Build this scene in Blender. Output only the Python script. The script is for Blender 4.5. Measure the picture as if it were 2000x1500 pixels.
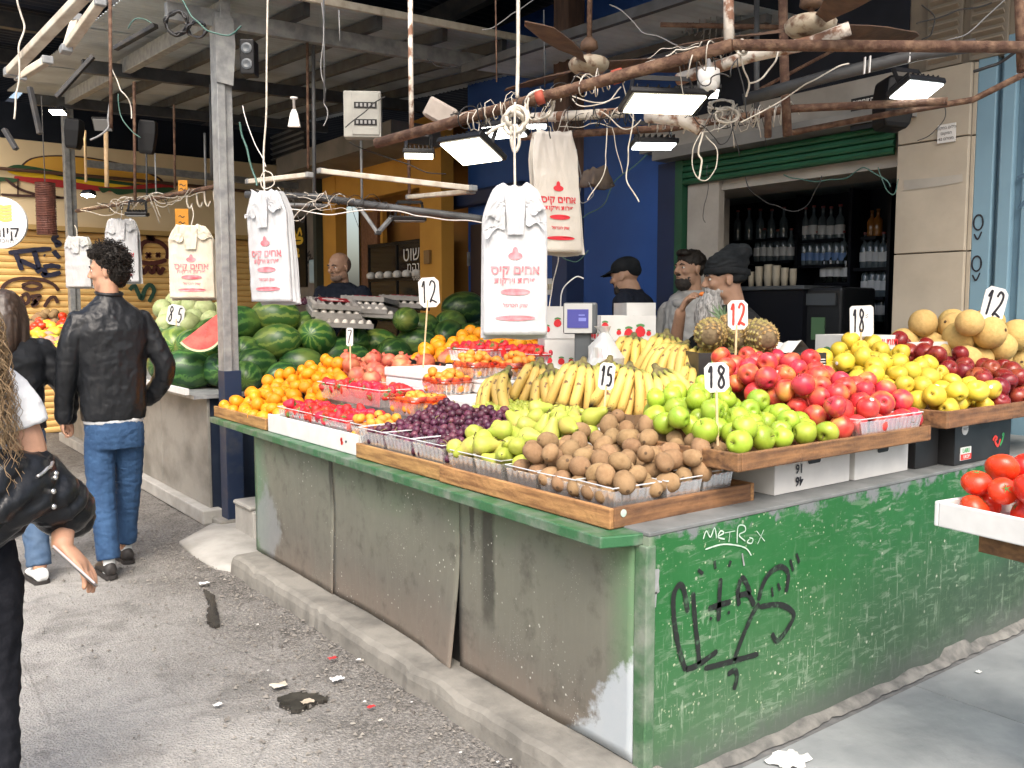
import bpy, bmesh, math, random
from mathutils import Vector as V, Matrix, noise, Quaternion
R = math.radians
rnd = random.Random(11)
for _o in list(bpy.data.objects):
    bpy.data.objects.remove(_o)
scn = bpy.context.scene
COL = scn.collection

# ------------------------------------------------------------------ camera
CAMP = V((-1.88, -1.83, 1.47))
FPX, HOR = 1750.0, 605.0                       # focal length and horizon of the 2000 px wide photograph
PITCH = math.atan((HOR - 750) / FPX)
AY = math.atan(1323 / FPX * math.cos(PITCH))
RIGHT = V((math.cos(AY), -math.sin(AY), 0))
FWD = V((math.sin(AY), math.cos(AY), 0)) * math.cos(PITCH) + V((0, 0, 1)) * math.sin(PITCH)
UP = RIGHT.cross(FWD)
cam = bpy.data.cameras.new('camera')
camo = bpy.data.objects.new('camera', cam)
COL.objects.link(camo)
camo.matrix_world = Matrix((( RIGHT.x, UP.x, -FWD.x, CAMP.x), (RIGHT.y, UP.y, -FWD.y, CAMP.y), (RIGHT.z, UP.z, -FWD.z, CAMP.z), (0, 0, 0, 1)))
cam.sensor_width = 36
cam.lens = FPX / 2000 * 36
cam.clip_start = .05
cam.clip_end = 500
scn.camera = camo

# ------------------------------------------------------------------ light: bright overcast street, stall under roofs
SUN_EL, SUN_AZ = 50, 215                       # azimuth counted from +Y towards +X: behind the camera, over the street
w = bpy.data.worlds.new('World')
scn.world = w
w.use_nodes = True
nt = w.node_tree
sky = nt.nodes.new('ShaderNodeTexSky')
sky.sky_type = 'NISHITA'
sky.sun_disc = False
sky.sun_elevation = R(SUN_EL)
sky.sun_rotation = R(SUN_AZ)
sky.dust_density = 6
sky.air_density = 1.2
sky.ozone_density = .6
nt.links.new(sky.outputs[0], nt.nodes['Background'].inputs[0])
nt.nodes['Background'].inputs[1].default_value = .15
sl = bpy.data.lights.new('sun', 'SUN')
sl.energy = 1.5
sl.angle = R(40)
sl.color = (1, .985, .96)
so = bpy.data.objects.new('sun', sl)
COL.objects.link(so)
_az, _el = R(SUN_AZ), R(SUN_EL)
_d = V((math.sin(_az) * math.cos(_el), math.cos(_az) * math.cos(_el), math.sin(_el)))
so.rotation_euler = (-_d).to_track_quat('-Z', 'Y').to_euler()
scn.view_settings.view_transform = 'Standard'
scn.view_settings.look = 'None'
scn.view_settings.gamma = 1
scn.view_settings.use_curve_mapping = False
scn.view_settings.exposure = 1.0
scn.render.engine = 'CYCLES'
scn.cycles.use_denoising = True
scn.cycles.use_adaptive_sampling = True
scn.cycles.adaptive_threshold = .03
scn.cycles.max_bounces = 6
scn.cycles.transparent_max_bounces = 24
scn.cycles.caustics_reflective = False
scn.cycles.caustics_refractive = False

# ------------------------------------------------------------------ measuring: photograph point + a known plane or distance -> place
def ray(px, py):
    return FWD * FPX + RIGHT * (px - 1000) + UP * (750 - py)
def onz(px, py, z):
    d = ray(px, py); return CAMP + d * ((z - CAMP.z) / d.z)
def onx(px, py, x):
    d = ray(px, py); return CAMP + d * ((x - CAMP.x) / d.x)
def ony(px, py, y):
    d = ray(px, py); return CAMP + d * ((y - CAMP.y) / d.y)
def dep(px, py, D):
    return CAMP + ray(px, py) * (D / FPX)

# ------------------------------------------------------------------ mesh building
class MB:
    def __init__(s):
        s.v = []; s.f = []
    def add(s, vs, fs):
        b = len(s.v); s.v += [V(x) for x in vs]; s.f += [tuple(b + i for i in q) for q in fs]
        return s
    def box(s, c, d, M=None):
        c = V(c); x, y, z = d[0] / 2, d[1] / 2, d[2] / 2
        vs = [V((sx * x, sy * y, sz * z)) for sz in (-1, 1) for sy in (-1, 1) for sx in (-1, 1)]
        if M is not None: vs = [M @ q for q in vs]
        return s.add([c + q for q in vs], [(0, 2, 3, 1), (4, 5, 7, 6), (0, 1, 5, 4), (2, 6, 7, 3), (0, 4, 6, 2), (1, 3, 7, 5)])
    def b2(s, a, b):
        a, b = V(a), V(b)
        return s.box((a + b) / 2, (abs(b.x - a.x), abs(b.y - a.y), abs(b.z - a.z)))
    def bar(s, p, q, w, h, up=(0, 0, 1)):
        p, q = V(p), V(q); d = (q - p); L = d.length; d.normalize()
        up = V(up)
        if abs(d.dot(up)) > .98: up = V((1, 0, 0))
        x = d.cross(up).normalized(); z = x.cross(d)
        M = Matrix((x, d, z)).transposed()
        return s.box((p + q) / 2, (w, L, h), M)
    def rings(s, rs, cap=True, closed=True):
        n = len(rs[0]); b = len(s.v)
        for r in rs: s.v += [V(p) for p in r]
        for i in range(len(rs) - 1):
            for j in range(n if closed else n - 1):
                k = (j + 1) % n
                s.f.append((b + i * n + j, b + i * n + k, b + (i + 1) * n + k, b + (i + 1) * n + j))
        if cap and closed:
            s.f.append(tuple(b + j for j in reversed(range(n))))
            s.f.append(tuple(b + (len(rs) - 1) * n + j for j in range(n)))
        return s
    def tube(s, pts, r, n=8, cap=True):
        pts = [V(p) for p in pts]; m = len(pts)
        rr = r if isinstance(r, (list, tuple)) else [r] * m
        rs = []; ref = None
        for i, p in enumerate(pts):
            d = (pts[min(i + 1, m - 1)] - pts[max(i - 1, 0)])
            if d.length < 1e-9: d = V((0, 0, 1))
            d.normalize()
            if ref is None:
                ref = V((0, 0, 1)) if abs(d.z) < .9 else V((1, 0, 0))
            x = d.cross(ref).normalized(); ref = x.cross(d)
            rs.append([p + (x * math.cos(a) + ref * math.sin(a)) * rr[i] for a in (2 * math.pi * k / n for k in range(n))])
        return s.rings(rs, cap)
    def lathe(s, prof, n=16, M=None, c=(0, 0, 0)):
        c = V(c); rs = []
        for r, z in prof:
            ring = [V((r * math.cos(2 * math.pi * k / n), r * math.sin(2 * math.pi * k / n), z)) for k in range(n)]
            if M is not None: ring = [M @ q for q in ring]
            rs.append([c + q for q in ring])
        return s.rings(rs)
    def ell(s, c, r, n=14, m=9, M=None):
        prof = [(max(math.sin(math.pi * i / m), .002), -math.cos(math.pi * i / m)) for i in range(m + 1)]
        c = V(c); rs = []
        for q, z in prof:
            ring = [V((q * math.cos(2 * math.pi * k / n) * r[0], q * math.sin(2 * math.pi * k / n) * r[1], z * r[2])) for k in range(n)]
            if M is not None: ring = [M @ t for t in ring]
            rs.append([c + t for t in ring])
        return s.rings(rs)
    def grid(s, fn, nu, nv):
        return s.add([fn(i / nu, j / nv) for j in range(nv + 1) for i in range(nu + 1)],
                     [(j * (nu + 1) + i, j * (nu + 1) + i + 1, (j + 1) * (nu + 1) + i + 1, (j + 1) * (nu + 1) + i) for j in range(nv) for i in range(nu)])
    def prism(s, pts, off):
        pts = [V(p) for p in pts]; n = len(pts); off = V(off)
        return s.add(pts + [p + off for p in pts], [tuple(range(n))[::-1], tuple(range(n, 2 * n))] + [(i, (i + 1) % n, n + (i + 1) % n, n + i) for i in range(n)])
    def stroke(s, O, A, B, pts, wd, smooth=True, off=.0, n=6):
        O, A, B = V(O), V(A), V(B); N = A.cross(B).normalized()
        if smooth and len(pts) > 2: pts = crom(pts, n)
        P = [V((p[0], p[1], 0)) for p in pts]
        L, Rr = [], []
        for i, p in enumerate(P):
            d = P[min(i + 1, len(P) - 1)] - P[max(i - 1, 0)]
            if d.length < 1e-9: d = V((1, 0, 0))
            d.normalize(); q = V((-d.y, d.x, 0)) * wd / 2
            e = (.6 if i in (0, len(P) - 1) else 1) * (1 + .22 * noise.noise(V((p.x * 60 + i * .37, p.y * 60, wd * 99))))
            L.append(p + q * e); Rr.append(p - q * e)
        to = lambda p: O + A * p.x + B * p.y + N * off
        b = len(s.v); m = len(P)
        s.v += [to(p) for p in L] + [to(p) for p in Rr]
        for i in range(m - 1): s.f.append((b + i, b + m + i, b + m + i + 1, b + i + 1))
        return s
    def mesh(s, name, smooth=False):
        me = bpy.data.meshes.new(name)
        me.from_pydata([tuple(p) for p in s.v], [], s.f)
        me.validate()
        if smooth: me.polygons.foreach_set('use_smooth', [True] * len(me.polygons))
        me.update()
        return me
    def build(s, name, m, parent=None, smooth=False, bevel=0, solid=0):
        return put(name, s.mesh(name, smooth), m, parent, bevel=bevel, solid=solid)

def crom(pts, n=6):
    if len(pts) < 3: return list(pts)
    dim = len(pts[0]); P = [pts[0]] + list(pts) + [pts[-1]]; out = []
    for i in range(1, len(P) - 2):
        for k in range(n):
            t = k / n
            out.append(tuple(.5 * (2 * P[i][d] + (P[i + 1][d] - P[i - 1][d]) * t + (2 * P[i - 1][d] - 5 * P[i][d] + 4 * P[i + 1][d] - P[i + 2][d]) * t * t + (3 * P[i][d] - P[i - 1][d] - 3 * P[i + 1][d] + P[i + 2][d]) * t ** 3) for d in range(dim)))
    out.append(tuple(pts[-1]))
    return out

def put(name, me, m, parent=None, M=None, bevel=0, solid=0):
    o = bpy.data.objects.new(name, me); COL.objects.link(o)
    if m is not None and not me.materials: me.materials.append(m)
    if parent is not None:
        o.parent = parent
    if M is not None: o.matrix_local = M
    if bevel:
        b = o.modifiers.new('bevel', 'BEVEL'); b.width = bevel; b.segments = 2; b.limit_method = 'ANGLE'
    if solid:
        b = o.modifiers.new('solid', 'SOLIDIFY'); b.thickness = solid; b.offset = 0
    return o
def tag(o, label, cat, group=None):
    o['label'] = label; o['category'] = cat
    if group: o['group'] = group
    return o
def struct(o):
    o['kind'] = 'structure'; return o
def stuff(o, label=None, cat=None):
    o['kind'] = 'stuff'
    if label: o['label'] = label
    if cat: o['category'] = cat
    return o
def thing(name, label, cat, loc=(0, 0, 0), rz=0, group=None):
    o = bpy.data.objects.new(name, None); COL.objects.link(o)
    o.location = loc; o.rotation_euler = (0, 0, rz); o.empty_display_size = .05
    return tag(o, label, cat, group)
def copy_tree(o, parent=None):
    c = o.copy(); COL.objects.link(c)
    if parent is not None: c.parent = parent
    for ch in o.children: copy_tree(ch, c)
    return c
def TR(loc, rot=(0, 0, 0), sc=1):
    from mathutils import Euler
    S = Matrix.Diagonal((sc, sc, sc, 1)) if not isinstance(sc, (tuple, list)) else Matrix.Diagonal((*sc, 1))
    return Matrix.Translation(loc) @ Euler(rot).to_matrix().to_4x4() @ S
def text_mesh(s, size, bold=0, align='CENTER'):
    cu = bpy.data.curves.new('txt', 'FONT'); cu.body = s; cu.size = size; cu.align_x = align; cu.align_y = 'CENTER'
    cu.offset = bold; cu.resolution_u = 3
    o = bpy.data.objects.new('txt', cu)
    me = bpy.data.meshes.new_from_object(o)
    bpy.data.objects.remove(o); bpy.data.curves.remove(cu)
    return me
def frame(O, A, B):
    A, B = V(A).normalized(), V(B).normalized(); N = A.cross(B)
    return Matrix(((A.x, B.x, N.x, O[0]), (A.y, B.y, N.y, O[1]), (A.z, B.z, N.z, O[2]), (0, 0, 0, 1)))
def heb(s): return s[::-1]

# ------------------------------------------------------------------ materials
MATS = {}
class NT:
    def __init__(s, name):
        s.m = bpy.data.materials.new(name); s.m.use_nodes = True; s.t = s.m.node_tree
        s.b = s.t.nodes['Principled BSDF']; s.L = s.t.links; s.co = None
    def n(s, kind, **kw):
        x = s.t.nodes.new('ShaderNode' + kind)
        for k, v in kw.items(): setattr(x, k, v)
        return x
    def coord(s, which='Object', scale=(1, 1, 1)):
        c = s.n('TexCoord'); mp = s.n('Mapping'); mp.inputs['Scale'].default_value = scale
        s.L.new(c.outputs[which], mp.inputs[0]); return mp.outputs[0]
    def noise(s, scale, detail=4, rough=.55, vec=None, dist=0):
        x = s.n('TexNoise'); x.inputs['Scale'].default_value = scale; x.inputs['Detail'].default_value = detail
        x.inputs['Roughness'].default_value = rough; x.inputs['Distortion'].default_value = dist
        s.L.new(vec if vec is not None else s.coord(), x.inputs['Vector']); return x.outputs['Fac']
    def vor(s, scale, vec=None, feature='F1', out='Distance', rand=1):
        x = s.n('TexVoronoi', feature=feature); x.inputs['Scale'].default_value = scale
        x.inputs['Randomness'].default_value = rand
        s.L.new(vec if vec is not None else s.coord(), x.inputs['Vector']); return x.outputs[out]
    def ramp(s, fac, stops, interp='LINEAR'):
        x = s.n('ValToRGB'); x.color_ramp.interpolation = interp
        e = x.color_ramp.elements
        while len(e) < len(stops): e.new(.5)
        for i, (p, c) in enumerate(stops):
            e[i].position = p; e[i].color = (c, c, c, 1) if isinstance(c, (int, float)) else (*c, 1)
        s.L.new(fac, x.inputs[0]); return x.outputs[0]
    def mix(s, fac, a, b, mode='MIX'):
        x = s.n('MixRGB', blend_type=mode)
        for i, q in enumerate((fac, a, b)):
            if isinstance(q, (int, float)): x.inputs[i].default_value = q if i == 0 else (q, q, q, 1)
            elif isinstance(q, tuple): x.inputs[i].default_value = (*q, 1)
            else: s.L.new(q, x.inputs[i])
        return x.outputs[0]
    def math(s, op, a, b=0):
        x = s.n('Math', operation=op)
        for i, q in enumerate((a, b)):
            if isinstance(q, (int, float)): x.inputs[i].default_value = q
            else: s.L.new(q, x.inputs[i])
        return x.outputs[0]
    def sep(s, vec, ax):
        x = s.n('SeparateXYZ'); s.L.new(vec, x.inputs[0]); return x.outputs[ax]
    def rand(s):
        return s.n('ObjectInfo').outputs['Random']
    def hsv(s, col, h=.5, sat=1, val=1):
        x = s.n('HueSaturation')
        for k, q in (('Hue', h), ('Saturation', sat), ('Value', val)):
            if isinstance(q, (int, float)): x.inputs[k].default_value = q
            else: s.L.new(q, x.inputs[k])
        s.L.new(col, x.inputs['Color']); return x.outputs[0]
    def col(s, c):
        if isinstance(c, tuple): s.b.inputs['Base Color'].default_value = (*c, 1)
        else: s.L.new(c, s.b.inputs['Base Color'])
        return s
    def bump(s, h, strength=.3, dist=.01):
        x = s.n('Bump'); x.inputs['Strength'].default_value = strength; x.inputs['Distance'].default_value = dist
        s.L.new(h, x.inputs['Height']); s.L.new(x.outputs[0], s.b.inputs['Normal']); return s
    def set(s, **kw):
        names = dict(rough='Roughness', metal='Metallic', spec='Specular IOR Level', trans='Transmission Weight', alpha='Alpha', coat='Coat Weight', sss='Subsurface Weight', ior='IOR', sheen='Sheen Weight')
        for k, v in kw.items():
            i = s.b.inputs[names[k]]
            if isinstance(v, (int, float)): i.default_value = v
            else: s.L.new(v, i)
        return s

def mat(name, c, c2=None, scale=6, rough=.5, metal=0, bump=0, bscale=40, objvar=0, spec=.5, contrast=(.35, .65), stretch=(1, 1, 1), sss=0, coat=0, detail=4):
    if name in MATS: return MATS[name]
    t = NT(name); base = c
    if c2 is not None:
        base = t.mix(t.ramp(t.noise(scale, detail, vec=t.coord(scale=stretch)), [(contrast[0], 0.), (contrast[1], 1.)]), c, c2)
    if objvar:
        if isinstance(base, tuple): base = t.mix(0., base, base)
        r = t.rand(); val = t.math('ADD', t.math('MULTIPLY', r, 2 * objvar), 1 - objvar)
        r2 = t.math('FRACT', t.math('MULTIPLY', r, 17.3)); hue = t.math('ADD', t.math('MULTIPLY', r2, objvar * .1), .5 - objvar * .05)
        base = t.hsv(base, h=hue, val=val)
    t.col(base).set(rough=rough, metal=metal, spec=spec)
    if sss:
        t.set(sss=sss); t.b.inputs['Subsurface Radius'].default_value = (.02, .01, .005); t.b.inputs['Subsurface Scale'].default_value = .4
    if coat: t.set(coat=coat)
    if bump: t.bump(t.noise(bscale, 5), bump, .01)
    MATS[name] = t.m
    return t.m
def emis(name, c, s, base=(.8, .8, .8)):
    if name in MATS: return MATS[name]
    t = NT(name); t.col(base); t.b.inputs['Emission Color'].default_value = (*c, 1); t.b.inputs['Emission Strength'].default_value = s
    MATS[name] = t.m; return t.m
def clear(name, tint=(.93, .95, .96), gloss=.12, rough=.12, cloud=0.):
    if name in MATS: return MATS[name]
    t = NT(name); t.t.nodes.remove(t.b)
    a = t.n('BsdfTransparent'); a.inputs[0].default_value = (*tint, 1)
    g = t.n('BsdfGlossy'); g.inputs['Roughness'].default_value = rough; g.inputs[0].default_value = (1, 1, 1, 1)
    f = t.n('LayerWeight'); f.inputs[0].default_value = .35
    fac = t.math('ADD', t.math('MULTIPLY', f.outputs['Fresnel'], .6), gloss)
    mx = t.n('MixShader'); t.L.new(fac, mx.inputs[0]); t.L.new(a.outputs[0], mx.inputs[1]); t.L.new(g.outputs[0], mx.inputs[2])
    out = mx.outputs[0]
    if cloud:
        d = t.n('BsdfDiffuse'); d.inputs[0].default_value = (.85, .87, .88, 1)
        m2 = t.n('MixShader'); m2.inputs[0].default_value = cloud; t.L.new(out, m2.inputs[1]); t.L.new(d.outputs[0], m2.inputs[2]); out = m2.outputs[0]
    t.L.new(out, t.t.nodes['Material Output'].inputs[0]); MATS[name] = t.m; return t.m

M_GALV = mat('galvanised', (.36, .37, .37), (.22, .23, .24), 14, .55, .35, bump=.1)
M_RUST = mat('rusty_pipe', (.085, .042, .027), (.22, .135, .085), 26, .85, .1, bump=.7, bscale=70, contrast=(.42, .72), detail=8)
M_RUSTW = mat('rust_white_paint', (.62, .57, .50), (.20, .10, .06), 16, .7, 0, bump=.4, bscale=50, contrast=(.48, .58))
M_DARK = mat('dark_steel', (.035, .037, .042), (.07, .065, .06), 9, .6, .2)
M_BLACK = mat('black_plastic', (.009, .009, .010), None, rough=.4, spec=.25)
M_WHITE = mat('white_paint', (.78, .77, .74), (.66, .64, .6), 9, .5)
M_WHITEB = mat('white_board', (.72, .72, .71), (.64, .64, .63), 12, .6)
M_CREAM = mat('old_cream_metal', (.62, .58, .49), (.42, .36, .28), 12, .55, bump=.1, contrast=(.4, .7))
M_ROPEW = mat('white_cord', (.66, .62, .55), (.45, .41, .35), 30, .8)
M_CABLE = mat('black_cable', (.016, .016, .017), None, rough=.5)
M_GCABLE = mat('green_cable', (.05, .13, .11), None, rough=.5)
M_GREYC = mat('grey_cable', (.25, .25, .25), None, rough=.6)
M_INK = mat('black_marker', (.012, .011, .018), None, rough=.5)
M_REDINK = mat('red_marker', (.75, .05, .035), None, rough=.5)
M_STICK = mat('wood_stick', (.62, .45, .27), (.5, .34, .18), 20, .7)
# ================================================================== SETTING
# ---- asphalt street
t = NT('asphalt')
co = t.coord(); x_ = t.sep(co, 0)
n1 = t.noise(1.3, 5); n2 = t.noise(9, 6); n3 = t.noise(70, 6, .7); vv = t.vor(110); v2 = t.vor(38)
band = t.ramp(t.math('ADD', x_, t.math('MULTIPLY', t.math('SUBTRACT', n1, .5), 1.3)), [(0, 0.), (1, 1.)])
mp = t.n('MapRange'); mp.inputs['From Min'].default_value = -1.0; mp.inputs['From Max'].default_value = -.25
t.L.new(t.math('ADD', x_, t.math('MULTIPLY', t.math('SUBTRACT', n1, .5), 1.5)), mp.inputs['Value'])
edge = mp.outputs[0]
worn = t.mix(t.ramp(n2, [(.35, 0.), (.7, 1.)]), (.225, .219, .208), (.325, .316, .30))
worn = t.mix(t.ramp(n3, [(.35, 0.), (.75, 1.)]), worn, (.40, .39, .37))
worn = t.mix(t.ramp(t.noise(2.4, 6, .65), [(.50, 0.), (.62, .7)]), worn, (.15, .146, .138))
rough_ = t.mix(t.ramp(n3, [(.45, 0.), (.62, 1.)]), (.075, .07, .065), (.24, .225, .205))
rough_ = t.mix(t.ramp(v2, [(.09, .7), (.16, 0.)]), rough_, (.34, .325, .30))
base = t.mix(t.math('MULTIPLY', edge, t.ramp(n2, [(.3, .55), (.6, 1.)])), worn, rough_)
base = t.mix(t.ramp(t.vor(16), [(.035, .8), (.055, 0.)]), base, (.55, .53, .5))
crack = t.vor(1.1, vec=None, feature='DISTANCE_TO_EDGE')
base = t.mix(t.ramp(crack, [(.002, .3), (.006, 0.)]), base, (.08, .075, .07))
t.col(base).set(rough=t.ramp(n2, [(.3, .95), (.7, .75)]), spec=.3)
t.bump(t.math('ADD', t.math('MULTIPLY', n3, .6), t.math('MULTIPLY', vv, .7)), .75, .012)
M_ASPH = t.m
g = MB()
def gh(u, v_):
    x = -3.2 + 3.4 * u; y = -2.5 + 13 * v_
    return (x, y, .012 * noise.noise(V((x * 1.7, y * 1.7, 0))) + .006 * noise.noise(V((x * 6, y * 6, 3))) - .004)
g.grid(gh, 60, 220)
g.add([(-60, -60, -.04), (60, -60, -.04), (60, 60, -.04), (-60, 60, -.04)], [(0, 1, 2, 3)])
street = struct(g.build('street', M_ASPH, smooth=True))

# loose grit swept against the kerb
g = MB(); grr = random.Random(3)
for i in range(3600):
    y = grr.uniform(-1.2, 6.5); x = -.13 - abs(grr.gauss(0, .42))
    if x < -1.6: continue
    s_ = grr.choice((.004, .005, .006, .008, .011)) * grr.uniform(.7, 1.2)
    c = V((x, y, .004 + .012 * noise.noise(V((x * 1.7, y * 1.7, 0)))))
    a = grr.uniform(0, 6)
    vs = [c + V((math.cos(a + k * 2.1) * s_ * grr.uniform(.6, 1.3), math.sin(a + k * 2.1) * s_ * grr.uniform(.6, 1.3), -.002)) for k in range(3)] + [c + V((0, 0, s_ * grr.uniform(.4, .8)))]
    g.add(vs, [(0, 1, 3), (1, 2, 3), (2, 0, 3)])
stuff(g.build('grit', mat('grit', (.11, .10, .092), (.26, .245, .22), 9, .9)), 'loose grey grit and small stones swept along the kerb', 'grit')

M_WET = mat('wet_dirt', (.022, .02, .018), (.05, .046, .04), 20, .12, spec=.6)
def puddle(pts, label):
    P = [onz(x, y, .014) for x, y in pts]
    P = [V((*q, .0)) for q in crom([(p.x, p.y) for p in P] + [(P[0].x, P[0].y)], 9)[:-1]]
    P = [p + V((noise.noise(p * 60), noise.noise(p * 60 + V((9, 0, 0))), 0)) * .022 for p in P]
    m = MB(); m.prism([V((p.x, p.y, .0)) for p in P][::-1], (0, 0, .013))
    struct(m.build('puddle', M_WET))
puddle([(398, 1150), (415, 1158), (424, 1190), (430, 1215), (414, 1222), (404, 1200), (408, 1175)], '')
puddle([(545, 1362), (575, 1350), (628, 1356), (640, 1364), (612, 1372), (580, 1384), (556, 1376)], '')

# ---- paved floor beside the stall: large grey slabs
M_SLAB = mat('paving_slab', (.165, .178, .190), (.285, .30, .31), 3.2, .65, bump=.35, detail=10, contrast=(.32, .68), bscale=25, objvar=.06)
fb = MB(); fb.b2((.12, -6, -.05), (9, .2, -.003)); pav = struct(fb.build('pavement', mat('slab_joint', (.10, .105, .11), (.17, .17, .17), 20, .9)))
sx, sy = 1.25, .62
sm = MB(); sm.box((0, 0, 0), (sx - .0035, sy - .0035, .02)); sme = sm.mesh('paving_slab')
for i in range(7):
    for j in range(9):
        cx_, cy_ = .16 + sx / 2 + i * sx, -.07 - sy / 2 - j * sy
        o = put('paving_slab', sme, M_SLAB, pav, M=TR((cx_, cy_, rnd.uniform(-.001, .001)), (0, 0, rnd.uniform(-.002, .002))), bevel=.002)
# crumbling mortar fillet between floor and counter
m = MB()
fil = []
for i in range(90):
    x = -.02 + i * .035
    wv = .012 + .016 * noise.noise(V((x * 5, 0, 0))) + .018 * noise.noise(V((x * 19, 4, 0)))
    hh = -.005 + .012 * noise.noise(V((x * 7, 9, 0))) + (.03 if 1.75 < x < 1.95 else 0)
    fil.append([V((x, .01, -.01)), V((x, .01, .035 + hh)), V((x, -.012, .03 + hh)), V((x, -.02 - wv * .6, .018 + hh * .3)), V((x, -.03 - wv, .004))])
m.rings(fil, cap=False, closed=False)
struct(m.build('mortar_fillet', mat('mortar', (.10, .10, .096), (.21, .205, .19), 14, .9, bump=.5, bscale=40), smooth=True))
# broken concrete and tile scraps at the near corner
M_CONC = mat('old_concrete', (.235, .225, .20), (.13, .125, .112), 6, .9, bump=.5, bscale=30, detail=8, contrast=(.4, .7))
M_CONCL = mat('light_concrete', (.38, .372, .35), (.27, .265, .245), 5, .9, bump=.4, bscale=30, detail=8)
# ---- kerb under the counter front
m = MB(); rs = []
for i in range(70):
    y = -.25 + i * (3.32 / 69)
    e = .012 * noise.noise(V((0, y * 6, 0))) + .01 * noise.noise(V((2, y * 17, 0)))
    x0 = -.175 + .012 * (y / 3) + e * .8
    rs.append([V((.05, y, -.03)), V((x0 - .012, y, -.03)), V((x0 - .004, y, .05)), V((x0 + .006, y, .078 + e)), V((x0 + .03, y, .09 + e * .4)), V((-.02, y, .092 + e * .2)), V((.05, y, .09))])
m.rings(rs)
struct(m.build('kerb', M_CONC, smooth=False))
# concrete apron and block at the far end of the counter
m = MB()
ap = [onz(x, y, 0.01) for x, y in ((350, 1058), (415, 1022), (500, 1005), (560, 1030), (507, 1092), (470, 1116), (420, 1108), (380, 1085))]
ap2 = [V((p.x, p.y, -.02)) for p in ap]
ce = sum(ap, V()) / len(ap)
m.rings([ap2, [V((p.x, p.y, .012)) for p in ap], [p.lerp(ce, .25) + V((0, 0, .022)) for p in ap], [p.lerp(ce, .9) + V((0, 0, .035)) for p in ap]])
struct(m.build('concrete_apron', M_CONCL, smooth=True))
m = MB(); m.box((.30, 3.72, .10), (.30, .34, .22)); m.box((.30, 3.72, .225), (.34, .30, .03))
blk = tag(m.build('concrete_block', M_CONCL, bevel=.02), 'grey concrete block at the foot of the dark blue counter end', 'block')

# ---- far street building: yellow with roller shutter
YW = 10.0
M_YEL = mat('yellow_wall', (.80, .56, .26), (.70, .48, .21), 2, .8, bump=.15)
M_YELL = mat('cream_yellow', (.82, .66, .42), (.76, .59, .35), 1.2, .8, bump=.1)
yb = thing('shuttered_shop', 'yellow painted shop with closed roller shutter and burger painting, at street end', 'shop', (0, YW, 0))
def loc(o): return o
m = MB(); m.b2((-14, .06, 0), (3.6, .6, 2.46)); m.build('inner_wall', mat('dim_wall', (.2, .15, .1)), yb)
m = MB(); m.b2((-14, -.05, 2.44), (3.35, .6, 3.42)); m.build('fascia_wall', M_YELL, yb)
m = MB(); m.b2((-14, -.11, 2.40), (3.35, -.055, 2.455)); m.build('shutter_housing', mat('ochre_metal', (.5, .33, .12)), yb)
M_SLAT = mat('yellow_slat', (.84, .55, .21), (.76, .48, .17), 1.5, .5, objvar=.05)
sh = 2.40 / 32
m = MB(); rs = []
prof = [(-.0, 0), (-.012, .008), (-.02, .03), (-.02, .05), (-.012, .068), (.0, .073)]
m.rings([[V((x, p[0], p[1])) for p in prof] for x in (-14, 3.3)], cap=False, closed=False)
slat = m.mesh('slat')
for i in range(32): put('slat', slat, M_SLAT, yb, M=Matrix.Translation((0, .02, i * sh)))
m = MB(); m.b2((-14, .03, 0), (3.3, .05, 2.4)); m.build('shutter_back', mat('shutter_gap', (.16, .10, .04)), yb)
m = MB(); m.tube([(-14, -.1, 3.12), (1.2, -.1, 3.06), (3.3, -.1, 3.02)], .02); m.build('conduit', mat('brown_pipe', (.10, .05, .03)), yb)
# painted burger (flat paint on the fascia) : layers a few mm apart
def wpoly(px, off, m_, name, par=yb):
    P = [ony(x, y, YW - .05) for x, y in px]
    P = [V((a, 0, c)) for a, c in crom([(p.x, p.z) for p in P] + [(P[0].x, P[0].z)], 4)[:-1]]
    mm = MB(); mm.add([V((p.x, -.055 - off, p.z)) for p in P], [tuple(range(len(P)))]); return mm.build(name, m_, par)
M_OUT = mat('mural_brown', (.06, .025, .02)); M_BUN = mat('mural_bun', (.80, .44, .07), (.75, .38, .05), 2, .8); M_CHE = mat('mural_cheese', (.85, .55, .02), None, rough=.8)
M_LET = mat('mural_green', (.03, .09, .035), None, rough=.8); M_TOM = mat('mural_red', (.45, .03, .03), None, rough=.8)
wpoly([(36, 328), (60, 309), (110, 303), (180, 308), (260, 325), (305, 343), (318, 356), (290, 368), (200, 360), (100, 340), (50, 335)], .001, M_OUT, 'mural_outline')
wpoly([(42, 327), (64, 311), (110, 306), (180, 311), (258, 328), (300, 345), (312, 355), (288, 364), (200, 357), (100, 338), (52, 333)], .004, M_BUN, 'mural_bun')
wpoly([(12, 328), (36, 322), (100, 332), (190, 348), (290, 362), (312, 364), (280, 372), (180, 360), (80, 342), (22, 336)], .007, M_LET, 'mural_lettuce')
wpoly([(14, 330), (60, 333), (130, 347), (210, 358), (290, 368), (240, 374), (140, 362), (50, 346), (18, 338)], .010, M_CHE, 'mural_cheese')
wpoly([(28, 344), (120, 352), (220, 366), (320, 356), (338, 366), (318, 374), (200, 374), (100, 364), (34, 352)], .013, M_TOM, 'mural_tomato')
wpoly([(190, 366), (260, 370), (330, 366), (336, 372), (310, 379), (270, 376), (232, 381), (214, 373), (200, 377)], .016, M_LET, 'mural_leaf')
wpoly([(0, 346), (30, 349), (36, 353), (22, 357), (8, 354), (-20, 358)], .016, M_LET, 'mural_leaf')
m = MB()
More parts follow.
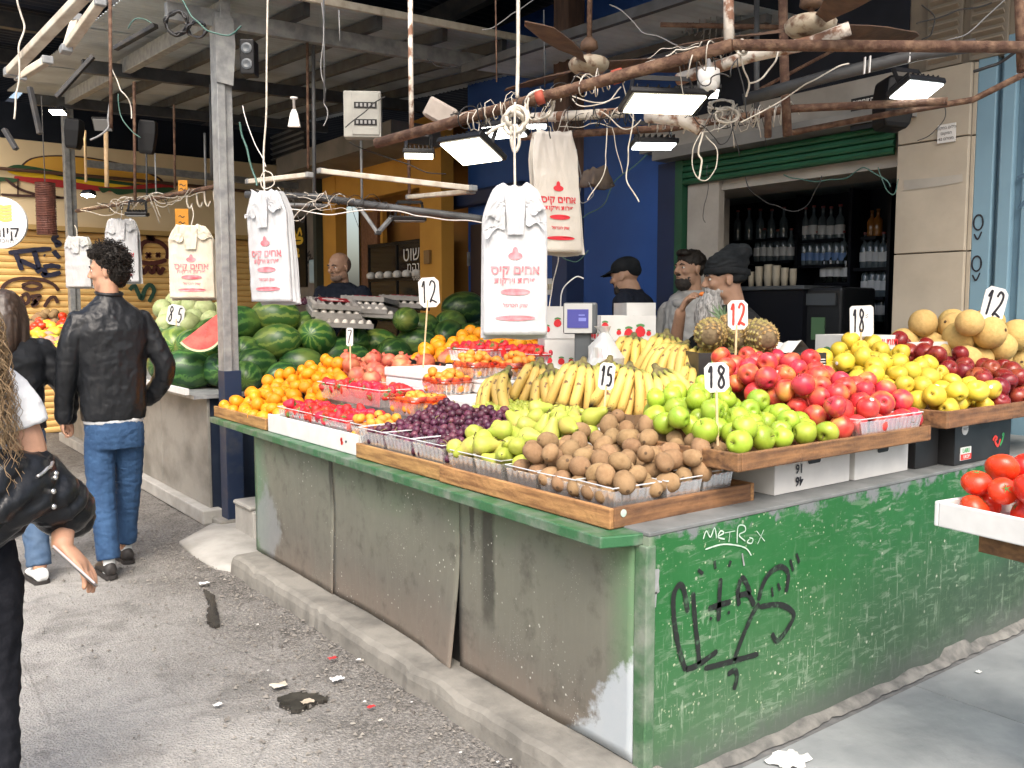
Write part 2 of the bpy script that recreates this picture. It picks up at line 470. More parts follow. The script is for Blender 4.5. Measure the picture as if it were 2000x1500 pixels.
for pts in ([(8, 350), (40, 372), (90, 385), (140, 388)], [(0, 381), (30, 383), (115, 386)], [(33, 350), (33, 382)]):
    m.stroke((0, -.052, 0), (1, 0, 0), (0, 0, 1), [(ony(x, y, YW).x, ony(x, y, YW).z) for x, y in pts], .03, off=.02)
m.build('mural_line', M_OUT, yb)
# spray-painted tags on the slats
M_SPR = mat('spray_navy', (.02, .022, .05)); M_SPB = mat('spray_brown', (.10, .025, .018)); M_SPG = mat('spray_green', (.03, .09, .06))
def wst(lines, wd, m_, n_='graffiti'):
    mm = MB()
    for pts in lines:
        mm.stroke((0, 0, 0), (1, 0, 0), (0, 0, 1), [(ony(x, y, YW).x, ony(x, y, YW).z) for x, y in pts], wd, off=.018)
    mm.build(n_, m_, yb)
wst([[(16, 494), (60, 489), (100, 486)], [(30, 496), (36, 510), (42, 528)], [(66, 490), (70, 505), (74, 522), (60, 518), (38, 508)], [(85, 498), (88, 500)], [(84, 522), (100, 519), (118, 522)], [(70, 532), (80, 526), (88, 532), (84, 537), (100, 537), (118, 532)], [(104, 490), (110, 498), (116, 504)], [(112, 458), (104, 468), (116, 476), (106, 480)]], .055, M_SPR)
wst([[(2, 566), (14, 552), (40, 544), (80, 546), (104, 556), (114, 568)], [(42, 558), (60, 552), (78, 556), (76, 563), (58, 566), (42, 560)], [(42, 578), (52, 574), (56, 586), (48, 594), (42, 584), (42, 578)], [(58, 580), (78, 578), (62, 596), (72, 592), (62, 584)], [(86, 600), (96, 584), (106, 580), (112, 592)]], .04, M_OUT)
wst([[(272, 500), (276, 478), (292, 470), (312, 474), (326, 488), (326, 506)], [(284, 460), (304, 456), (288, 464), (302, 468)], [(284, 494), (294, 504)], [(294, 494), (284, 504)], [(304, 494), (312, 502)], [(312, 494), (304, 502)], [(272, 512), (300, 514), (324, 508)], [(274, 522), (280, 533), (288, 522), (296, 533), (304, 522), (312, 534), (319, 522)]], .055, M_SPB)
wst([[(252, 566), (262, 558), (268, 570), (276, 584), (282, 566), (292, 556), (300, 568), (290, 590)]], .05, M_SPG)

# ---- back row of buildings on the stall side (front plane x = 3.1)
BX = 3.1
M_ORA = mat('orange_wall', (.58, .30, .05), (.48, .235, .035), 1.6, .75, bump=.1)
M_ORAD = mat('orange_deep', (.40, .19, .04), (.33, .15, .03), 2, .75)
M_BLUE = mat('blue_wall', (.018, .085, .33), (.014, .068, .27), 1.8, .65, bump=.08)
M_NAVY = mat('navy_wall', (.010, .025, .085), (.007, .018, .06), 2, .6)
M_GLASSD = mat('dark_glass', (.01, .012, .014), None, rough=.08, spec=.6)
ob = thing('orange_shop', 'orange walled shop with dark glass fridge door, behind the watermelons', 'shop', (BX, 0, 0))
def X(px, py, x=BX): p = onx(px, py, x); return p
yA, yB = 5.93, 8.75
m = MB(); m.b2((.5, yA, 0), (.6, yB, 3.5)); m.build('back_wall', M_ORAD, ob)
m = MB(); m.b2((-.03, yA, 0), (.12, yA + .42, 3.45)); m.build('wall_pier', M_ORA, ob)
m = MB(); m.b2((-.03, yB - .42, 0), (.12, yB, 3.45)); m.build('wall_pier', M_ORA, ob)
m = MB(); m.b2((-.02, yA + .42, 2.75), (.11, yB - .42, 3.45)); m.build('lintel_wall', M_ORA, ob)
m = MB(); m.b2((.30, yB - 1.0, .2), (.36, yB - .44, 2.7)); m.build('side_wall', M_ORA, ob)
m = MB(); m.b2((.26, yB - .94, 1.75), (.30, yB - .52, 2.65)); m.build('menu_board', mat('menu_brown', (.16, .07, .035), (.22, .11, .06), 30, .7), ob)
p0, p1 = onx(720, 478, BX + .1), onx(838, 640, BX + .1)
m = MB(); m.b2((.10, p1.y, .3), (.42, p0.y, p0.z)); fr = m.build('glass_fridge', M_GLASSD, ob, bevel=.01)
m = MB()
for zz in (p0.z - .02, p0.z - .42, p0.z - .75): m.b2((.085, p1.y, zz - .02), (.098, p0.y, zz + .01))
m.b2((.085, p0.y - .02, .3), (.098, p0.y, p0.z)); m.b2((.085, (p0.y + p1.y) / 2 - .01, .3), (.098, (p0.y + p1.y) / 2 + .01, p0.z))
m.build('fridge_frame', M_BLACK, fr)
for i in range(6):
    q = p0.lerp(p1, (i + .6) / 6.5)
    for zz in (p0.z - .42, p0.z - .75):
        m = MB(); m.lathe([(.01, 0), (.05, .005), (.055, .05), (.03, .075), (.005, .08)], 10, c=(.06, q.y, zz + .012)); m.build('bowl', M_WHITE, fr, smooth=True)
for s_, px, py, sz in (('שוט', 806, 497, .22), ('ונהמ', 812, 523, .16), ('שאוי', 816, 542, .1)):
    c = onx(px, py, BX + .075); put('lettering', text_mesh(heb(s_), sz), M_WHITE, fr, M=frame((c.x - BX - .02, c.y, c.z), (0, -1, 0), (0, 0, 1)))
m = MB(); p = onx(835, 502, BX - .05); m.box((p.x - BX, p.y, p.z), (.04, .1, .14)); m.build('switch_box', mat('brown_box', (.22, .13, .05)), ob, bevel=.006)
m = MB(); m.b2((-.6, yA - .0, 3.1), (.0, yB, 3.3)); m.build('sign_band', mat('grey_sign', (.20, .19, .18), (.12, .12, .12), 3), ob)

# grey service wall between orange shop and yellow shop
gw = thing('grey_service_wall', 'grey wall with black poster and vents, left of the orange shop', 'wall', (BX, 0, 0))
m = MB(); m.b2((0, yB, 0), (.2, 10.5, 3.5)); m.build('wall', mat('grimy_grey', (.23, .21, .19), (.14, .13, .12), 3, .8, bump=.2), gw)
p0, p1 = onx(568, 428, BX), onx(602, 560, BX)
m = MB(); m.b2((-.03, p1.y, p1.z), (-.004, p0.y, p0.z)); po = m.build('poster', M_BLACK, gw)
m = MB()
for pts in ([(575, 460), (578, 448), (584, 462), (590, 448), (594, 460)], [(574, 466), (594, 466), (592, 474), (576, 474), (574, 466)], [(580, 486), (588, 490), (582, 496), (590, 500)]):
    m.stroke((-.034, 0, 0), (0, -1, 0), (0, 0, 1), [(-onx(x, y, BX).y, onx(x, y, BX).z) for x, y in pts], .045)
m.build('poster_print', mat('poster_yellow', (.75, .5, .05)), po)
m = MB(); pt = onx(638, 300, BX)
m.b2((-.12, yB - .06, 0), (.0, yB + .03, 3.4)); m.build('door_frame', mat('dark_green_frame', (.02, .035, .035)), gw)
m = MB()
for pts in ([(606, 490), (600, 500), (608, 498), (604, 510), (612, 504)], [(598, 514), (606, 512), (612, 520)]):
    m.stroke((-.006, 0, 0), (0, -1, 0), (0, 0, 1), [(-onx(x, y, BX).y, onx(x, y, BX).z) for x, y in pts], .03)
m.build('graffiti', M_INK, gw)
p = onx(617, 530, BX - .05); m = MB(); m.box((-.05, p.y, p.z), (.1, .22, .3)); m.build('bottle_shelf', mat('pale_blue_bottle', (.35, .5, .6)), gw, bevel=.02)
p0, p1 = onx(535, 265, BX), onx(600, 345, BX)
gr = thing('ventilation_grille', 'dark slatted ventilation grille high on the grey wall', 'grille', (BX, 0, 0))
m = MB(); m.b2((-.03, p1.y, p1.z), (-.002, p0.y, p0.z)); m.build('backing', M_DARK, gr)
for i in range(9):
    z = p1.z + (p0.z - p1.z) * (i + .5) / 9
    m = MB(); m.box((-.045, (p0.y + p1.y) / 2, z), (.03, p0.y - p1.y, .012), Matrix.Rotation(.5, 3, 'Y')); m.build('slat', M_GREYC, gr)

# ---- blue building between the orange shop and the bottle shop
bb = thing('blue_building', 'deep blue painted wall with a dark brown door, behind the scale', 'building', (BX, 0, 0))
m = MB(); m.b2((.3, 3.76, 0), (.5, 5.93, 4.2)); m.build('recessed_wall', M_BLUE, bb)
m = MB(); m.b2((0, 2.78, 0), (.5, 3.76, 4.2)); m.build('wall', M_BLUE, bb)
m = MB(); p0, p1 = onx(925, 440, BX + .3), onx(1000, 700, BX + .3); m.b2((.26, p1.y, .0), (.298, p0.y, p0.z)); d_ = m.build('door', mat('brown_door', (.035, .02, .018), None, rough=.5), bb)
m = MB(); p = onx(923, 506, BX + .3); m.box((.25, p.y, p.z), (.02, .03, .14)); m.build('door_handle', M_GALV, bb)
m = MB(); p0, p1 = onx(865, 400, BX + .3), onx(1010, 378, BX + .3)
m.bar((.24, p0.y, p0.z), (.24, p1.y - .2, p0.z), .12, .16); m.build('ledge', M_NAVY, bb, bevel=.03)
m = MB(); m.b2((-.01, 2.78, 0), (-.004, 2.95, 2.55)); m.build('dark_edge', M_NAVY, bb)
# meter box, socket boards
mb_ = thing('meter_box', 'small cream electricity meter box on the blue wall', 'meter box', onx(1130, 450, BX))
M_MET = mat('meter_cream', (.60, .55, .40), (.50, .45, .33), 10, .5)
m = MB(); m.box((-.05, 0, 0), (.09, .11, .15)); m.build('body', M_MET, mb_, bevel=.008)
m = MB(); m.box((-.098, -.01, .03), (.006, .07, .05)); m.build('window', mat('meter_glass', (.2, .22, .2), None, rough=.1), mb_)
m = MB(); m.box((-.098, .005, -.035), (.008, .02, .04)); m.build('breaker', M_BLACK, mb_)
sk = thing('socket_board', 'white socket board on the blue wall behind hanging bags', 'socket', onx(1080, 560, BX))
m = MB(); m.box((-.02, 0, 0), (.03, .16, .14)); m.build('plate', M_WHITEB, sk, bevel=.005)
for i in (-1, 1):
    m = MB(); m.box((-.04, i * .035, 0), (.02, .05, .05)); m.build('socket', M_MET, sk, bevel=.004)

# ---- bottle shop
bs = thing('bottle_shop', 'open bottle shop front with green roller shutter and dark shelves', 'shop', (BX, 0, 0))
M_GSH = mat('green_shutter', (.012, .10, .045), (.008, .075, .032), 3, .5, objvar=.08)
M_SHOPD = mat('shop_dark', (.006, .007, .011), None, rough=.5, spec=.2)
yl, yr = 2.76, 1.02
D5 = 1.2
zb, zt = 2.37, 2.55
m = MB(); m.b2((.02, yr, 0), (.10, yr + .02, zb)); m.build('jamb', mat('teal_frame', (.03, .09, .10)), bs)
m = MB(); m.b2((-.02, yl - .06, 0), (.06, yl + .01, zt)); m.build('jamb', M_GSH, bs)
for i in range(4):
    m = MB(); hz = (zt - zb) / 4
    m.rings([[V((.0, y, zb + i * hz)), V((-.02, y, zb + i * hz + .006)), V((-.026, y, zb + i * hz + .02)), V((-.02, y, zb + (i + 1) * hz - .006)), V((.0, y, zb + (i + 1) * hz - .001))] for y in (yr + .05, yl - .065)], cap=True)
    m.build('shutter_slat', M_GSH, bs)
m = MB(); m.b2((.06, yl - .07, 0), (.5, yl + .1, 2.7)); m.build('side_wall', mat('pale_plaster', (.45, .42, .37), (.36, .34, .30), 4, .85, bump=.15), bs)
m = MB(); m.b2((.03, yl - .36, 0), (.09, yl - .07, zb)); m.build('door_leaf', mat('pale_plaster2', (.48, .45, .40), (.38, .35, .31), 4, .85, bump=.15), bs)
m = MB(); m.b2((.06, yr - .1, 2.31), (.5, yl - .07, 2.6)); m.build('inner_lintel', mat('pale_plaster', ()), bs)
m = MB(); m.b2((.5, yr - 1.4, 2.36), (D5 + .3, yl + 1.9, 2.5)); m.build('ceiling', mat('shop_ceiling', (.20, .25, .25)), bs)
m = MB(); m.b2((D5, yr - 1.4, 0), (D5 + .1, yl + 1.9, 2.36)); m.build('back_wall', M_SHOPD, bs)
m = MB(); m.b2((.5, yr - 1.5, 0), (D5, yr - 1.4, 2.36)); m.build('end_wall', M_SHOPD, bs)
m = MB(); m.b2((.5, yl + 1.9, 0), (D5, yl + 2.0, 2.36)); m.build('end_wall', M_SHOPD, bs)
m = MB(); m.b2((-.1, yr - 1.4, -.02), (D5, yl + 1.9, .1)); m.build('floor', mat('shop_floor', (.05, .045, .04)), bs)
dl = thing('round_ceiling_lamp', 'round white lit lamp in the bottle shop ceiling', 'lamp', onz(1692, 376, 2.356))
m = MB(); m.lathe([(.01, -.012), (.085, -.012), (.09, -.004), (.09, 0), (.01, 0)], 24); m.build('rim', M_WHITE, dl, smooth=False)
m = MB(); m.lathe([(.005, -.017), (.075, -.016), (.08, -.013)], 24); m.build('diffuser', emis('lamp_white', (1, .97, .92), 9), dl)
# fascia above the shutter
m = MB(); m.b2((-.15, yr - .1, zt + .005), (.4, yl + .12, zt + .08)); m.build('grey_fascia', mat('grey_fascia', (.25, .25, .24), (.18, .18, .175), 3, .8), bs)
m = MB(); m.b2((-.10, yr - .05, zt + .085), (.35, yl + .3, zt + .27)); sg = m.build('sign_panel', mat('dirty_white', (.36, .345, .32), (.24, .23, .21), 2.5, .8), bs)
m = MB(); m.b2((-.02, yr - .02, zt + .275), (.4, yl + .0, zt + 1.7)); m.build('upper_wall', mat('upper_dark', (.022, .026, .038), (.014, .016, .022), 3, .8, spec=.15), bs)
c0, c1 = onx(1667, 195, BX - .1), onx(1716, 245, BX - .1)
m = MB(); m.b2((-.125, c1.y, c1.z - .01), (-.102, c0.y, c0.z)); pl = m.build('phone_plate', M_BLACK, bs)
for s_, f_, sz in (('התמחור', .16, .055), ('052-4489257', .72, .062), ('פינוי פסולת', .5, .03)):
    put('lettering', text_mesh(s_ if s_[0] == '0' else heb(s_), sz * .72, .001), M_WHITE, pl, M=frame((-.130, (c0.y + c1.y) / 2, c0.z + (c1.z - c0.z) * f_), (0, -1, 0), (0, 0, 1)))

# ---- stone pillar
sp = thing('stone_pillar', 'beige stone clad pillar between bottle shop and pale blue doors', 'pillar', (BX, 0, 0))
M_STONE = mat('beige_stone', (.45, .40, .32), (.37, .325, .26), 3.2, .7, bump=.15, bscale=30, objvar=.05)
m = MB(); m.b2((-.02, .62, 0), (.4, 1.03, 2.8)); m.build('core', mat('stone_joint', (.2, .18, .15)), sp)
zz = 0
for h in (.62, .62, .55, .62, .45):
    m = MB(); m.b2((-.045, .625, zz + .004), (-.018, 1.03, min(zz + h, 2.8) - .004)); m.build('stone_panel', M_STONE, sp, bevel=.003); 
    m = MB(); m.b2((-.02, .60, zz + .004), (.38, .622, min(zz + h, 2.8) - .004)); m.build('stone_panel', M_STONE, sp, bevel=.003); zz += h
m = MB()
for pts in ([(1765, 352), (1800, 349), (1840, 345), (1880, 340), (1880, 355), (1845, 362), (1800, 368), (1765, 372)],):
    m.add([onx(x, y, BX - .049) - V((BX, 0, 0)) for x, y in pts], [tuple(range(len(pts)))])
m.build('plaster_patch', mat('pale_plaster', ()), sp)
c = onx(1848, 260, BX - .06)
m = MB(); m.box((-.055, c.y, c.z), (.006, .1, .1)); st_ = m.build('notice', M_WHITEB, sp)
for i, s_ in enumerate(('צילום במקום', 'המקום', 'מצולם 24')):
    put('lettering', text_mesh(heb(s_), .022), M_INK, st_, M=frame((-.060, c.y, c.z + .03 - .03 * i), (0, -1, 0), (0, 0, 1)))
m = MB(); m.b2((-.01, -.6, 2.8), (.5, 1.03, 4.2)); m.build('upper_wall', mat('tan_plaster', (.24, .20, .15), (.14, .12, .10), 3, .9, bump=.4, bscale=12), sp)
c = onx(1850, 60, BX)
for k in (0, 1):
    vg = thing('louvre_vent', ('left' if k == 0 else 'right') + ' of two old louvred vents high above the stone pillar', 'vent', (BX - .02, c.y - k * .24, c.z))
    m = MB(); m.box((0, 0, 0), (.02, .2, .4)); m.build('frame', mat('tan_plaster2', (.2, .17, .13)), vg, bevel=.004)
    for i in range(8):
        m = MB(); m.box((-.02, 0, -.16 + i * .045), (.03, .16, .012), Matrix.Rotation(.6, 3, 'Y')); m.build('slat', mat('tan_slat', (.26, .22, .17)), vg)

# ---- pale blue metal doors
M_PBL = mat('pale_blue_metal', (.19, .32, .41), (.16, .275, .36), 2, .45, bump=.05)
bd = thing('metal_doors', 'pale blue sheet metal doors at the right edge of the stall', 'door', (BX, 0, 0))
m = MB(); m.b2((0.03, -1.6, 0), (.08, .61, 2.95)); m.build('sheet', M_PBL, bd)
for y0, y1 in ((.50, .60), (.40, .47), (-.45, .36), (-1.5, -.5)):
    m = MB(); m.b2((-.02 if y1 - y0 < .2 else 0, y0, .02), (.028, y1, 2.9)); m.build('panel', M_PBL, bd, bevel=.006)
m = MB()
for k in range(2):
    cz = onx(1915, 435 + k * 80, BX).z; cy = onx(1915, 435, BX).y
    m.stroke((-.024, 0, 0), (0, -1, 0), (0, 0, 1), [(-cy + .025 * math.cos(a), cz + .04 * math.sin(a)) for a in (i * .65 for i in range(11))], .009)
    m.stroke((-.024, 0, 0), (0, -1, 0), (0, 0, 1), [(-cy - .02, cz - .06), (-cy, cz - .09), (-cy + .02, cz - .05)], .009)
m.build('graffiti', M_INK, bd)
m = MB()
for pts in ([(1988, 348), (2002, 342), (2010, 350)], [(1990, 408), (2000, 396), (2010, 392)]):
    m.stroke((-.004, 0, 0), (0, -1, 0), (0, 0, 1), [(-onx(x, y, BX).y, onx(x, y, BX).z) for x, y in pts], .02)
m.build('graffiti', mat('door_tag', (.06, .12, .18)), bd)

# ---- roofs
t = NT('corrugated_iron'); co = t.coord()
nn = t.noise(2.2, 5); n2 = t.noise(20, 5)
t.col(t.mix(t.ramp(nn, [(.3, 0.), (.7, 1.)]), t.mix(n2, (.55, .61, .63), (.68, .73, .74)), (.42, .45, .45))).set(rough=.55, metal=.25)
M_CORR = t.m
def corr_sheet(name, xs, ys, zf, m_, amp=.012, pitch=.076, along='X', par=None):
    """corrugated sheet; ribs run along X (waves across Y) or along Y"""
    mm = MB()
    if along == 'X':
        n = int((ys[1] - ys[0]) / pitch * 4); rows = []
        for i in range(n + 1):
            y = ys[0] + (ys[1] - ys[0]) * i / n
            k = i % 4; dz = amp * (0, 1, 1, 0)[k]
            rows.append([V((x, y, zf(x, y) + dz)) for x in xs])
        mm.rings(rows, cap=False, closed=False)
    else:
        n = int((xs[1] - xs[0]) / pitch * 4); rows = []
        for i in range(n + 1):
            x = xs[0] + (xs[1] - xs[0]) * i / n
            dz = amp * (0, 1, 1, 0)[i % 4]
            rows.append([V((x, y, zf(x, y) + dz)) for y in ys])
        mm.rings(rows, cap=False, closed=False)
    return mm.build(name, m_, par)
RZ = lambda x, y: 3.44 + .068 * (y - 4.2) + .03 * x
cr = thing('corrugated_canopy', 'grey corrugated iron canopy on steel purlins over the watermelon stall', 'canopy')
for i in range(6):
    y0 = 3.85 + i * .98
    corr_sheet('roof_sheet', (-.22, 1.0, 2.2, 3.45), (y0, y0 + 1.0), (lambda x, y, i=i: RZ(x, y) + .09 + .004 * (i % 2)), M_CORR, par=cr)
m = MB(); m.bar((.25, 4.1, RZ(.25, 4.1) - .03), (.25, 9.3, RZ(.25, 9.3) - .03), .07, .12); m.build('front_beam', M_GALV, cr, bevel=.004)
M_STEEL = mat('weathered_steel', (.095, .10, .105), (.06, .06, .062), 8, .6, .3)
for x in (.75, 1.3, 1.85, 2.4, 2.95):
    m = MB(); m.bar((x, 3.95, RZ(x, 3.95) + .035), (x, 9.6, RZ(x, 9.6) + .035), .05, .09); m.build('purlin', M_STEEL, cr, bevel=.003)
for y in (4.2, 6.6, 9.0):
    m = MB(); m.bar((-.1, y, RZ(-.1, y) - .07), (3.3, y, RZ(3.3, y) - .07), .06, .11); m.build('cross_beam', M_GALV if y == 4.2 else M_STEEL, cr, bevel=.003)
m = MB(); m.bar((.45, 3.83, RZ(.5, 3.83) + .075), (3.3, 3.83, RZ(3.3, 3.83) + .075), .03, .05); m.build('edge_rail', M_CREAM, cr, bevel=.004)
m = MB(); m.bar((.5, 9.5, 3.15), (3.2, 9.5, 3.1), .05, .08); m.build('tie_beam', M_GALV, cr)

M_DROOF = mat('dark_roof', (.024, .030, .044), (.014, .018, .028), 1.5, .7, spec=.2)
hr = thing('high_market_roof', 'dark high corrugated market roof above the alley, with an added sheet over the stall', 'roof')
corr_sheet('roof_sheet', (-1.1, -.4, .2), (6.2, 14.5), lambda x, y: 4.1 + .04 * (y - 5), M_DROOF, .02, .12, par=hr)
corr_sheet('roof_sheet', (.2, 3, 8), (-1.2, 14.5), lambda x, y: 4.25, M_DROOF, .02, .12, par=hr)  # mostly unseen, added over the stall to darken the top and block sky
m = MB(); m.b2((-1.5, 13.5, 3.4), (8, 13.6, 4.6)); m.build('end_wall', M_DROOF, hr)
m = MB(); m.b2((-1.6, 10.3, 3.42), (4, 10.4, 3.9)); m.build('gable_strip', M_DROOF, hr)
for y in (6.2, 7.6, 9.2):
    m = MB(); m.bar((-1.5, y, 3.98 + .04 * (y - 5)), (.2, y, 3.98 + .04 * (y - 5)), .08, .14); m.build('beam', M_DARK, hr)
for x in (1.2, 2.6): 
    m = MB(); m.bar((x, -1, 4.1), (x, 14, 4.1), .08, .16); m.build('beam', M_DARK, hr)

# right-hand lower canopy seen above the bottle shop
rc = thing('small_iron_canopy', 'small grey corrugated canopy above the bottle shop sign', 'canopy')
corr_sheet('roof_sheet', (2.0, 2.7, 3.3), (1.6, 3.9), lambda x, y: 3.22 + .06 * (x - 2.2) + .03 * (y - 2), M_CORR, .012, .09, par=rc)
m = MB(); m.bar((1.98, 1.6, 3.20), (1.98, 3.9, 3.27), .04, .06); m.build('edge_rail', M_STEEL, rc)
m = MB(); m.bar((2.6, 1.6, 3.18), (2.6, 3.9, 3.25), .05, .05); m.build('purlin', M_STEEL, rc)

# ---- posts
def post(name, label, x, y, z1, zblue):
    p = thing(name, label, 'post', (x, y, 0))
    m = MB(); m.b2((-.055, -.06, 0), (.0, .06, z1)); m.build('shaft', M_GALV, p, bevel=.004)
    m = MB(); m.b2((.002, -.035, 0), (.055, .05, z1 + .1)); m.build('shaft', M_GALV, p, bevel=.004)
    if zblue:
        m = MB(); m.b2((-.058, -.063, .0), (.058, .063, zblue)); m.build('painted_base', mat('navy_post_paint', (.012, .024, .06), (.05, .055, .07), 9, .5, contrast=(.5, .75)), p, bevel=.003)
        m = MB(); m.prism([(-.06, -.064, z1 - .45), (-.06, -.064, z1 - .05), (.06, -.064, z1 - .02), (.07, -.064, z1 - .2), (.05, -.064, z1 - .46)], (0, -.008, 0)); m.build('gusset_plate', M_GALV, p)
        m = MB(); m.b2((-.12, -.1, 0), (.12, .1, .05)); m.build('foot', M_CONC, p, bevel=.01)
    return p
post('steel_post', 'tall galvanised steel post with navy painted base beside the oranges', .24, 4.17, 3.40, 1.06)
post('steel_post', 'far galvanised steel post in front of the yellow shutter', .25, 9.05, 3.7, 0)
wp = thing('wooden_pillar', 'weathered brown wooden pillar rising behind the ceiling fan', 'pillar', (2.55, 3.35, 0))
m = MB(); m.box((0, 0, 3.4), (.17, .17, 1.9)); m.build('shaft', mat('dark_wood', (.10, .058, .042), (.055, .032, .025), 5, .85, bump=.5, bscale=14, stretch=(6, 6, .8)), wp, bevel=.015)
m = MB(); m.b2((-.085, -.085, 0), (.085, .085, 2.45)); m.build('base', M_NAVY, wp)
# ================================================================== COUNTERS
def mr(t, val, a, b, c=0., d=1.):
    x = t.n('MapRange'); x.inputs['From Min'].default_value = a; x.inputs['From Max'].default_value = b
    x.inputs['To Min'].default_value = c; x.inputs['To Max'].default_value = d
    t.L.new(val, x.inputs['Value']); return x.outputs[0]
# dirty front sheet: faded green paint, soot, rust, bare pale patches
t = NT('dirty_front'); co = t.coord(); y_ = t.sep(co, 1); z_ = t.sep(co, 2)
nL = t.noise(2.2, 6, .6); nM = t.noise(8, 6, .65); nF = t.noise(60, 5, .7)
streak = t.noise(14, 4, .6, vec=t.coord(scale=(1, 3, .35)))
zz = t.math('ADD', z_, t.math('MULTIPLY', t.math('SUBTRACT', nL, .5), .38))
c = t.mix(mr(t, zz, .28, .72), (.142, .136, .116), (.178, .190, .150))
c = t.mix(t.math('MULTIPLY', mr(t, zz, .30, .12), .75), c, (.188, .152, .126))
c = t.mix(t.math('MULTIPLY', mr(t, zz, .62, .86), .8), c, (.11, .18, .10))
c = t.mix(t.math('MULTIPLY', t.ramp(streak, [(.5, 0.), (.8, 1.)]), .35), c, (.215, .215, .18))
c = t.mix(t.math('MULTIPLY', t.ramp(nM, [(.54, 0.), (.70, 1.)]), .6), c, (.072, .066, .055))
yy = t.math('ADD', y_, t.math('MULTIPLY', t.math('SUBTRACT', nL, .5), .25))
c = t.mix(t.math('MULTIPLY', mr(t, yy, .17, .02), .7), c, (.10, .24, .11))
c = t.mix(t.math('MULTIPLY', mr(t, yy, 2.9, 3.05), .8), c, (.12, .22, .14))
# dark run-off stains below the slab
for yc, wd, z0 in ((.80, .05, .38), (.90, .018, .60), (2.1, .03, .55)):
    dist = t.math('ABSOLUTE', t.math('SUBTRACT', t.math('ADD', y_, t.math('MULTIPLY', t.math('SUBTRACT', nM, .5), .05)), yc))
    s1 = t.math('MULTIPLY', mr(t, dist, wd, wd * .55), mr(t, zz, z0 - .06, z0 + .06))
    c = t.mix(t.math('MULTIPLY', s1, .8), c, (.045, .045, .038))
# paint chips
chip = t.math('MULTIPLY', t.ramp(t.vor(34), [(.10, 1.), (.15, 0.)]), t.ramp(t.noise(3.1, 4), [(.5, 0.), (.62, 1.)]))
c = t.mix(chip, c, (.52, .52, .47))
chip2 = t.math('MULTIPLY', t.ramp(t.vor(90), [(.12, 1.), (.2, 0.)]), t.ramp(t.noise(5.1, 4), [(.52, 0.), (.7, .8)]))
c = t.mix(chip2, c, (.46, .46, .42))
# bare pale patch low at the corner
px_ = t.math('ADD', t.math('MULTIPLY', y_, 1.25), t.math('MULTIPLY', z_, .95))
px_ = t.math('ADD', px_, t.math('MULTIPLY', t.math('SUBTRACT', nM, .5), .42))
c = t.mix(mr(t, px_, .50, .45), c, t.mix(nM, (.33, .385, .43), (.45, .48, .50)))
px2 = t.math('ADD', t.math('ADD', t.math('ABSOLUTE', t.math('SUBTRACT', y_, 2.92)), t.math('ABSOLUTE', t.math('SUBTRACT', z_, .28))), t.math('MULTIPLY', t.math('SUBTRACT', nM, .5), .3))
c = t.mix(t.math('MULTIPLY', mr(t, px2, .26, .2), .7), c, (.24, .26, .27))
t.col(c).set(rough=t.ramp(nM, [(.3, .45), (.7, .75)]), spec=.35).bump(t.math('ADD', t.math('MULTIPLY', nF, .3), nM), .25, .006)
M_FRONT = t.m

# green side: glossy paint with scratches, chips, grey worn edge
t = NT('green_side'); co = t.coord(); x_ = t.sep(co, 0); z_ = t.sep(co, 2)
nL = t.noise(1.6, 5, .6); nM = t.noise(7, 6, .7); nF = t.noise(50, 5, .7)
c = t.mix(t.ramp(nL, [(.3, 0.), (.7, 1.)]), (.016, .108, .028), (.028, .142, .045))
zz = t.math('ADD', z_, t.math('MULTIPLY', t.math('SUBTRACT', nL, .5), .35))
c = t.mix(t.math('MULTIPLY', mr(t, zz, .55, .08), .8), c, (.088, .148, .09))
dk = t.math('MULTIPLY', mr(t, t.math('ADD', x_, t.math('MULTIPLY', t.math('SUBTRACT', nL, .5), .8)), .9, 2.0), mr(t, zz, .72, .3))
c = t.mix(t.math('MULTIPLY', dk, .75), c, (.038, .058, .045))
sc1 = t.noise(26, 5, .7, vec=t.coord(scale=(.35, 1, 1.6)), dist=.6); sc2 = t.noise(30, 5, .7, vec=t.coord(scale=(1.8, 1, .25)), dist=.3)
msk = t.ramp(t.noise(2.6, 6, .7), [(.42, .12), (.58, 1.)])
c = t.mix(t.math('MULTIPLY', t.ramp(sc1, [(.53, 0.), (.60, .8)]), msk), c, (.17, .25, .17))
c = t.mix(t.math('MULTIPLY', t.ramp(sc2, [(.56, 0.), (.63, .85)]), t.math('MULTIPLY', msk, mr(t, zz, .75, .35))), c, (.26, .34, .25))
sp_d = t.math('ADD', t.math('POWER', t.math('MULTIPLY', t.math('SUBTRACT', x_, .55), 1.3), 2), t.math('POWER', t.math('MULTIPLY', t.math('SUBTRACT', z_, .45), 2.0), 2))
spk = t.math('MULTIPLY', t.ramp(t.vor(52), [(.16, 1.), (.22, 0.)]), t.math('MULTIPLY', mr(t, sp_d, .9, .05), t.ramp(t.noise(11, 6, .75), [(.50, 0.), (.57, 1.)])))
c = t.mix(spk, c, (.55, .60, .42))
chip = t.math('MULTIPLY', t.ramp(t.vor(20), [(.10, 1.), (.13, 0.)]), t.ramp(t.noise(2.7, 4), [(.45, 0.), (.6, 1.)]))
c = t.mix(chip, c, (.42, .45, .36))
worn = t.math('ADD', z_, t.math('MULTIPLY', t.math('SUBTRACT', nM, .5), .42))
c = t.mix(mr(t, worn, .795, .83), c, t.mix(nF, (.14, .155, .165), (.20, .215, .22)))
low = t.math('ADD', z_, t.math('MULTIPLY', t.math('SUBTRACT', nM, .5), .22))
c = t.mix(t.math('MULTIPLY', mr(t, low, .16, .04), .8), c, (.10, .115, .105))
lc = t.math('ADD', x_, t.math('MULTIPLY', t.math('SUBTRACT', nM, .5), .12))
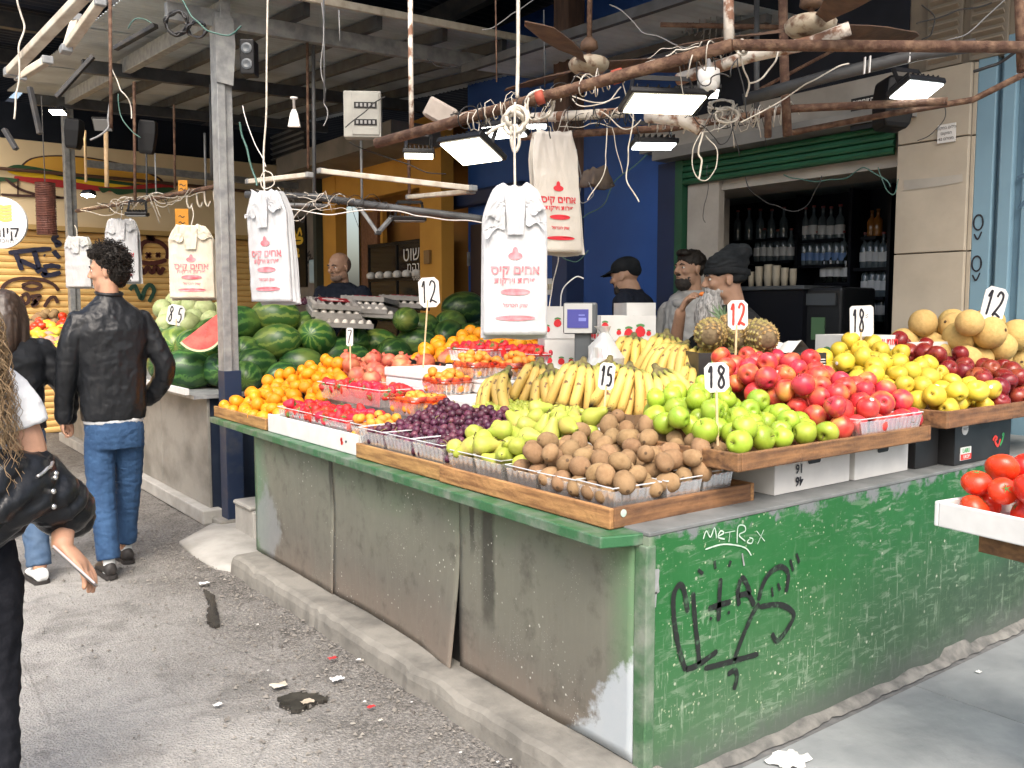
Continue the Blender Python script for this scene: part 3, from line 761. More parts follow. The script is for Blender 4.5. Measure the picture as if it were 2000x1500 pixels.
c = t.mix(t.math('MULTIPLY', mr(t, lc, .03, .0), .7), c, (.30, .33, .27))
t.col(c).set(rough=t.ramp(nM, [(.3, .35), (.7, .6)]), spec=.22).bump(t.math('ADD', t.math('MULTIPLY', nF, .25), nM), .18, .005)
M_GREEN = t.m
M_GTRIM = mat('green_trim', (.030, .125, .050), (.17, .205, .17), 11, .5, bump=.25, contrast=(.42, .72), detail=7)
M_TOP = mat('grey_slab_top', (.13, .14, .14), (.19, .2, .2), 8, .6, bump=.15)

fc = thing('fruit_counter', 'long market counter with dirty grey front and scratched green painted side', 'counter')
def sheet(y0, y1, curl):
    def fn(u, v_):
        y = y1 + (y0 - y1) * u; z = .095 + (.775 - .095) * v_
        k = max(0, (u - .45) / .55) ** 2 * max(0, 1 - v_ * 1.6) ** 1.5
        dx = -.05 * k * curl - .006 * noise.noise(V((0, y * 2.5, z * 3)))
        dz = -.035 * k * curl + (0.012 * noise.noise(V((0, y * 3, 7))) if v_ < .01 else 0)
        return (-.008 + dx, y, z + dz)
    m = MB(); m.grid(fn, 30, 20); return m.build('front_panel', M_FRONT, fc, smooth=True, solid=.005)
sheet(.045, .985, .0); sheet(.99, 2.085, 1.); sheet(2.09, 3.09, .1)
m = MB(); m.b2((.012, .05, .05), (.95, 3.08, .76)); m.build('carcass', mat('counter_inside', (.02, .02, .02)), fc)
m = MB(); m.b2((.0, -.004, -.02), (3.04, .02, .802)); m.build('side_panel', M_GREEN, fc)
m = MB(); m.b2((-.012, -.008, .0), (.028, .043, .775)); m.build('corner_post', mat('corner_paint', (.05, .13, .06), (.22, .25, .21), 7, .6, contrast=(.4, .65), bump=.3, detail=7), fc, bevel=.004)
m = MB(); m.b2((0, 3.08, .09), (.95, 3.12, .78)); m.build('end_panel', M_GTRIM, fc)
m = MB(); m.prism([(-.135, .06, .775), (-.02, .02, .775), (.9, .022, .775), (.9, 3.70, .775), (-.06, 3.70, .775)], (0, 0, .035)); m.build('front_slab', M_GTRIM, fc, bevel=.004)
m = MB(); m.b2((.0, -.006, .803), (3.04, .75, .816)); m.build('side_slab', M_TOP, fc, bevel=.003)
m = MB(); m.b2((.9, .03, .3), (3.04, .75, .80)); m.build('carcass', mat('counter_inside', ()), fc)
m = MB(); m.prism([(.55, .9, .812), (.55, 3.5, .812), (1.35, 3.5, .812), (1.35, .9, .812)], (0, 0, .16)); m.build('display_step', M_WHITEB, fc)
# graffiti on the green side (y = 0 plane, x to the right)
def gst(lines, wd, m_, y=-.0075):
    mm = MB()
    for pts in lines:
        q = [ony(x, yy_, 0) for x, yy_ in pts]
        mm.stroke((0, y, 0), (1, 0, 0), (0, 0, 1), [(p.x, p.z) for p in q], wd)
    return mm.build('graffiti', m_, fc)
M_SPK = mat('spray_black', (.010, .013, .012), (.045, .10, .055), 30, .6, contrast=(.55, .68), detail=8)
M_CHALK = mat('chalk_line', (.55, .68, .58), (.35, .5, .4), 40, .9)
gst([[(1340, 1195), (1332, 1150), (1322, 1142), (1312, 1165), (1314, 1215), (1324, 1270), (1336, 1308)], [(1350, 1155), (1354, 1210), (1360, 1265), (1362, 1296)], [(1336, 1306), (1360, 1297), (1398, 1270)],
     [(1372, 1304), (1420, 1292), (1478, 1276)], [(1430, 1290), (1446, 1245), (1468, 1195), (1480, 1178)], [(1404, 1128), (1402, 1160), (1400, 1212)], [(1380, 1188), (1402, 1180), (1424, 1174)],
     [(1440, 1182), (1438, 1150), (1446, 1128), (1455, 1140), (1462, 1160)], [(1440, 1162), (1458, 1160), (1470, 1182)], [(1478, 1172), (1486, 1142), (1500, 1118), (1522, 1106), (1536, 1120), (1532, 1156)], [(1504, 1146), (1506, 1164)], [(1516, 1138), (1520, 1152)],
     [(1480, 1184), (1520, 1180), (1546, 1196), (1540, 1218), (1516, 1250), (1504, 1236)], [(1360, 1112), (1370, 1120)], [(1392, 1094), (1394, 1110)], [(1424, 1094), (1420, 1106)], [(1540, 1092), (1546, 1114)], [(1552, 1080), (1558, 1098)],
     [(1418, 1316), (1432, 1308), (1436, 1322), (1430, 1346)], [(1386, 1204), (1384, 1210)], [(1420, 1192), (1420, 1198)]], .020, M_SPK)
gst([[(1370, 1052), (1376, 1036), (1384, 1048), (1392, 1030), (1396, 1050)], [(1400, 1046), (1410, 1040), (1404, 1036), (1399, 1048), (1412, 1052)], [(1412, 1040), (1432, 1036)], [(1422, 1038), (1420, 1058)],
     [(1436, 1060), (1438, 1028), (1450, 1026), (1452, 1036), (1440, 1044), (1452, 1056)], [(1460, 1052), (1456, 1058), (1464, 1060), (1467, 1052), (1460, 1049)], [(1474, 1036), (1490, 1056)], [(1488, 1034), (1476, 1062)], [(1374, 1072), (1410, 1062), (1450, 1068), (1464, 1084)]], .0045, M_CHALK)
gst([[(1280, 1110), (1278, 1140), (1280, 1158)]], .022, mat('bare_grey', (.30, .31, .32), (.2, .22, .21), 30, .7))
gst([[(1278, 1155), (1276, 1185)], [(1446, 1080), (1450, 1104)]], .012, mat('bare_grey', ()))

# ---- second counter (watermelon stall)
wc = thing('watermelon_counter', 'grey sheet metal counter with dark blue end under the watermelons', 'counter')
M_GRYP = mat('grey_panel', (.15, .145, .13), (.27, .26, .235), 2.5, .6, bump=.15, contrast=(.38, .6), detail=7, stretch=(1, 1, 1.4))
M_DBL = mat('dark_blue_paint', (.010, .017, .035), (.018, .026, .045), 6, .4, bump=.1)
for y0, y1 in ((4.32, 5.42), (5.43, 6.6), (6.61, 7.9), (7.91, 9.2)):
    m = MB(); m.b2((.13, y0, .1), (.15, y1, .86)); m.build('front_panel', M_GRYP, wc, bevel=.003)
m = MB(); m.b2((.15, 4.33, .05), (2.4, 5.25, .86)); m.build('end_panel', M_DBL, wc)
m = MB(); m.b2((.155, 5.26, .05), (.85, 9.2, .86)); m.build('carcass', M_DBL, wc)
m = MB(); m.b2((.06, 4.25, 0), (.2, 9.2, .1)); m.build('base', M_CONCL, wc, bevel=.01)
m = MB(); m.b2((.03, 4.28, .865), (2.4, 5.25, .89)); m.build('top', M_GALV, wc)
m = MB(); m.b2((.03, 5.252, .865), (.88, 9.2, .89)); m.build('top', M_GALV, wc)
m = MB(); m.b2((-.01, 4.33, .893), (.015, 6.2, .935)); m.build('lip', M_WHITEB, wc)

# ================================================================== TRAYS AND BOXES
M_WOOD = mat('tray_wood', (.45, .245, .095), (.20, .095, .038), 9, .7, bump=.5, bscale=40, stretch=(4, .5, 7), detail=9, contrast=(.36, .66), objvar=.16)
M_WOODE = mat('tray_wood_dark', (.27, .135, .058), (.11, .055, .028), 9, .7, bump=.5, bscale=40, stretch=(.6, 3, 6), detail=7, objvar=.1)
def tray(label, x0, x1, y0, y1, z, h=.065, th=.018, m1=M_WOOD, m2=M_WOODE, tilt=0):
    t_ = thing('wooden_tray', label, 'tray', (x0, y0, z))
    W, L = x1 - x0, y1 - y0
    m = MB(); m.b2((.004, .004, 0), (W - .004, L - .004, .008)); m.build('bottom', m2, t_)
    for a, b, mm in (((0, 0, .001), (th, L, h), m1), ((W - th, 0, .001), (W, L, h), m1), ((th + .001, 0, .001), (W - th - .001, th, h * .98), m2), ((th + .001, L - th, .001), (W - th - .001, L, h * .98), m2)):
        m = MB(); m.b2(a, b); m.build('side_board', mm, t_, bevel=.004)
    return t_
tray('worn wooden tray under the front mandarins beside the post', -.035, .52, 2.86, 3.69, .812)
tray('worn wooden tray under the purple grape punnets', -.05, .50, 1.06, 1.76, .812)
trc = tray('wooden corner tray under the pears and kiwis', -.06, .62, .10, 1.05, .812)
m = MB(); m.lathe([(.012, 0), (.012, .002), (.001, .003)], 12, M=Matrix.Rotation(R(90), 3, 'X'), c=(.055, -.001, .045)); m.build('nail_cap', mat('pale_cap', (.45, .55, .48)), trc)
tray('raised brown wooden tray under green and pink apples', .38, 1.56, -.02, .62, .955, .06, m1=M_WOODE, m2=M_WOODE)
tray('brown wooden tray under yellow and dark red apples', 1.60, 2.75, -.06, .62, 1.0, .07, m1=M_WOODE, m2=M_WOODE)
wt = thing('white_tray', 'long white cardboard tray under the strawberry punnets', 'tray', (0, 1.79, .812))
for a, b in (((-.03, 0, 0), (-.015, 1.04, .095)), ((-.014, 0, 0), (.5, .012, .09)), ((-.014, 1.03, 0), (.5, 1.04, .09)), ((.49, .013, 0), (.5, 1.029, .09)), ((-.014, .013, 0), (.489, 1.029, .01))):
    m = MB(); m.b2(a, b); m.build('side' if b[2] > .05 else 'bottom', M_WHITEB, wt, bevel=.003)
m = MB(); m.stroke((-.0315, .16, .05), (0, -1, 0), (0, 0, 1), [(0, 0), (.012, .012), (.01, -.012), (.024, 0)], .014); m.build('print', M_REDINK, wt)
m = MB(); m.stroke((-.0315, .11, .05), (0, -1, 0), (0, 0, 1), [(0, 0), (.008, .004), (.012, 0)], .01); m.build('print', M_INK, wt)

M_CARDW = mat('white_card', (.68, .68, .66), (.60, .60, .585), 8, .65)
def carton(name, label, c, size, rz, m_, handle=True, cat='box', flaps=0):
    b = thing(name, label, cat, c, rz)
    W, L, H = size
    for p, d in (((0, -L / 2 + .002, H / 2), (W, .004, H)), ((0, L / 2 - .002, H / 2), (W, .004, H)), ((-W / 2 + .002, 0, H / 2), (.004, L - .009, H)), ((W / 2 - .002, 0, H / 2), (.004, L - .009, H)), ((0, 0, .003), (W - .01, L - .01, .005))):
        m = MB(); m.box(p, d); m.build('side' if d[2] > .01 else 'bottom', m_, b)
    if handle:
        m = MB(); hp = []
        for k in range(16):
            a = 2 * math.pi * k / 16; hp.append(V((math.copysign(.028, math.cos(a)) + .012 * math.cos(a), -L / 2 - .0025, H - .032 + .012 * math.sin(a))))
        m.add(hp, [tuple(range(16))]); m.build('handle_hole', mat('hole_dark', (.012, .011, .010)), b)
    return b
q0, q1, q2 = onz(1505, 958, .818), onz(1648, 938, .818), onz(1788, 915, .818)
b1 = carton('white_carton', 'white carton marked 16 and 46 supporting the apple tray', (.96, .29, .818), (.46, .38, .135), 0, M_CARDW)
put('lettering', text_mesh('46\n16', .046, .0012), M_INK, b1, M=frame((-.09, -.1935, .06), (-1, 0, 0), (0, 0, -1)))
carton('white_carton', 'plain white carton beside the one marked 16, under the apple tray', (1.40, .27, .818), (.38, .36, .135), 0, M_CARDW)
M_CARDB = mat('black_card', (.014, .014, .015), (.024, .024, .025), 8, .5)
b3 = carton('black_carton', 'black fruit carton with red chilli print under the yellow apples', (2.08, .23, .818), (.50, .42, .182), 0, M_CARDB)
m = MB(); m.box((-.16, -.2125, .045), (.09, .003, .055)); lb = m.build('label', M_WHITEB, b3)
m = MB(); m.box((-.16, -.2150, .032), (.086, .002, .024)); m.build('label_band', M_REDINK, lb)
put('lettering', text_mesh('LABU', .026, .0006), mat('label_green', (.05, .35, .1)), lb, M=frame((-.16, -.2155, .058), (1, 0, 0), (0, 0, 1)))
put('lettering', text_mesh('UKOP', .02, .0004), M_WHITEB, lb, M=frame((-.16, -.2170, .032), (1, 0, 0), (0, 0, 1)))
m = MB(); m.lathe([(.026, 0), (.026, .002), (.001, .0021)], 20, M=Matrix.Rotation(R(90), 3, 'X'), c=(-.17, -.2105, .15)); sd = m.build('seal', M_WHITEB, b3)
put('lettering', text_mesh('WEST', .016), M_INK, sd, M=frame((-.17, -.2140, .15), (1, 0, 0), (0, 0, 1)))
m = MB(); m.stroke((.12, -.2125, .05), (1, 0, 0), (0, 0, 1), [(-.04, .03), (-.02, .045), (0, .035), (-.02, .025), (.01, 0), (.03, .03)], .012); m.build('chilli_print', M_REDINK, b3)
m = MB(); m.stroke((.15, -.2125, .05), (1, 0, 0), (0, 0, 1), [(0, .0), (.02, .025), (.03, .05), (.015, .045)], .012); m.build('leaf_print', mat('label_green', ()), b3)
carton('black_carton', 'black carton behind the printed one, half in shadow under the tray', (1.72, .33, .818), (.18, .5, .17), 0, M_CARDB, False)

# strawberry cartons (white with red berries printed)
def berry_print(m1, m2, O, A, B, pts, s):
    for x, y in pts:
        n = 10; q = [(x + s * math.sin(a) * (1 - .25 * math.cos(a)), y + s * 1.15 * math.cos(a) * (1 if math.cos(a) < 0 else .8)) for a in (2 * math.pi * k / n for k in range(n))]
        N = V(A).cross(V(B)).normalized()
        m1.add([V(O) + V(A) * a + V(B) * b + N * .001 for a, b in q], [tuple(range(n))])
        m2.stroke(O, A, B, [(x - s * .8, y + s * .9), (x, y + s * 1.15), (x + s * .8, y + s * .9)], s * .4, off=.002)
M_BERP = mat('berry_print', (.62, .02, .03), None, rough=.6); M_LEAFP = mat('leaf_print', (.10, .26, .09), None, rough=.6)
def berry_carton(label, c, size, rz, fl=.0, txt=None, seed=1):
    b = carton('strawberry_carton', label, c, size, rz, M_CARDW, handle=False); b['group'] = 'strawberry cartons'
    W, L, H = size; r_ = random.Random(seed)
    for O, A, ln in (((0, -L / 2 - .001, 0), (1, 0, 0), W), ((-W / 2 - .001, 0, 0), (0, -1, 0), L)):
        pts = [(-ln / 2 + .03 + (ln - .06) * i / max(1, int(ln / .07)) + r_.uniform(-.012, .012), H * .32 + r_.uniform(-.02, .03)) for i in range(int(ln / .07) + 1)]
        for q in pts:
            a1 = MB(); a2 = MB(); berry_print(a1, a2, O, A, (0, 0, 1), [(q[0], q[1] + r_.uniform(-.02, .02))], r_.uniform(.013, .029)); bp_ = a1.build('berry_print', M_BERP, b); a2.build('leaf_print', M_LEAFP, bp_)
    if txt:
        put('lettering', text_mesh(heb(txt), .045, .0005), M_BERP, b, M=frame((0, -L / 2 - .0035, H * .78), (1, 0, 0), (0, 0, 1)))
        m = MB(); m.box((-.02, -L / 2 - .002, H * .55), (.08, .002, .024)); m.build('handle_hole', mat('card_brown', (.2, .12, .07)), b, bevel=.0)
    return b
# ================================================================== FRUIT
def fruit(name, c1, c2, c3=None, stretch=(1, 1, .25), scale=16, rough=.35, var=.16, bump=.0, bscale=90, sss=0, cont=(.4, .65), pole=None, spec=.45):
    if name in MATS: return MATS[name]
    t = NT(name); co = t.coord(scale=stretch)
    r = t.rand()
    nz = t.n('TexNoise', noise_dimensions='4D'); nz.inputs['Scale'].default_value = scale; nz.inputs['Detail'].default_value = 4; nz.inputs['Roughness'].default_value = .6
    t.L.new(co, nz.inputs['Vector']); t.L.new(t.math('MULTIPLY', r, 40), nz.inputs['W'])
    c = t.mix(t.ramp(nz.outputs['Fac'], [(cont[0], 0.), (cont[1], 1.)]), c1, c2)
    if c3 is not None:
        n2 = t.n('TexNoise', noise_dimensions='4D'); n2.inputs['Scale'].default_value = 12; t.L.new(t.coord(), n2.inputs['Vector']); t.L.new(t.math('MULTIPLY', r, 23), n2.inputs['W'])
        c = t.mix(t.ramp(n2.outputs['Fac'], [(.5, 0.), (.68, .85)]), c, c3)
    if pole is not None:
        z = t.math('ABSOLUTE', t.sep(t.coord(), 2))
        c = t.mix(mr(t, z, pole[1], pole[2]), c, pole[0])
    r2 = t.math('FRACT', t.math('MULTIPLY', r, 13.7)); 
    c = t.hsv(c, h=t.math('ADD', t.math('MULTIPLY', r2, var * .12), .5 - var * .06), val=t.math('ADD', t.math('MULTIPLY', r, 2 * var), 1 - var))
    lent = t.ramp(t.vor(330), [(.10, .35), (.2, 0.)]); c = t.mix(lent, c, tuple(min(1, q * 1.25 + .06) for q in c1)); c = t.mix(t.ramp(t.noise(34, 6, .75), [(.60, 0.), (.78, .45)]), c, tuple(q * .45 for q in c1))
    t.col(c).set(rough=t.ramp(t.noise(14, 4), [(.3, max(.12, rough - .08)), (.7, min(1, rough + .18))]), sss=sss, spec=spec); t.b.inputs['Subsurface Radius'].default_value = (.02, .012, .005); t.b.inputs['Subsurface Scale'].default_value = .25
    if bump: t.bump(t.noise(bscale, 3), bump, .003)
    MATS[name] = t.m; return t.m
M_GAP = fruit('green_apple', (.24, .37, .030), (.33, .45, .045), (.40, .47, .06), rough=.28)
M_PAP = fruit('pink_apple', (.52, .030, .045), (.60, .085, .055), (.62, .28, .07), rough=.25, cont=(.42, .72), var=.14)
M_YAP = fruit('yellow_apple', (.60, .43, .035), (.64, .49, .06), (.52, .47, .06), rough=.32)
M_RAP = fruit('dark_red_apple', (.17, .010, .016), (.26, .025, .022), (.30, .07, .03), rough=.22)
M_KIW = fruit('kiwi_skin', (.30, .195, .105), (.235, .145, .075), None, (1, 1, 1), 40, .85, .14, .5, 220, .02, spec=.2)
M_PEAR = fruit('pear_skin', (.34, .41, .060), (.42, .46, .075), (.46, .33, .12), (1, 1, 1), 14, .42, .1)
M_MAN = fruit('mandarin_skin', (.78, .26, .006), (.82, .32, .012), None, (1, 1, 1), 20, .38, .09, .35, 260)
M_ORG = fruit('orange_skin', (.80, .30, .008), (.84, .36, .015), None, (1, 1, 1), 20, .40, .07, .35, 240)
M_STR = fruit('strawberry_skin', (.55, .012, .022), (.62, .03, .035), None, (1, 1, 1), 30, .3, .16, .7, 420, .1)
M_LOQ = fruit('loquat_skin', (.74, .26, .03), (.80, .34, .05), (.70, .18, .03), (1, 1, 1), 20, .45, .1)
M_GRP = fruit('purple_grape', (.045, .012, .030), (.10, .02, .045), (.16, .05, .08), (1, 1, 1), 40, .38, .35)
M_GRG = fruit('green_grape', (.36, .42, .06), (.42, .47, .10), None, (1, 1, 1), 40, .28, .12)
M_POM = fruit('pomegranate_skin', (.52, .13, .075), (.46, .06, .05), (.60, .30, .14), (1, 1, 1), 14, .45, .12)
M_TOMA = fruit('tomato_skin', (.62, .030, .012), (.66, .06, .02), None, (1, 1, 1), 9, .2, .07)
M_MEL = fruit('melon_skin', (.60, .42, .16), (.52, .36, .13), None, (1, 1, 1), 60, .7, .1, .8, 130, .02, spec=.2)
M_CAB = fruit('cabbage_leaf', (.36, .44, .19), (.46, .52, .27), None, (1, 1, 1), 12, .5, .15, .6, 30)
M_LEAF = mat('leaf_green', (.09, .20, .04), (.14, .27, .07), 30, .5)
M_STEM = mat('fruit_stem', (.10, .06, .03), None, rough=.8)
# banana: green neck, dark tips, freckles
t = NT('banana_skin'); co = t.coord(); x_ = t.sep(co, 0)
c = t.mix(t.noise(18, 4), (.66, .45, .11), (.72, .53, .16))
c = t.mix(mr(t, x_, .055, .02), c, (.30, .30, .075))
c = t.mix(t.ramp(t.vor(60), [(.08, 1.), (.14, 0.)]), c, (.16, .09, .03))
c = t.mix(t.math('MULTIPLY', t.ramp(t.noise(26, 3), [(.655, 0.), (.70, .9)]), 1.), c, (.10, .055, .025))
c = t.mix(mr(t, x_, .183, .195), c, (.05, .035, .02))
r = t.rand(); c = t.hsv(c, h=t.math('ADD', t.math('MULTIPLY', r, .02), .49), val=t.math('ADD', t.math('MULTIPLY', r, .2), .86))
t.col(c).set(rough=.45, spec=.35); M_BAN = t.m
# watermelon: wavy dark stripes round the long (x) axis
def melon_mat(name, dark, light, mid):
    t = NT(name); co = t.coord(); r = t.rand()
    ang = t.math('ARCTAN2', t.sep(co, 1), t.sep(co, 2))
    nz = t.n('TexNoise', noise_dimensions='4D'); nz.inputs['Scale'].default_value = 9; nz.inputs['Detail'].default_value = 5; nz.inputs['Roughness'].default_value = .65
    t.L.new(co, nz.inputs['Vector']); t.L.new(t.math('MULTIPLY', r, 30), nz.inputs['W'])
    s_ = t.math('SINE', t.math('ADD', t.math('MULTIPLY', ang, 10), t.math('MULTIPLY', nz.outputs['Fac'], 15)))
    n2 = t.n('TexNoise', noise_dimensions='4D'); n2.inputs['Scale'].default_value = 4; t.L.new(co, n2.inputs['Vector']); t.L.new(t.math('MULTIPLY', r, 77), n2.inputs['W'])
    c = t.mix(t.ramp(s_, [(.25, 0.), (.75, 1.)]), dark, light)
    c = t.mix(t.ramp(n2.outputs['Fac'], [(.52, 0.), (.72, .8)]), c, mid)
    c = t.hsv(c, h=t.math('ADD', t.math('MULTIPLY', t.math('FRACT', t.math('MULTIPLY', r, 9.1)), .03), .485), val=t.math('ADD', t.math('MULTIPLY', r, .6), .65))
    t.col(c).set(rough=.33, spec=.45); return t.m
M_WM = melon_mat('watermelon_skin', (.022, .078, .022), (.085, .185, .042), (.18, .25, .05))
M_WML = melon_mat('watermelon_pale', (.040, .125, .028), (.17, .27, .055), (.29, .32, .07))

def lathe_me(name, prof, n, m_, wob=0, seed=0):
    mm = MB(); mm.lathe(prof, n)
    if wob:
        for i, p in enumerate(mm.v):
            mm.v[i] = p * (1 + wob * noise.noise(p * 22 + V((seed, 0, 0))))
    me = mm.mesh(name, True); me.materials.append(m_); return me
def round_prof(r, h, k=14, dimp=0., e=1.):
    """unit profile with hollows at both poles"""
    out = []
    for i in range(k + 1):
        a = math.pi * i / k; rr = r * math.sin(a) ** e; z = -h * math.cos(a)
        f_ = max(0, 1 - rr / (r * .55)); z *= 1 - dimp * f_ * f_ * (1.25 if z > 0 else .8)
        out.append((max(rr, .0006), z))
    return out
def apple_prof(r):
    out = []
    for i in range(17):
        a = math.pi * i / 16; s_ = math.sin(a); z = -math.cos(a)
        rr = r * (s_ ** .92) * (1 + .10 * z); zz = r * .94 * z
        f_ = max(0, 1 - rr / (r * .5)); zz *= 1 - .34 * f_ * f_
        out.append((max(rr, .0008), zz))
    return out
AP = {}
for nm, m_ in (('green_apple', M_GAP), ('pink_apple', M_PAP), ('yellow_apple', M_YAP), ('dark_red_apple', M_RAP)):
    AP[nm] = [lathe_me(nm, apple_prof(.044), 20, m_, .11, s_ * 7) for s_ in range(5)]
m = MB(); m.tube([(0, 0, .026), (.002, 0, .036), (.006, .001, .046)], [.0016, .0013, .0019], 5); ME_STEM = m.mesh('stem'); ME_STEM.materials.append(M_STEM)
m = MB(); m.lathe([(.0075, 0), (.0075, .0012), (.001, .002)], 12); ME_STK = m.mesh('sticker'); ME_STK.materials.append(M_WHITEB)
m = MB()
for k in range(5):
    a = k * 1.256; m.add([(0, 0, -.028), (.006 * math.cos(a - .4), .006 * math.sin(a - .4), -.030), (.010 * math.cos(a), .010 * math.sin(a), -.037), (.006 * math.cos(a + .4), .006 * math.sin(a + .4), -.030)], [(0, 1, 2, 3)])
ME_CAL = m.mesh('calyx'); ME_CAL.materials.append(mat('dry_calyx', (.10, .08, .03), None, rough=.9))

def heap(reg, floor, cap, r, n, seed, inset=.0, tight=.93, tries=46):
    """drop balls of radius r one by one into the lowest free place of a region"""
    g_ = random.Random(seed); P = []
    x0, x1, y0, y1 = reg; inset = inset or r * .8
    for _ in range(n):
        best = None
        for k in range(tries):
            x = g_.uniform(x0 + inset, x1 - inset); y = g_.uniform(y0 + inset, y1 - inset)
            z = floor(x, y) + r * .95
            for (a, b, c) in P:
                d2 = (a - x) ** 2 + (b - y) ** 2; q = (2 * r * tight) ** 2
                if d2 < q:
                    zz = c + math.sqrt(q - d2)
                    if zz > z: z = zz
            ex = z - floor(x, y)
            if z <= cap(x, y) and (best is None or ex < best[0]): best = (ex, x, y, z)
        if best: P.append(best[1:])
    return P
def rot_rand(g_, tilt=3.14):
    return (g_.uniform(-tilt, tilt), g_.uniform(-tilt, tilt), g_.uniform(0, 6.28))
def place(name, label, cat, group, mes, P, seed, tilt=3.14, sc=(.86, 1.08), extra=None, m_=None):
    g_ = random.Random(seed); out = []
    for i, p in enumerate(P):
        o = put(name, g_.choice(mes) if isinstance(mes, list) else mes, m_, M=TR(p, rot_rand(g_, tilt), g_.uniform(*sc)))
        tag(o, label, cat, group); out.append(o)
        if extra: extra(o, g_)
    return out
STUCK = set()
def apple_extra(stk):
    def f_(o, g_):
        if g_.random() < .45: put('stem', ME_STEM, None, o)
        put('calyx', ME_CAL, None, o)
        if g_.random() < stk:
            a, b = g_.uniform(0, 6.28), g_.uniform(-.3, .7)
            n_ = V((math.cos(a) * math.cos(b), math.sin(a) * math.cos(b), math.sin(b)))
            STUCK.add(o.name); put('sticker', ME_STK, None, o, M=Matrix.Translation(n_ * .0425) @ n_.to_track_quat('Z', 'Y').to_matrix().to_4x4())
    return f_
# side trays: apples stepped up towards the back
place('green_apple', 'shiny green apple in the heap next to the kiwis', 'apple', 'green apples in the raised tray', AP['green_apple'],
      heap((.39, 1.02, .0, .66), lambda x, y: .985 + .12 * y, lambda x, y: (1.065 + .17 * y) if x > 1.03 * y + .02 else 0, .043, 66, 1), 1, extra=apple_extra(.05))
place('pink_apple', 'pinkish red apple in the tall heap between green and yellow apples', 'apple', 'pink apples in the raised tray', AP['pink_apple'],
      heap((1.0, 1.58, .0, .70), lambda x, y: .985 + .26 * y, lambda x, y: 1.10 + .42 * y, .043, 84, 2), 2, extra=apple_extra(.4))
place('yellow_apple', 'yellow apple in the heap behind the black printed carton', 'apple', 'yellow apples in the right tray', AP['yellow_apple'],
      heap((1.62, 2.12, -.05, .62), lambda x, y: 1.03 + .25 * y, lambda x, y: 1.14 + .40 * y, .043, 70, 3), 3, extra=apple_extra(.1))
place('dark_red_apple', 'dark glossy red apple in the heap below the melons', 'apple', 'dark red apples in the right tray', AP['dark_red_apple'],
      heap((2.10, 2.74, -.05, .66), lambda x, y: 1.03 + .30 * y, lambda x, y: (1.15 + .38 * y) if x < 2.42 or y < .24 else 0, .043, 64, 4), 4, extra=apple_extra(.05))
# melons at the far right
ME_MEL = lathe_me('melon', round_prof(.075, .076, 16, .06), 24, M_MEL, .03)
m = MB(); m.lathe([(.007, .071), (.008, .0745), (.001, .075)], 8); ME_MSC = m.mesh('stem_scar'); ME_MSC.materials.append(M_STEM)
place('melon', 'round tan netted melon stacked behind the dark red apples', 'melon', 'netted melons stacked at the right', ME_MEL,
      heap((2.44, 3.04, .20, .72), lambda x, y: 1.12 + .25 * (y - .2), lambda x, y: 1.41, .072, 44, 5), 5, extra=lambda o, g_: put('stem_scar', ME_MSC, None, o))

# kiwis in clear punnets
kp = []
for i in range(15):
    a = math.pi * i / 14; kp.append((max(.033 * math.sin(a) ** .9, .0012), -.041 * math.cos(a)))
KIW = [lathe_me('kiwi', kp, 18, M_KIW, .05, s_) for s_ in range(3)]
m = MB(); m.lathe([(.006, .0395), (.0055, .0425), (.001, .043)], 8); m.lathe([(.001, -.0425), (.004, -.042), (.005, -.0395)], 8); ME_KT = m.mesh('tip'); ME_KT.materials.append(M_STEM)
KP = heap((-.02, .53, .11, .68), lambda x, y: .846 + .12 * x + .06 * y, lambda x, y: .93 + .24 * min(x + .02, .30) + .18 * min(y, .55), .0355, 100, 6)
ks = place('kiwi', 'brown fuzzy kiwi in the big heap at the counter corner', 'kiwi', 'kiwis heaped at the corner', KIW, KP, 6, extra=lambda o, g_: put('tip', ME_KT, None, o))
# pears
pp = [(.0015, -.040), (.012, -.0405), (.024, -.037), (.033, -.027), (.0365, -.012), (.034, .004), (.028, .019), (.0215, .034), (.0175, .047), (.014, .056), (.008, .062), (.0015, .0635)]
PEA = [lathe_me('pear', pp, 18, M_PEAR, .08, s_) for s_ in range(3)]
m = MB(); m.tube([(0, 0, .06), (.002, 0, .072), (.006, .001, .083)], [.002, .0016, .0024], 5); ME_PST = m.mesh('stem'); ME_PST.materials.append(M_STEM)
PP = heap((-.02, .43, .64, 1.08), lambda x, y: .872 + .24 * x, lambda x, y: .975 + .27 * x, .037, 62, 7)
def pex(o, g_):
    put('stem', ME_PST, None, o)
    if g_.random() < .2: STUCK.add(o.name); put('sticker', ME_STK, None, o, M=TR((.034, 0, -.01), (0, R(90), 0)))
place('pear', 'yellow green pear heaped between purple grapes and kiwis', 'pear', 'pears heaped in clear punnets', PEA, PP, 7, extra=pex)
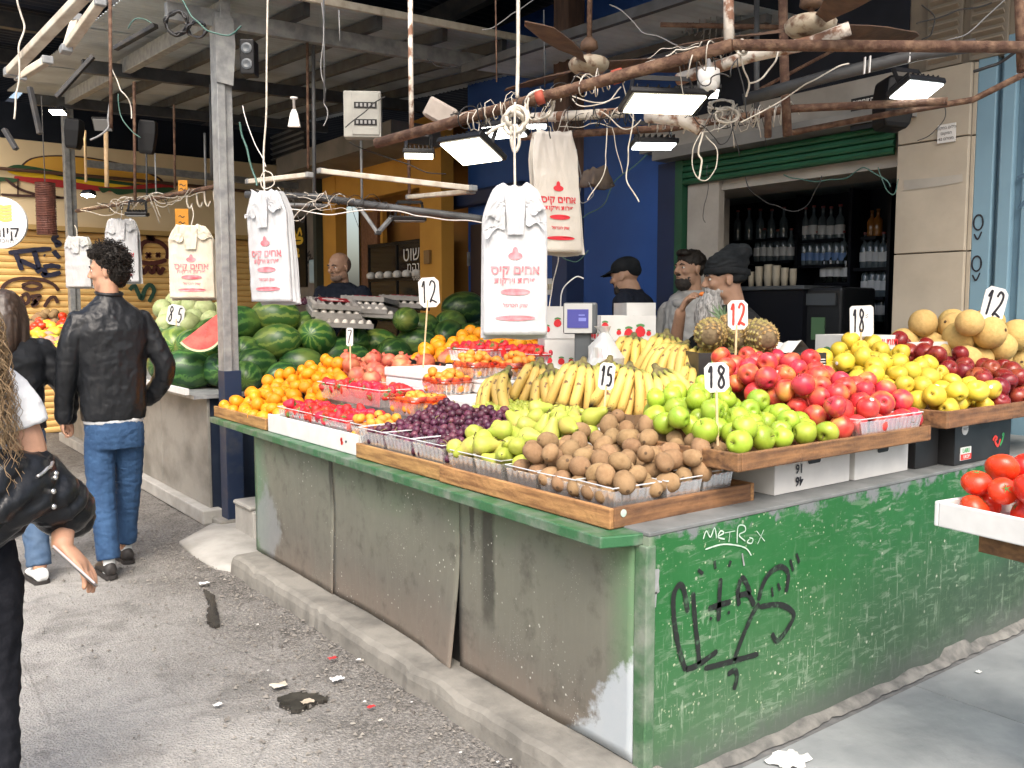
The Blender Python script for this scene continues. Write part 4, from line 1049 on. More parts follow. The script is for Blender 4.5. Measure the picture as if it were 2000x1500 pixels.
# mandarins and oranges
MAN = [lathe_me('mandarin', round_prof(.043, .037, 12, .10), 18, M_MAN, .03, s_) for s_ in range(2)]
m = MB(); m.lathe([(.004, .0315), (.0035, .0345), (.0005, .035)], 6); ME_BTN = m.mesh('button'); ME_BTN.materials.append(mat('green_button', (.12, .16, .04), None, rough=.8))
place('mandarin', 'bright orange mandarin in the front tray beside the post', 'mandarin', 'mandarins in the front tray', MAN,
      heap((-.03, .72, 2.84, 3.74), lambda x, y: .825 + .34 * max(x, 0), lambda x, y: (.905 + .36 * max(x, 0)) if y > 2.06 * (x + 1.88) - 1.90 else 0, .040, 105, 8), 8, extra=lambda o, g_: put('button', ME_BTN, None, o))
ORA = [lathe_me('orange', round_prof(.043, .042, 12, .05), 18, M_ORG, .02, s_) for s_ in range(2)]
m = MB(); m.lathe([(.004, .0385), (.0035, .041), (.0005, .0415)], 6); ME_BTO = m.mesh('button'); ME_BTO.materials.append(MATS['green_button'])
place('orange', 'large orange in the stacked heap at the back, below the hanging bags', 'orange', 'oranges stacked at the back', ORA,
      heap((.92, 1.50, 2.12, 3.10), lambda x, y: 1.08 + .28 * (x - .92), lambda x, y: 1.21 + .28 * (x - .92), .043, 95, 9), 9, sc=(.97, 1.04), extra=lambda o, g_: put('button', ME_BTO, None, o))
# pomegranates
pm = round_prof(.055, .051, 12, .06)
pm = pm[:-2] + [(.017, .046), (.012, .053), (.016, .066), (.013, .066), (.006, .052), (.001, .052)]
POM = lathe_me('pomegranate', pm, 12, M_POM, .05)
place('pomegranate', 'blushing red pomegranate in the heap behind the strawberries', 'pomegranate', 'pomegranates', POM,
      heap((.42, 1.0, 2.5, 3.6), lambda x, y: .98 + .16 * (x - .42), lambda x, y: (1.12 + .12 * (x - .42)) if y < 2.06 * (x + 1.88) - 1.98 else 0, .052, 46, 10), 10, tilt=.9)

# punnets
M_CLR = clear('clear_plastic', gloss=.03, rough=.25, cloud=.16)
def punnet(label, c, size, rz=0, tilt=0, name='punnet', m_=None, group='clear plastic punnets', ribs=6):
    b = thing(name, label, 'punnet', c); b.rotation_euler = (0, tilt, rz); b['group'] = group
    W, L, H = size
    def wall(pts_b, pts_t, n, nm='wall'):
        m = MB(); rows = []
        for i in range(n * 4 + 1):
            f_ = i / (n * 4); A, B = V(pts_b[0]).lerp(V(pts_b[1]), f_), V(pts_t[0]).lerp(V(pts_t[1]), f_)
            nr = (V(pts_t[1]) - V(pts_t[0])).cross(V((0, 0, 1))).normalized() * (.0012 if i % 4 in (1, 2) else 0)
            rows.append([A + nr, A.lerp(B, .8) + nr, A.lerp(B, .86)])
        m.rings(rows, cap=False, closed=False); m.build(nm, m_ or M_CLR, b)
    w0, l0 = W / 2 * .88, L / 2 * .9; w1, l1 = W / 2, L / 2
    cb = [(-w0, -l0, .002), (w0, -l0, .002), (w0, l0, .002), (-w0, l0, .002)]; ct = [(-w1, -l1, H), (w1, -l1, H), (w1, l1, H), (-w1, l1, H)]
    for i in range(4): wall((cb[i], cb[(i + 1) % 4]), (ct[i], ct[(i + 1) % 4]), max(2, int((W if i % 2 == 0 else L) / .03)))
    m = MB(); m.tube([V(p) * 1.0 for p in ct] + [ct[0]], .0024, 5); m.build('rim', clear('clear_rim', gloss=.15, rough=.3, cloud=.5), b)
    return b
# strawberries
sb = [(.0012, -.026), (.006, -.0245), (.011, -.018), (.0165, -.007), (.0205, .005), (.0215, .013), (.0175, .0195), (.008, .021), (.001, .0205)]
STB = [lathe_me('strawberry', [(a * k, b) for a, b in sb], 12, M_STR, .16, s_) for s_, k in enumerate((1., 1.1, .92))]
m = MB()
for k in range(7):
    a = k * .8976; m.add([(0, 0, .0215), (.007 * math.cos(a - .35), .007 * math.sin(a - .35), .023), (.017 * math.cos(a), .017 * math.sin(a), .0195 + .003 * (k % 2)), (.007 * math.cos(a + .35), .007 * math.sin(a + .35), .023)], [(0, 1, 2, 3)])
m.tube([(0, 0, .021), (.002, 0, .03)], .0013, 4); ME_SCAP = m.mesh('leaf_cap'); ME_SCAP.materials.append(M_LEAF)
scap = lambda o, g_: put('leaf_cap', ME_SCAP, None, o)
def strawb(c, size, n, seed, label, heapup=.10, tilt=(0,)):
    x0, x1, y0, y1 = c[0] - size[0] / 2, c[0] + size[0] / 2, c[1] - size[1] / 2, c[1] + size[1] / 2
    P = heap((x0, x1, y0, y1), lambda x, y: c[2] + .035, lambda x, y: c[2] + size[2] + heapup * (1 - 1.2 * abs(x - c[0]) / size[0] - .8 * abs(y - c[1]) / size[1]), .0235, n, seed, tight=.86, tries=36)
    place('strawberry', label, 'strawberry', label, STB, P, seed, sc=(1.15, 1.4), extra=scap)
for i, (c, s_, n, lb) in enumerate((((.105, 2.50, .868), (.22, .50, .085), 72, 'front left strawberry punnet, beside the mandarins'),
                                    ((.36, 2.40, .985), (.26, .72, .09), 92, 'rear strawberry punnet, below the pomegranates'),
                                    ((.105, 2.11, .868), (.22, .34, .085), 52, 'small strawberry punnet next to the loquats'))):
    pu = punnet('clear punnet of strawberries: ' + lb, c, s_)
    del pu['group']
    strawb(c, s_, n, 20 + i, 'ripe red strawberry in the ' + lb, .11)
for i, (c, s_, n, lb) in enumerate((((.95, 2.18, 1.19), (.26, .34, .07), 48, 'upper back strawberry punnet under the hanging bags'), ((1.10, 1.92, 1.17), (.24, .30, .07), 42, 'back strawberry punnet beside the scale'))):
    pu = punnet('clear punnet: ' + lb, c, s_); del pu['group']
    strawb(c, s_, n, 30 + i, 'long dark red strawberry in the ' + lb, .12)
# support crates below the rear punnets
M_FOAM = mat('foam_white', (.78, .78, .77), (.72, .72, .71), 30, .8, bump=.1, bscale=120)
def foam(label, a, b):
    f_ = thing('foam_box', label, 'foam box', ((a[0] + b[0]) / 2, (a[1] + b[1]) / 2, a[2])); W, L, H = b[0] - a[0], b[1] - a[1], b[2] - a[2]
    m = MB(); m.b2((-W / 2, -L / 2, 0), (W / 2, L / 2, H * .72)); m.build('body', M_FOAM, f_, bevel=.01)
    m = MB(); m.b2((-W / 2 - .005, -L / 2 - .005, H * .725), (W / 2 + .005, L / 2 + .005, H)); m.build('lid', M_FOAM, f_, bevel=.008)
foam('white foam box carrying the sign 12 behind the strawberries', (.54, 2.06, .98), (.84, 2.55, 1.155))
foam('low white foam box under the nearest loquat basket', (.48, 1.62, .88), (.80, 2.03, 1.045))
foam('white foam box under the two rear loquat baskets', (.69, 1.70, 1.05), (1.0, 2.04, 1.12))
foam('white foam box under the back strawberry punnets', (.82, 1.72, 1.122), (1.24, 2.36, 1.168))
m = MB()
def sag(u, v_): return V((.83 + .5 * u * .5, 2.42 + .62 * v_, 1.10 + .05 * math.sin(v_ * 6) * .3 + .02 * noise.noise(V((u * 5, v_ * 5, 0))) - .10 * u))
m.grid(lambda u, v_: (.84 + .06 * u + .015 * noise.noise(V((u * 4, v_ * 6, 0))), 2.35 + .60 * v_, 1.17 - .10 * (1 - u) + .03 * noise.noise(V((v_ * 6, u * 3, 2)))), 10, 26)
tag(m.build('black_bag', mat('black_bag', (.010, .010, .011), None, rough=.3), smooth=True, solid=.003), 'crumpled black plastic bag in front of the stacked oranges', 'bag')
# loquats in red-netted baskets
lq = [(max(.022 * math.sin(math.pi * i / 10), .001), -.027 * math.cos(math.pi * i / 10)) for i in range(11)]
LOQ = [lathe_me('loquat', lq, 12, M_LOQ, .06, s_) for s_ in range(2)]
m = MB(); m.lathe([(.005, .0255), (.004, .0285), (.0005, .028)], 6); ME_LQ = m.mesh('tip'); ME_LQ.materials.append(M_STEM)
M_NET = clear('red_net', tint=(.95, .30, .18), gloss=.06, rough=.3, cloud=.0)
for i, (c, s_, n, lb) in enumerate((((.105, 1.85, .868), (.20, .14, .08), 30, 'front loquat punnet beside the purple grapes'), ((.36, 1.90, .965), (.20, .24, .075), 40, 'long loquat punnet behind the grapes'),
                                    ((.58, 1.98, 1.047), (.18, .20, .065), 38, 'nearest red-netted loquat basket on white foam'), ((.74, 1.95, 1.122), (.18, .19, .065), 38, 'left rear loquat basket on white foam'), ((.87, 1.80, 1.122), (.18, .20, .065), 38, 'right rear loquat basket on white foam'))):
    pu = punnet('clear basket with red net: ' + lb, c, s_); del pu['group']
    x0, x1, y0, y1 = c[0] - s_[0] / 2, c[0] + s_[0] / 2, c[1] - s_[1] / 2, c[1] + s_[1] / 2
    P = heap((x0, x1, y0, y1), lambda x, y: c[2] + .006, lambda x, y: c[2] + s_[2] + .085, .0235, n, 40 + i, tight=.9)
    place('loquat', 'orange loquat in the ' + lb, 'loquat', 'loquats: ' + lb, LOQ, P, 40 + i, extra=lambda o, g_: put('tip', ME_LQ, None, o))
    if i:
        m = MB(); W, L = s_[0] / 2 + .004, s_[1] / 2 + .004; rs = []
        for hh, kx in ((s_[2] - .008, 1.03), (s_[2] + .006, 1.05), (s_[2] + .02, 1.0)):
            rs.append([V((W * kx * math.copysign(min(1, abs(math.cos(a)) * 1.25), math.cos(a)), L * kx * math.copysign(min(1, abs(math.sin(a)) * 1.25), math.sin(a)), hh + .004 * math.sin(a * 9))) for a in (2 * math.pi * k / 28 for k in range(28))])
        m.rings(rs, cap=False); m.build('net', M_NET, pu, smooth=True)
# grapes: bunches of single berries
GR = [lathe_me('grape', [(max(.0152 * math.sin(math.pi * i / 8), .0006), -.017 * math.cos(math.pi * i / 8)) for i in range(9)], 10, M_GRP), lathe_me('grape', [(max(.0125 * math.sin(math.pi * i / 8), .0006), -.0165 * math.cos(math.pi * i / 8)) for i in range(9)], 10, M_GRG)]
def bunch(label, reg, floor, cap, n, seed, me, m_, r, stem=True):
    b = thing('grape_bunch', label, 'grapes', ((reg[0] + reg[1]) / 2, (reg[2] + reg[3]) / 2, floor((reg[0] + reg[1]) / 2, (reg[2] + reg[3]) / 2)))
    g_ = random.Random(seed); P = heap(reg, floor, cap, r, n, seed, tight=.88, tries=24); o_ = V(b.location)
    for p in P: put('grape', me, None, b, M=TR(V(p) - o_, rot_rand(g_), g_.uniform(1.0, 1.3)))
    for k in range(5):
        p = V(g_.choice(P[len(P) // 2:])) - o_; q = V((g_.uniform(-.03, .03), g_.uniform(-.03, .03), .02))
        m = MB(); m.tube(crom([tuple(p), tuple(p + q * .6 + V((0, 0, .012))), tuple(p + q * 1.5)], 4), .0016, 5); m.build('stalk', mat('grape_stalk', (.22, .20, .07), None, rough=.8), b, smooth=True)
    return b
for i, (ya, yb_, lb) in enumerate(((1.53, 1.77, 'left'), (1.29, 1.545, 'middle'), (1.06, 1.305, 'right'))):
    bunch('dark purple grape bunch in the ' + lb + ' of three clear punnets', (-.03, .42, ya, yb_), lambda x, y: .875 + .30 * max(x, 0), lambda x, y: 1.005 + .30 * max(x, 0), 98, 50 + i, GR[0], M_GRP, .0185)
    pu = punnet(lb + ' of the three clear punnets holding purple grapes', (.08, (ya + yb_) / 2, .862), (.23, .225, .085)); del pu['group']
bunch('green grape bunch lying between pears and bananas', (.42, .66, 1.0, 1.56), lambda x, y: 1.005 + .1 * (x - .42), lambda x, y: 1.085 + .03 * math.sin(y * 14), 150, 60, GR[1], M_GRG, .0135)
pu = punnet('clear punnet under the green grapes', (.55, 1.25, .95), (.22, .46, .05)); del pu['group']
for i, (c, s_, rz, lb) in enumerate((((.075, .97, .850), (.19, .17, .085), 0, 'clear punnet at the left front of the pears'), ((.075, .79, .850), (.19, .17, .085), 0, 'clear punnet at the right front of the pears'),
                                     ((.075, .60, .850), (.18, .17, .075), 0, 'clear punnet at the left end of the kiwi heap'), ((.07, .41, .850), (.17, .18, .075), .06, 'second clear punnet from the left under the kiwis'), ((.085, .215, .850), (.20, .18, .078), -.05, 'clear punnet at the kiwi corner'),
                                     ((.285, .205, .850), (.17, .18, .078), 0, 'clear punnet right of the kiwi corner'), ((.455, .21, .850), (.15, .18, .085), 0, 'clear punnet at the right end of the kiwi heap'))):
    pu = punnet(lb, c, s_, rz); del pu['group']
pu = punnet('clear punnet at the front of the pink apples', (1.30, .03, 1.0), (.44, .07, .07)); del pu['group']
# bananas
def banana_me(seed):
    g_ = random.Random(seed); m = MB(); rs = []; n = 16; L = .195; bend = g_.uniform(1.0, 1.35)
    for i in range(n + 1):
        f_ = i / n; a = bend * (f_ - .15); x = L * f_; z = -.06 * bend * f_ ** 1.9 * bend + .03 * math.sin(f_ * 2.6)
        rr = .0195 * min(1, .38 + max(0, (f_ - .10)) * 4.2) * min(1, .16 + (1 - f_) * 7) ** .7
        d = V((1, 0, (-.114 * bend * bend * f_ ** .9 + .078 * math.cos(f_ * 2.6)) / L)).normalized(); sd = V((0, 1, 0)); up_ = sd.cross(d) * -1
        ring = []
        for k in range(10):
            an = 2 * math.pi * k / 10; q = 1 + .07 * math.cos(5 * an)
            ring.append(V((x, 0, z)) + sd * math.cos(an) * rr * q + up_ * math.sin(an) * rr * q)
        rs.append(ring)
    m.rings(rs); me = m.mesh('banana', True); me.materials.append(M_BAN); return me
BAN = [banana_me(i) for i in range(4)]
def bananas(label, p, yaw, n, pitch=.35, roll=0, sc=1.0, seed=0, two=True):
    b = thing('banana_bunch', label, 'bananas', p); g_ = random.Random(seed); b.rotation_euler = (roll + g_.uniform(-.5, .5), pitch * g_.uniform(.6, .95), yaw + g_.uniform(-.35, .35)); b.scale = (sc,) * 3
    for row in range(2 if two else 1):
        for k in range(n - row):
            a = (k - (n - row - 1) / 2) * .17 + g_.uniform(-.05, .05)
            put('banana', g_.choice(BAN), None, b, M=TR((0, (k - (n - row - 1) / 2) * .021, .026 - row * .028), (g_.uniform(-.15, .15), .10 + row * .24 + g_.uniform(-.06, .06), a), g_.uniform(.93, 1.07)))
    m = MB(); m.rings([[V((x, math.cos(q) * wd, .012 + math.sin(q) * ht)) for q in (2 * math.pi * k / 10 for k in range(10))] for x, wd, ht in ((-.055, .012, .010), (-.03, .016, .013), (-.008, .020 + .006 * n, .018), (.012, .016 + .008 * n, .02))])
    m.build('crown', mat('banana_crown', (.20, .17, .06), (.05, .032, .02), 30, .7), b, smooth=True)
for i, (px, py, D, yaw, n, pit, lb) in enumerate((
        (988, 744, 4.12, 205, 4, .75, 'banana bunch at the far left of the front row'), (1052, 728, 4.16, 212, 5, .72, 'banana bunch second from left in the front row'), (1078, 742, 4.02, 250, 4, .8, 'short banana bunch behind the green grapes'),
        (1136, 728, 3.98, 226, 6, .78, 'big banana bunch left of the sign 15'), (1228, 736, 3.86, 228, 6, .8, 'big banana bunch right of the sign 15'), (1188, 726, 4.02, 200, 4, .8, 'banana bunch just behind the sign 15'), (1290, 742, 3.86, 262, 5, .75, 'banana bunch above the green apples'),
        (1236, 676, 4.40, 215, 5, .8, 'upper banana bunch closest to the scale'), (1300, 672, 4.32, 235, 6, .75, 'upper banana bunch left of the pineapples'), (1330, 690, 4.20, 200, 6, .6, 'upper banana bunch lying on its side'), (1380, 694, 4.12, 228, 6, .75, 'upper banana bunch in front of the green logo'),
        (1462, 690, 3.98, 250, 4, .9, 'small banana bunch right of the red sign 12'), (1428, 706, 3.95, 215, 4, .7, 'banana bunch at the foot of the red sign 12'), (1356, 735, 3.98, 215, 5, .6, 'banana bunch low behind the sign 18'))):
    bananas(lb, dep(px, py - 6, D + .12), R(yaw), n - 1 if n > 4 else n, pit, seed=i, sc=1.2)
M_CARDBR = mat('brown_card', (.25, .15, .08), (.20, .12, .065), 10, .8)
carton('banana_carton', 'brown banana carton under the front banana bunches', (.86, 1.12, .975), (.36, .75, .07), 0, M_CARDBR, False)
carton('banana_carton', 'brown banana carton under the upper banana bunches', (1.16, 1.02, .975), (.30, .70, .15), 0, M_CARDBR, False)
# watermelons
ME_WM = [lathe_me('watermelon', [(max(.145 * math.sin(math.pi * i / 18) ** .93, .002), -.195 * math.cos(math.pi * i / 18)) for i in range(19)], 28, m_, .02, s_) for s_, m_ in enumerate((M_WM, M_WM, M_WML))]
for me in ME_WM:
    me.transform(Matrix.Rotation(R(90), 4, 'Y'))
g_ = random.Random(5); wmn = 0
def wmelon(p, rz, ry, sc, k, lb='dark green striped watermelon in the heap behind the mandarins', grp='watermelons behind the mandarins'):
    o = put('watermelon', ME_WM[k], None, M=TR(p, (g_.uniform(0, 6), ry, rz), sc)); tag(o, lb, 'watermelon', grp)
for px, py, D, rz, k, sc in ((500, 712, 5.85, .3, 0, .9), (590, 712, 5.9, -.4, 0, .95), (690, 702, 6.1, .2, 1, .9), (540, 668, 6.05, -.5, 2, 1.0), (618, 660, 6.15, .9, 2, 1.1), (480, 690, 6.15, 1.0, 0, .95), (470, 632, 6.4, .5, 0, 1.0), (538, 618, 6.4, -.3, 2, 1.05), (600, 640, 6.5, .4, 1, 1.),
                             (690, 665, 6.4, 1.2, 1, 1.0), (740, 672, 6.35, -.2, 2, .95), (770, 690, 6.1, .4, 0, .95), (815, 670, 6.15, -.5, 0, 1.0), (875, 655, 6.2, .6, 1, 1.), (920, 660, 6.1, 1.4, 0, .95), (828, 640, 6.4, .2, 0, .95), (905, 602, 6.5, -.3, 0, 1.12), (880, 635, 6.4, .5, 0, 1.0), (930, 630, 6.6, .0, 0, 1.1), (745, 715, 5.85, 0, 0, .8), (650, 730, 5.7, .5, 1, .8), (550, 735, 5.75, .2, 0, .8), (480, 735, 5.75, 1.2, 0, .85), (660, 690, 6.2, .4, 0, 1.)):
    wmelon(ony(px, py, 4.45 + (D - 5.7) * .75), rz, g_.uniform(-.2, .2), sc * .95, k)
wmelon(ony(793, 624, 4.75), R(215), .1, .72, 2, 'pale striped watermelon facing end-on, right of the egg trays', None)
for px, py, D, rz, k, sc in ((390, 678, 6.3, .3, 2, 1.0), (345, 672, 6.6, 1.2, 2, .95), (365, 722, 6.15, -.3, 0, 1.05), (428, 722, 6.0, 1.3, 1, .85), (340, 645, 6.9, .4, 0, 1.0), (420, 655, 6.6, .3, 0, 1.), (330, 715, 6.9, .7, 0, 1.), (410, 690, 6.6, 1, 1, 1.)):
    wmelon(ony(px, py, 4.75 + (D - 6.0) * .8), rz, g_.uniform(-.2, .2), sc, k, 'striped green watermelon in the heap left of the steel post', 'watermelons left of the post')
# hidden slope of crates carrying the watermelons
m = MB(); m.prism([(.35, 4.45, .892), (.35, 5.25, .892), (2.3, 5.25, .892), (2.3, 4.45, .892)], (0, 0, .06)); 
tag(m.build('display_board', mat('crate_dark', (.03, .04, .03), None, rough=.8)), 'dark board lying under the watermelon heap', 'board')
# cut watermelon slice
ws = thing('watermelon_slice', 'cut red watermelon wedge leaning on whole melons beside the post', 'watermelon slice', ony(392, 640, 4.6)); ws.rotation_euler = (R(0), R(-38), AY * -1 + R(8))
m = MB(); n = 20; rs = []
def wedge(r1, r2, y0, y1, mm):
    a = [V((r2 * math.cos(t_), y0, -r2 * math.sin(t_))) for t_ in (math.pi * k / n for k in range(n + 1))]; b = [V((q.x, y1, q.z)) for q in a]
    c_ = [V((r1 * math.cos(t_), y0, -r1 * math.sin(t_))) for t_ in (math.pi * k / n for k in range(n + 1))]; d = [V((q.x, y1, q.z)) for q in c_]
    mm.rings([[a[i], b[i], d[i], c_[i]] for i in range(n + 1)])
wedge(.002, .155, -.05, .05, m); m.build('flesh', fruit('melon_flesh', (.66, .10, .09), (.72, .19, .15), None, (1, 1, 1), 14, .3, .05), ws)
m = MB(); wedge(.156, .170, -.05, .05, m); m.build('pale_rind', mat('pale_rind', (.68, .66, .42), None, rough=.4), ws)
m = MB(); wedge(.1705, .178, -.05, .05, m); m.build('green_rind', M_WM, ws)
# cabbages and other greens further along that stall
def cab_me():
    m = MB()
    for k in range(9):
        a = k * .7; c = V((.02 * math.cos(a), .02 * math.sin(a), .012 * math.sin(k * 2.)))
        m.ell(c, (.11 - .002 * k, .105, .10 + .002 * k), 16, 10, Matrix.Rotation(a, 3, 'Z') @ Matrix.Rotation(.25, 3, 'X'))
    me = m.mesh('cabbage', True); me.materials.append(M_CAB); return me
ME_CAB = cab_me()
for px, py, D in ((318, 603, 7.4), (345, 592, 7.8), (372, 600, 7.7), (400, 605, 7.5), (350, 618, 7.3), (325, 632, 7.0), (378, 622, 7.2), (430, 610, 7.6), (392, 588, 8.2), (332, 620, 7.3), (412, 625, 7.1), (365, 632, 7.0)):
    tag(put('cabbage', ME_CAB, None, M=TR(dep(px, py, D), rot_rand(g_), g_.uniform(.62, .8))), 'pale green cabbage behind the man in the leather jacket', 'cabbage', 'cabbages beyond the watermelons')
VEG = [('red_pepper', M_TOMA, 'red pepper'), ('brown_potato', fruit('potato_skin', (.30, .19, .09), (.24, .15, .07), None, (1, 1, 1), 20, .8), 'potato'), ('yellow_pepper', M_YAP, 'yellow pepper'), ('pale_onion', fruit('onion_skin', (.48, .22, .20), (.56, .34, .22), None, (1, 1, 1), 20, .5), 'onion')]
VME = [lathe_me(nm, round_prof(.055, .05, 10, .15), 14, m_, .15, i) for i, (nm, m_, _) in enumerate(VEG)]
for i in range(110):
    px = g_.uniform(40, 128); py = g_.uniform(612, 700); D = 9.3 - (py - 612) / 88 * 1.8
    k = min(3, max(0, int((py - 606) / 22 + g_.uniform(-.9, .9)))); k = (1, 0, 2, 3)[k]
    tag(put(VEG[k][0], VME[k], None, M=TR(dep(px, py, D), rot_rand(g_), g_.uniform(.7, 1.1))), VEG[k][2] + ' in the far vegetable display beyond the two leather jackets', VEG[k][2].split()[-1], VEG[k][2] + 's in the far display')
m = MB(); q = [dep(30, 625, 9.45), dep(132, 618, 9.6), dep(140, 715, 7.7), dep(30, 715, 7.5)]
m.prism(q, (0, 0, -.08)); tag(m.build('sloping_rack', mat('rack_wood', (.10, .06, .035), None, rough=.8)), 'sloping wooden rack under the far vegetables', 'rack')
# pineapples
t = NT('pineapple_skin'); c = t.mix(t.noise(9, 3), (.34, .20, .07), (.42, .29, .10)); c = t.mix(t.ramp(t.noise(5, 2), [(.5, 0.), (.65, .8)]), c, (.24, .23, .07))
t.col(t.mix(t.ramp(t.noise(70, 3), [(.5, 0.), (.7, .6)]), c, (.10, .055, .03))).set(rough=.6); M_PIN = t.m
M_PINT = mat('pineapple_spine', (.09, .06, .03), (.20, .15, .08), 40, .8)
def pineapple(label, p, rx, ry, rz):
    b = thing('pineapple', label, 'pineapple', p); b.rotation_euler = (rx, ry, rz)
    m = MB(); m.lathe([(max(.070 * math.sin(math.pi * i / 14) ** .75, .002), -.115 * math.cos(math.pi * i / 14)) for i in range(15)], 22); m.build('body', M_PINT, b, smooth=True)
    m = MB(); m2 = MB(); rows = 12
    for j in range(rows):
        f_ = (j + .5) / rows; zz = -.108 + .216 * f_; rr = .070 * max(.02, 1 - (zz / .115) ** 2) ** .375; nn = max(6, int(round(2 * math.pi * rr / .031)))
        for k in range(nn):
            a = 2 * math.pi * (k + .5 * (j % 2)) / nn; d = V((math.cos(a), math.sin(a), zz * .6 / .115)).normalized(); c = V((rr * math.cos(a), rr * math.sin(a), zz))
            tx = V((-math.sin(a), math.cos(a), 0)); ty = d.cross(tx)
            h = .0135
            m.add([c - tx * h, c - ty * h * .8, c + tx * h, c + ty * h * .8, c + d * .008], [(0, 1, 4), (1, 2, 4), (2, 3, 4), (3, 0, 4)])
            m2.add([c + d * .006 - tx * .003, c + d * .006 + tx * .003, c + d * .013 + ty * .007], [(0, 1, 2)])
    e = m.build('eyes', M_PIN, b); e['kind'] = 'stuff'
    e = m2.build('spines', M_PINT, b); e['kind'] = 'stuff'
    m = MB(); g2 = random.Random(int(p[0] * 1000))
    for k in range(22):
        a = k * 2.4; L = .05 + .004 * k; d = V((math.cos(a), math.sin(a), 0)); wd = .010; sp_ = .9 - .03 * k
        m.add([V((0, 0, .105)) + V((-d.y, d.x, 0)) * wd, V((0, 0, .105)) - V((-d.y, d.x, 0)) * wd, d * L * sp_ * .5 + V((0, 0, .105 + L * .6)) - V((-d.y, d.x, 0)) * wd * .6, d * L * sp_ + V((0, 0, .105 + L)), d * L * sp_ * .5 + V((0, 0, .105 + L * .6)) + V((-d.y, d.x, 0)) * wd * .6], [(0, 1, 2, 3, 4)])
    m.build('leaf_crown', mat('pineapple_leaf', (.07, .13, .06), (.12, .18, .09), 20, .6), b)
pineapple('leftmost of three pineapples in the black carton', dep(1388, 652, 4.12), R(-84), R(10), R(-50))
pineapple('middle pineapple, behind the red sign 12', dep(1436, 650, 4.16), R(-62), R(4), R(-20))
pineapple('rightmost of three pineapples in the black carton', dep(1482, 655, 4.06), R(-80), R(-8), R(-28))
pb = carton('black_carton', 'open black carton with green logo under the pineapples', V((dep(1465, 700, 4.15).x, dep(1465, 700, 4.15).y, 1.13)), (.58, .34, .15), R(-33), M_CARDB, False)
m = MB(); m.lathe([(.045, 0), (.045, .002), (.001, .0021)], 20, M=Matrix.Diagonal((1, 1, .62)) @ Matrix.Rotation(R(90), 3, 'X'), c=(-.19, -.172, .105)); lg = m.build('logo', mat('logo_green', (.10, .45, .06), None, rough=.5), pb)
put('lettering', text_mesh('eff', .045, .0006), mat('logo_yellow', (.8, .75, .1)), lg, M=frame((-.19, -.1755, .105), (1, 0, 0), (0, 0, 1)))
put('lettering', text_mesh('COD', .035, .0006), M_WHITEB, pb, M=frame((.19, -.1735, .09), (1, 0, 0), (0, 0, 1)))
for k in range(5): 
    m = MB(); m.box((.26, -.172, .12 - .012 * k), (.05, .002, .004)); m.build('print_line', M_WHITEB, pb)
carton('black_carton', 'lower black carton carrying the pineapple carton', V((dep(1465, 700, 4.15).x, dep(1465, 700, 4.15).y, .82)), (.58, .34, .305), R(-33), M_CARDB, False)
# tomatoes on the neighbouring stand
tt = thing('tomato_tray', 'white tray of tomatoes jutting in at the right edge', 'tray', (.70, -.49, .83)); tt.rotation_euler = (0, 0, R(-8))
for a, b in (((0, 0, 0), (.55, -.014, .075)), ((0, -.0145, 0), (.014, -.75, .075)), ((.536, -.0145, 0), (.55, -.75, .075)), ((.0145, -.0145, 0), (.535, -.75, .01))):
    m = MB(); m.b2(a, b); m.build('side' if abs(b[2]) > .05 else 'bottom', M_WHITEB, tt, bevel=.004)
ts = thing('tomato_stand', 'brown wooden stand under the white tomato tray', 'stand', (.72, -.56, 0)); ts.rotation_euler = (0, 0, R(-8))
m = MB(); m.b2((.06, -.02, .76), (.5, -.6, .826)); m.build('frame', M_WOODE, ts)
for x_, y_ in ((.35, -.1), (.45, -.1), (.35, -.55), (.45, -.55)): m = MB(); m.b2((x_, y_, 0), (x_ + .04, y_ - .04, .76)); m.build('leg', M_WOODE, ts)
TOM = [lathe_me('tomato', round_prof(.046, .037, 12, .12), 18, M_TOMA, .05, s_) for s_ in range(2)]
m = MB()
for k in range(5):
    a = k * 1.256; m.add([(0, 0, .032), (.004 * math.cos(a - .6), .004 * math.sin(a - .6), .034), (.02 * math.cos(a), .02 * math.sin(a), .037), (.004 * math.cos(a + .6), .004 * math.sin(a + .6), .034)], [(0, 1, 2, 3)])
ME_TC = m.mesh('calyx'); ME_TC.materials.append(M_LEAF)
place('tomato', 'red tomato in the white tray at the right edge', 'tomato', 'tomatoes in the white tray', TOM, heap((.715, 1.215, -1.07, -.52), lambda x, y: .845, lambda x, y: 1.0, .046, 60, 70), 70, tilt=1.2, extra=lambda o, g_: put('calyx', ME_TC, None, o))
# egg trays
M_PULP = mat('egg_pulp', (.36, .34, .32), (.28, .265, .25), 20, .9, bump=.2)
M_EGG = mat('egg_shell', (.72, .68, .62), None, rough=.5)
def egg_tray_me():
    m = MB(); N = 6
    m.b2((-.148, -.148, 0), (.148, .148, .008))
    for i in range(N):
        for j in range(N):
            x, y = -.125 + i * .05, -.125 + j * .05; m.lathe([(.022, .004), (.016, .022), (.008, .034), (.004, .036)], 6, c=(x + .0, y, 0))
    for a, b in (((-.15, -.15, 0), (.15, -.146, .03)), ((-.15, .146, 0), (.15, .15, .03)), ((-.15, -.1455, 0), (-.146, .1455, .03)), ((.146, -.1455, 0), (.15, .1455, .03))): m.b2(a, b)
    me = m.mesh('pulp_tray', False); me.materials.append(M_PULP); return me
ME_ET = egg_tray_me(); m = MB(); m.lathe([(max(.0205 * math.sin(math.pi * i / 8), .001), -.026 * math.cos(math.pi * i / 8)) for i in range(9)], 10); ME_EGG = m.mesh('egg', True); ME_EGG.materials.append(M_EGG)
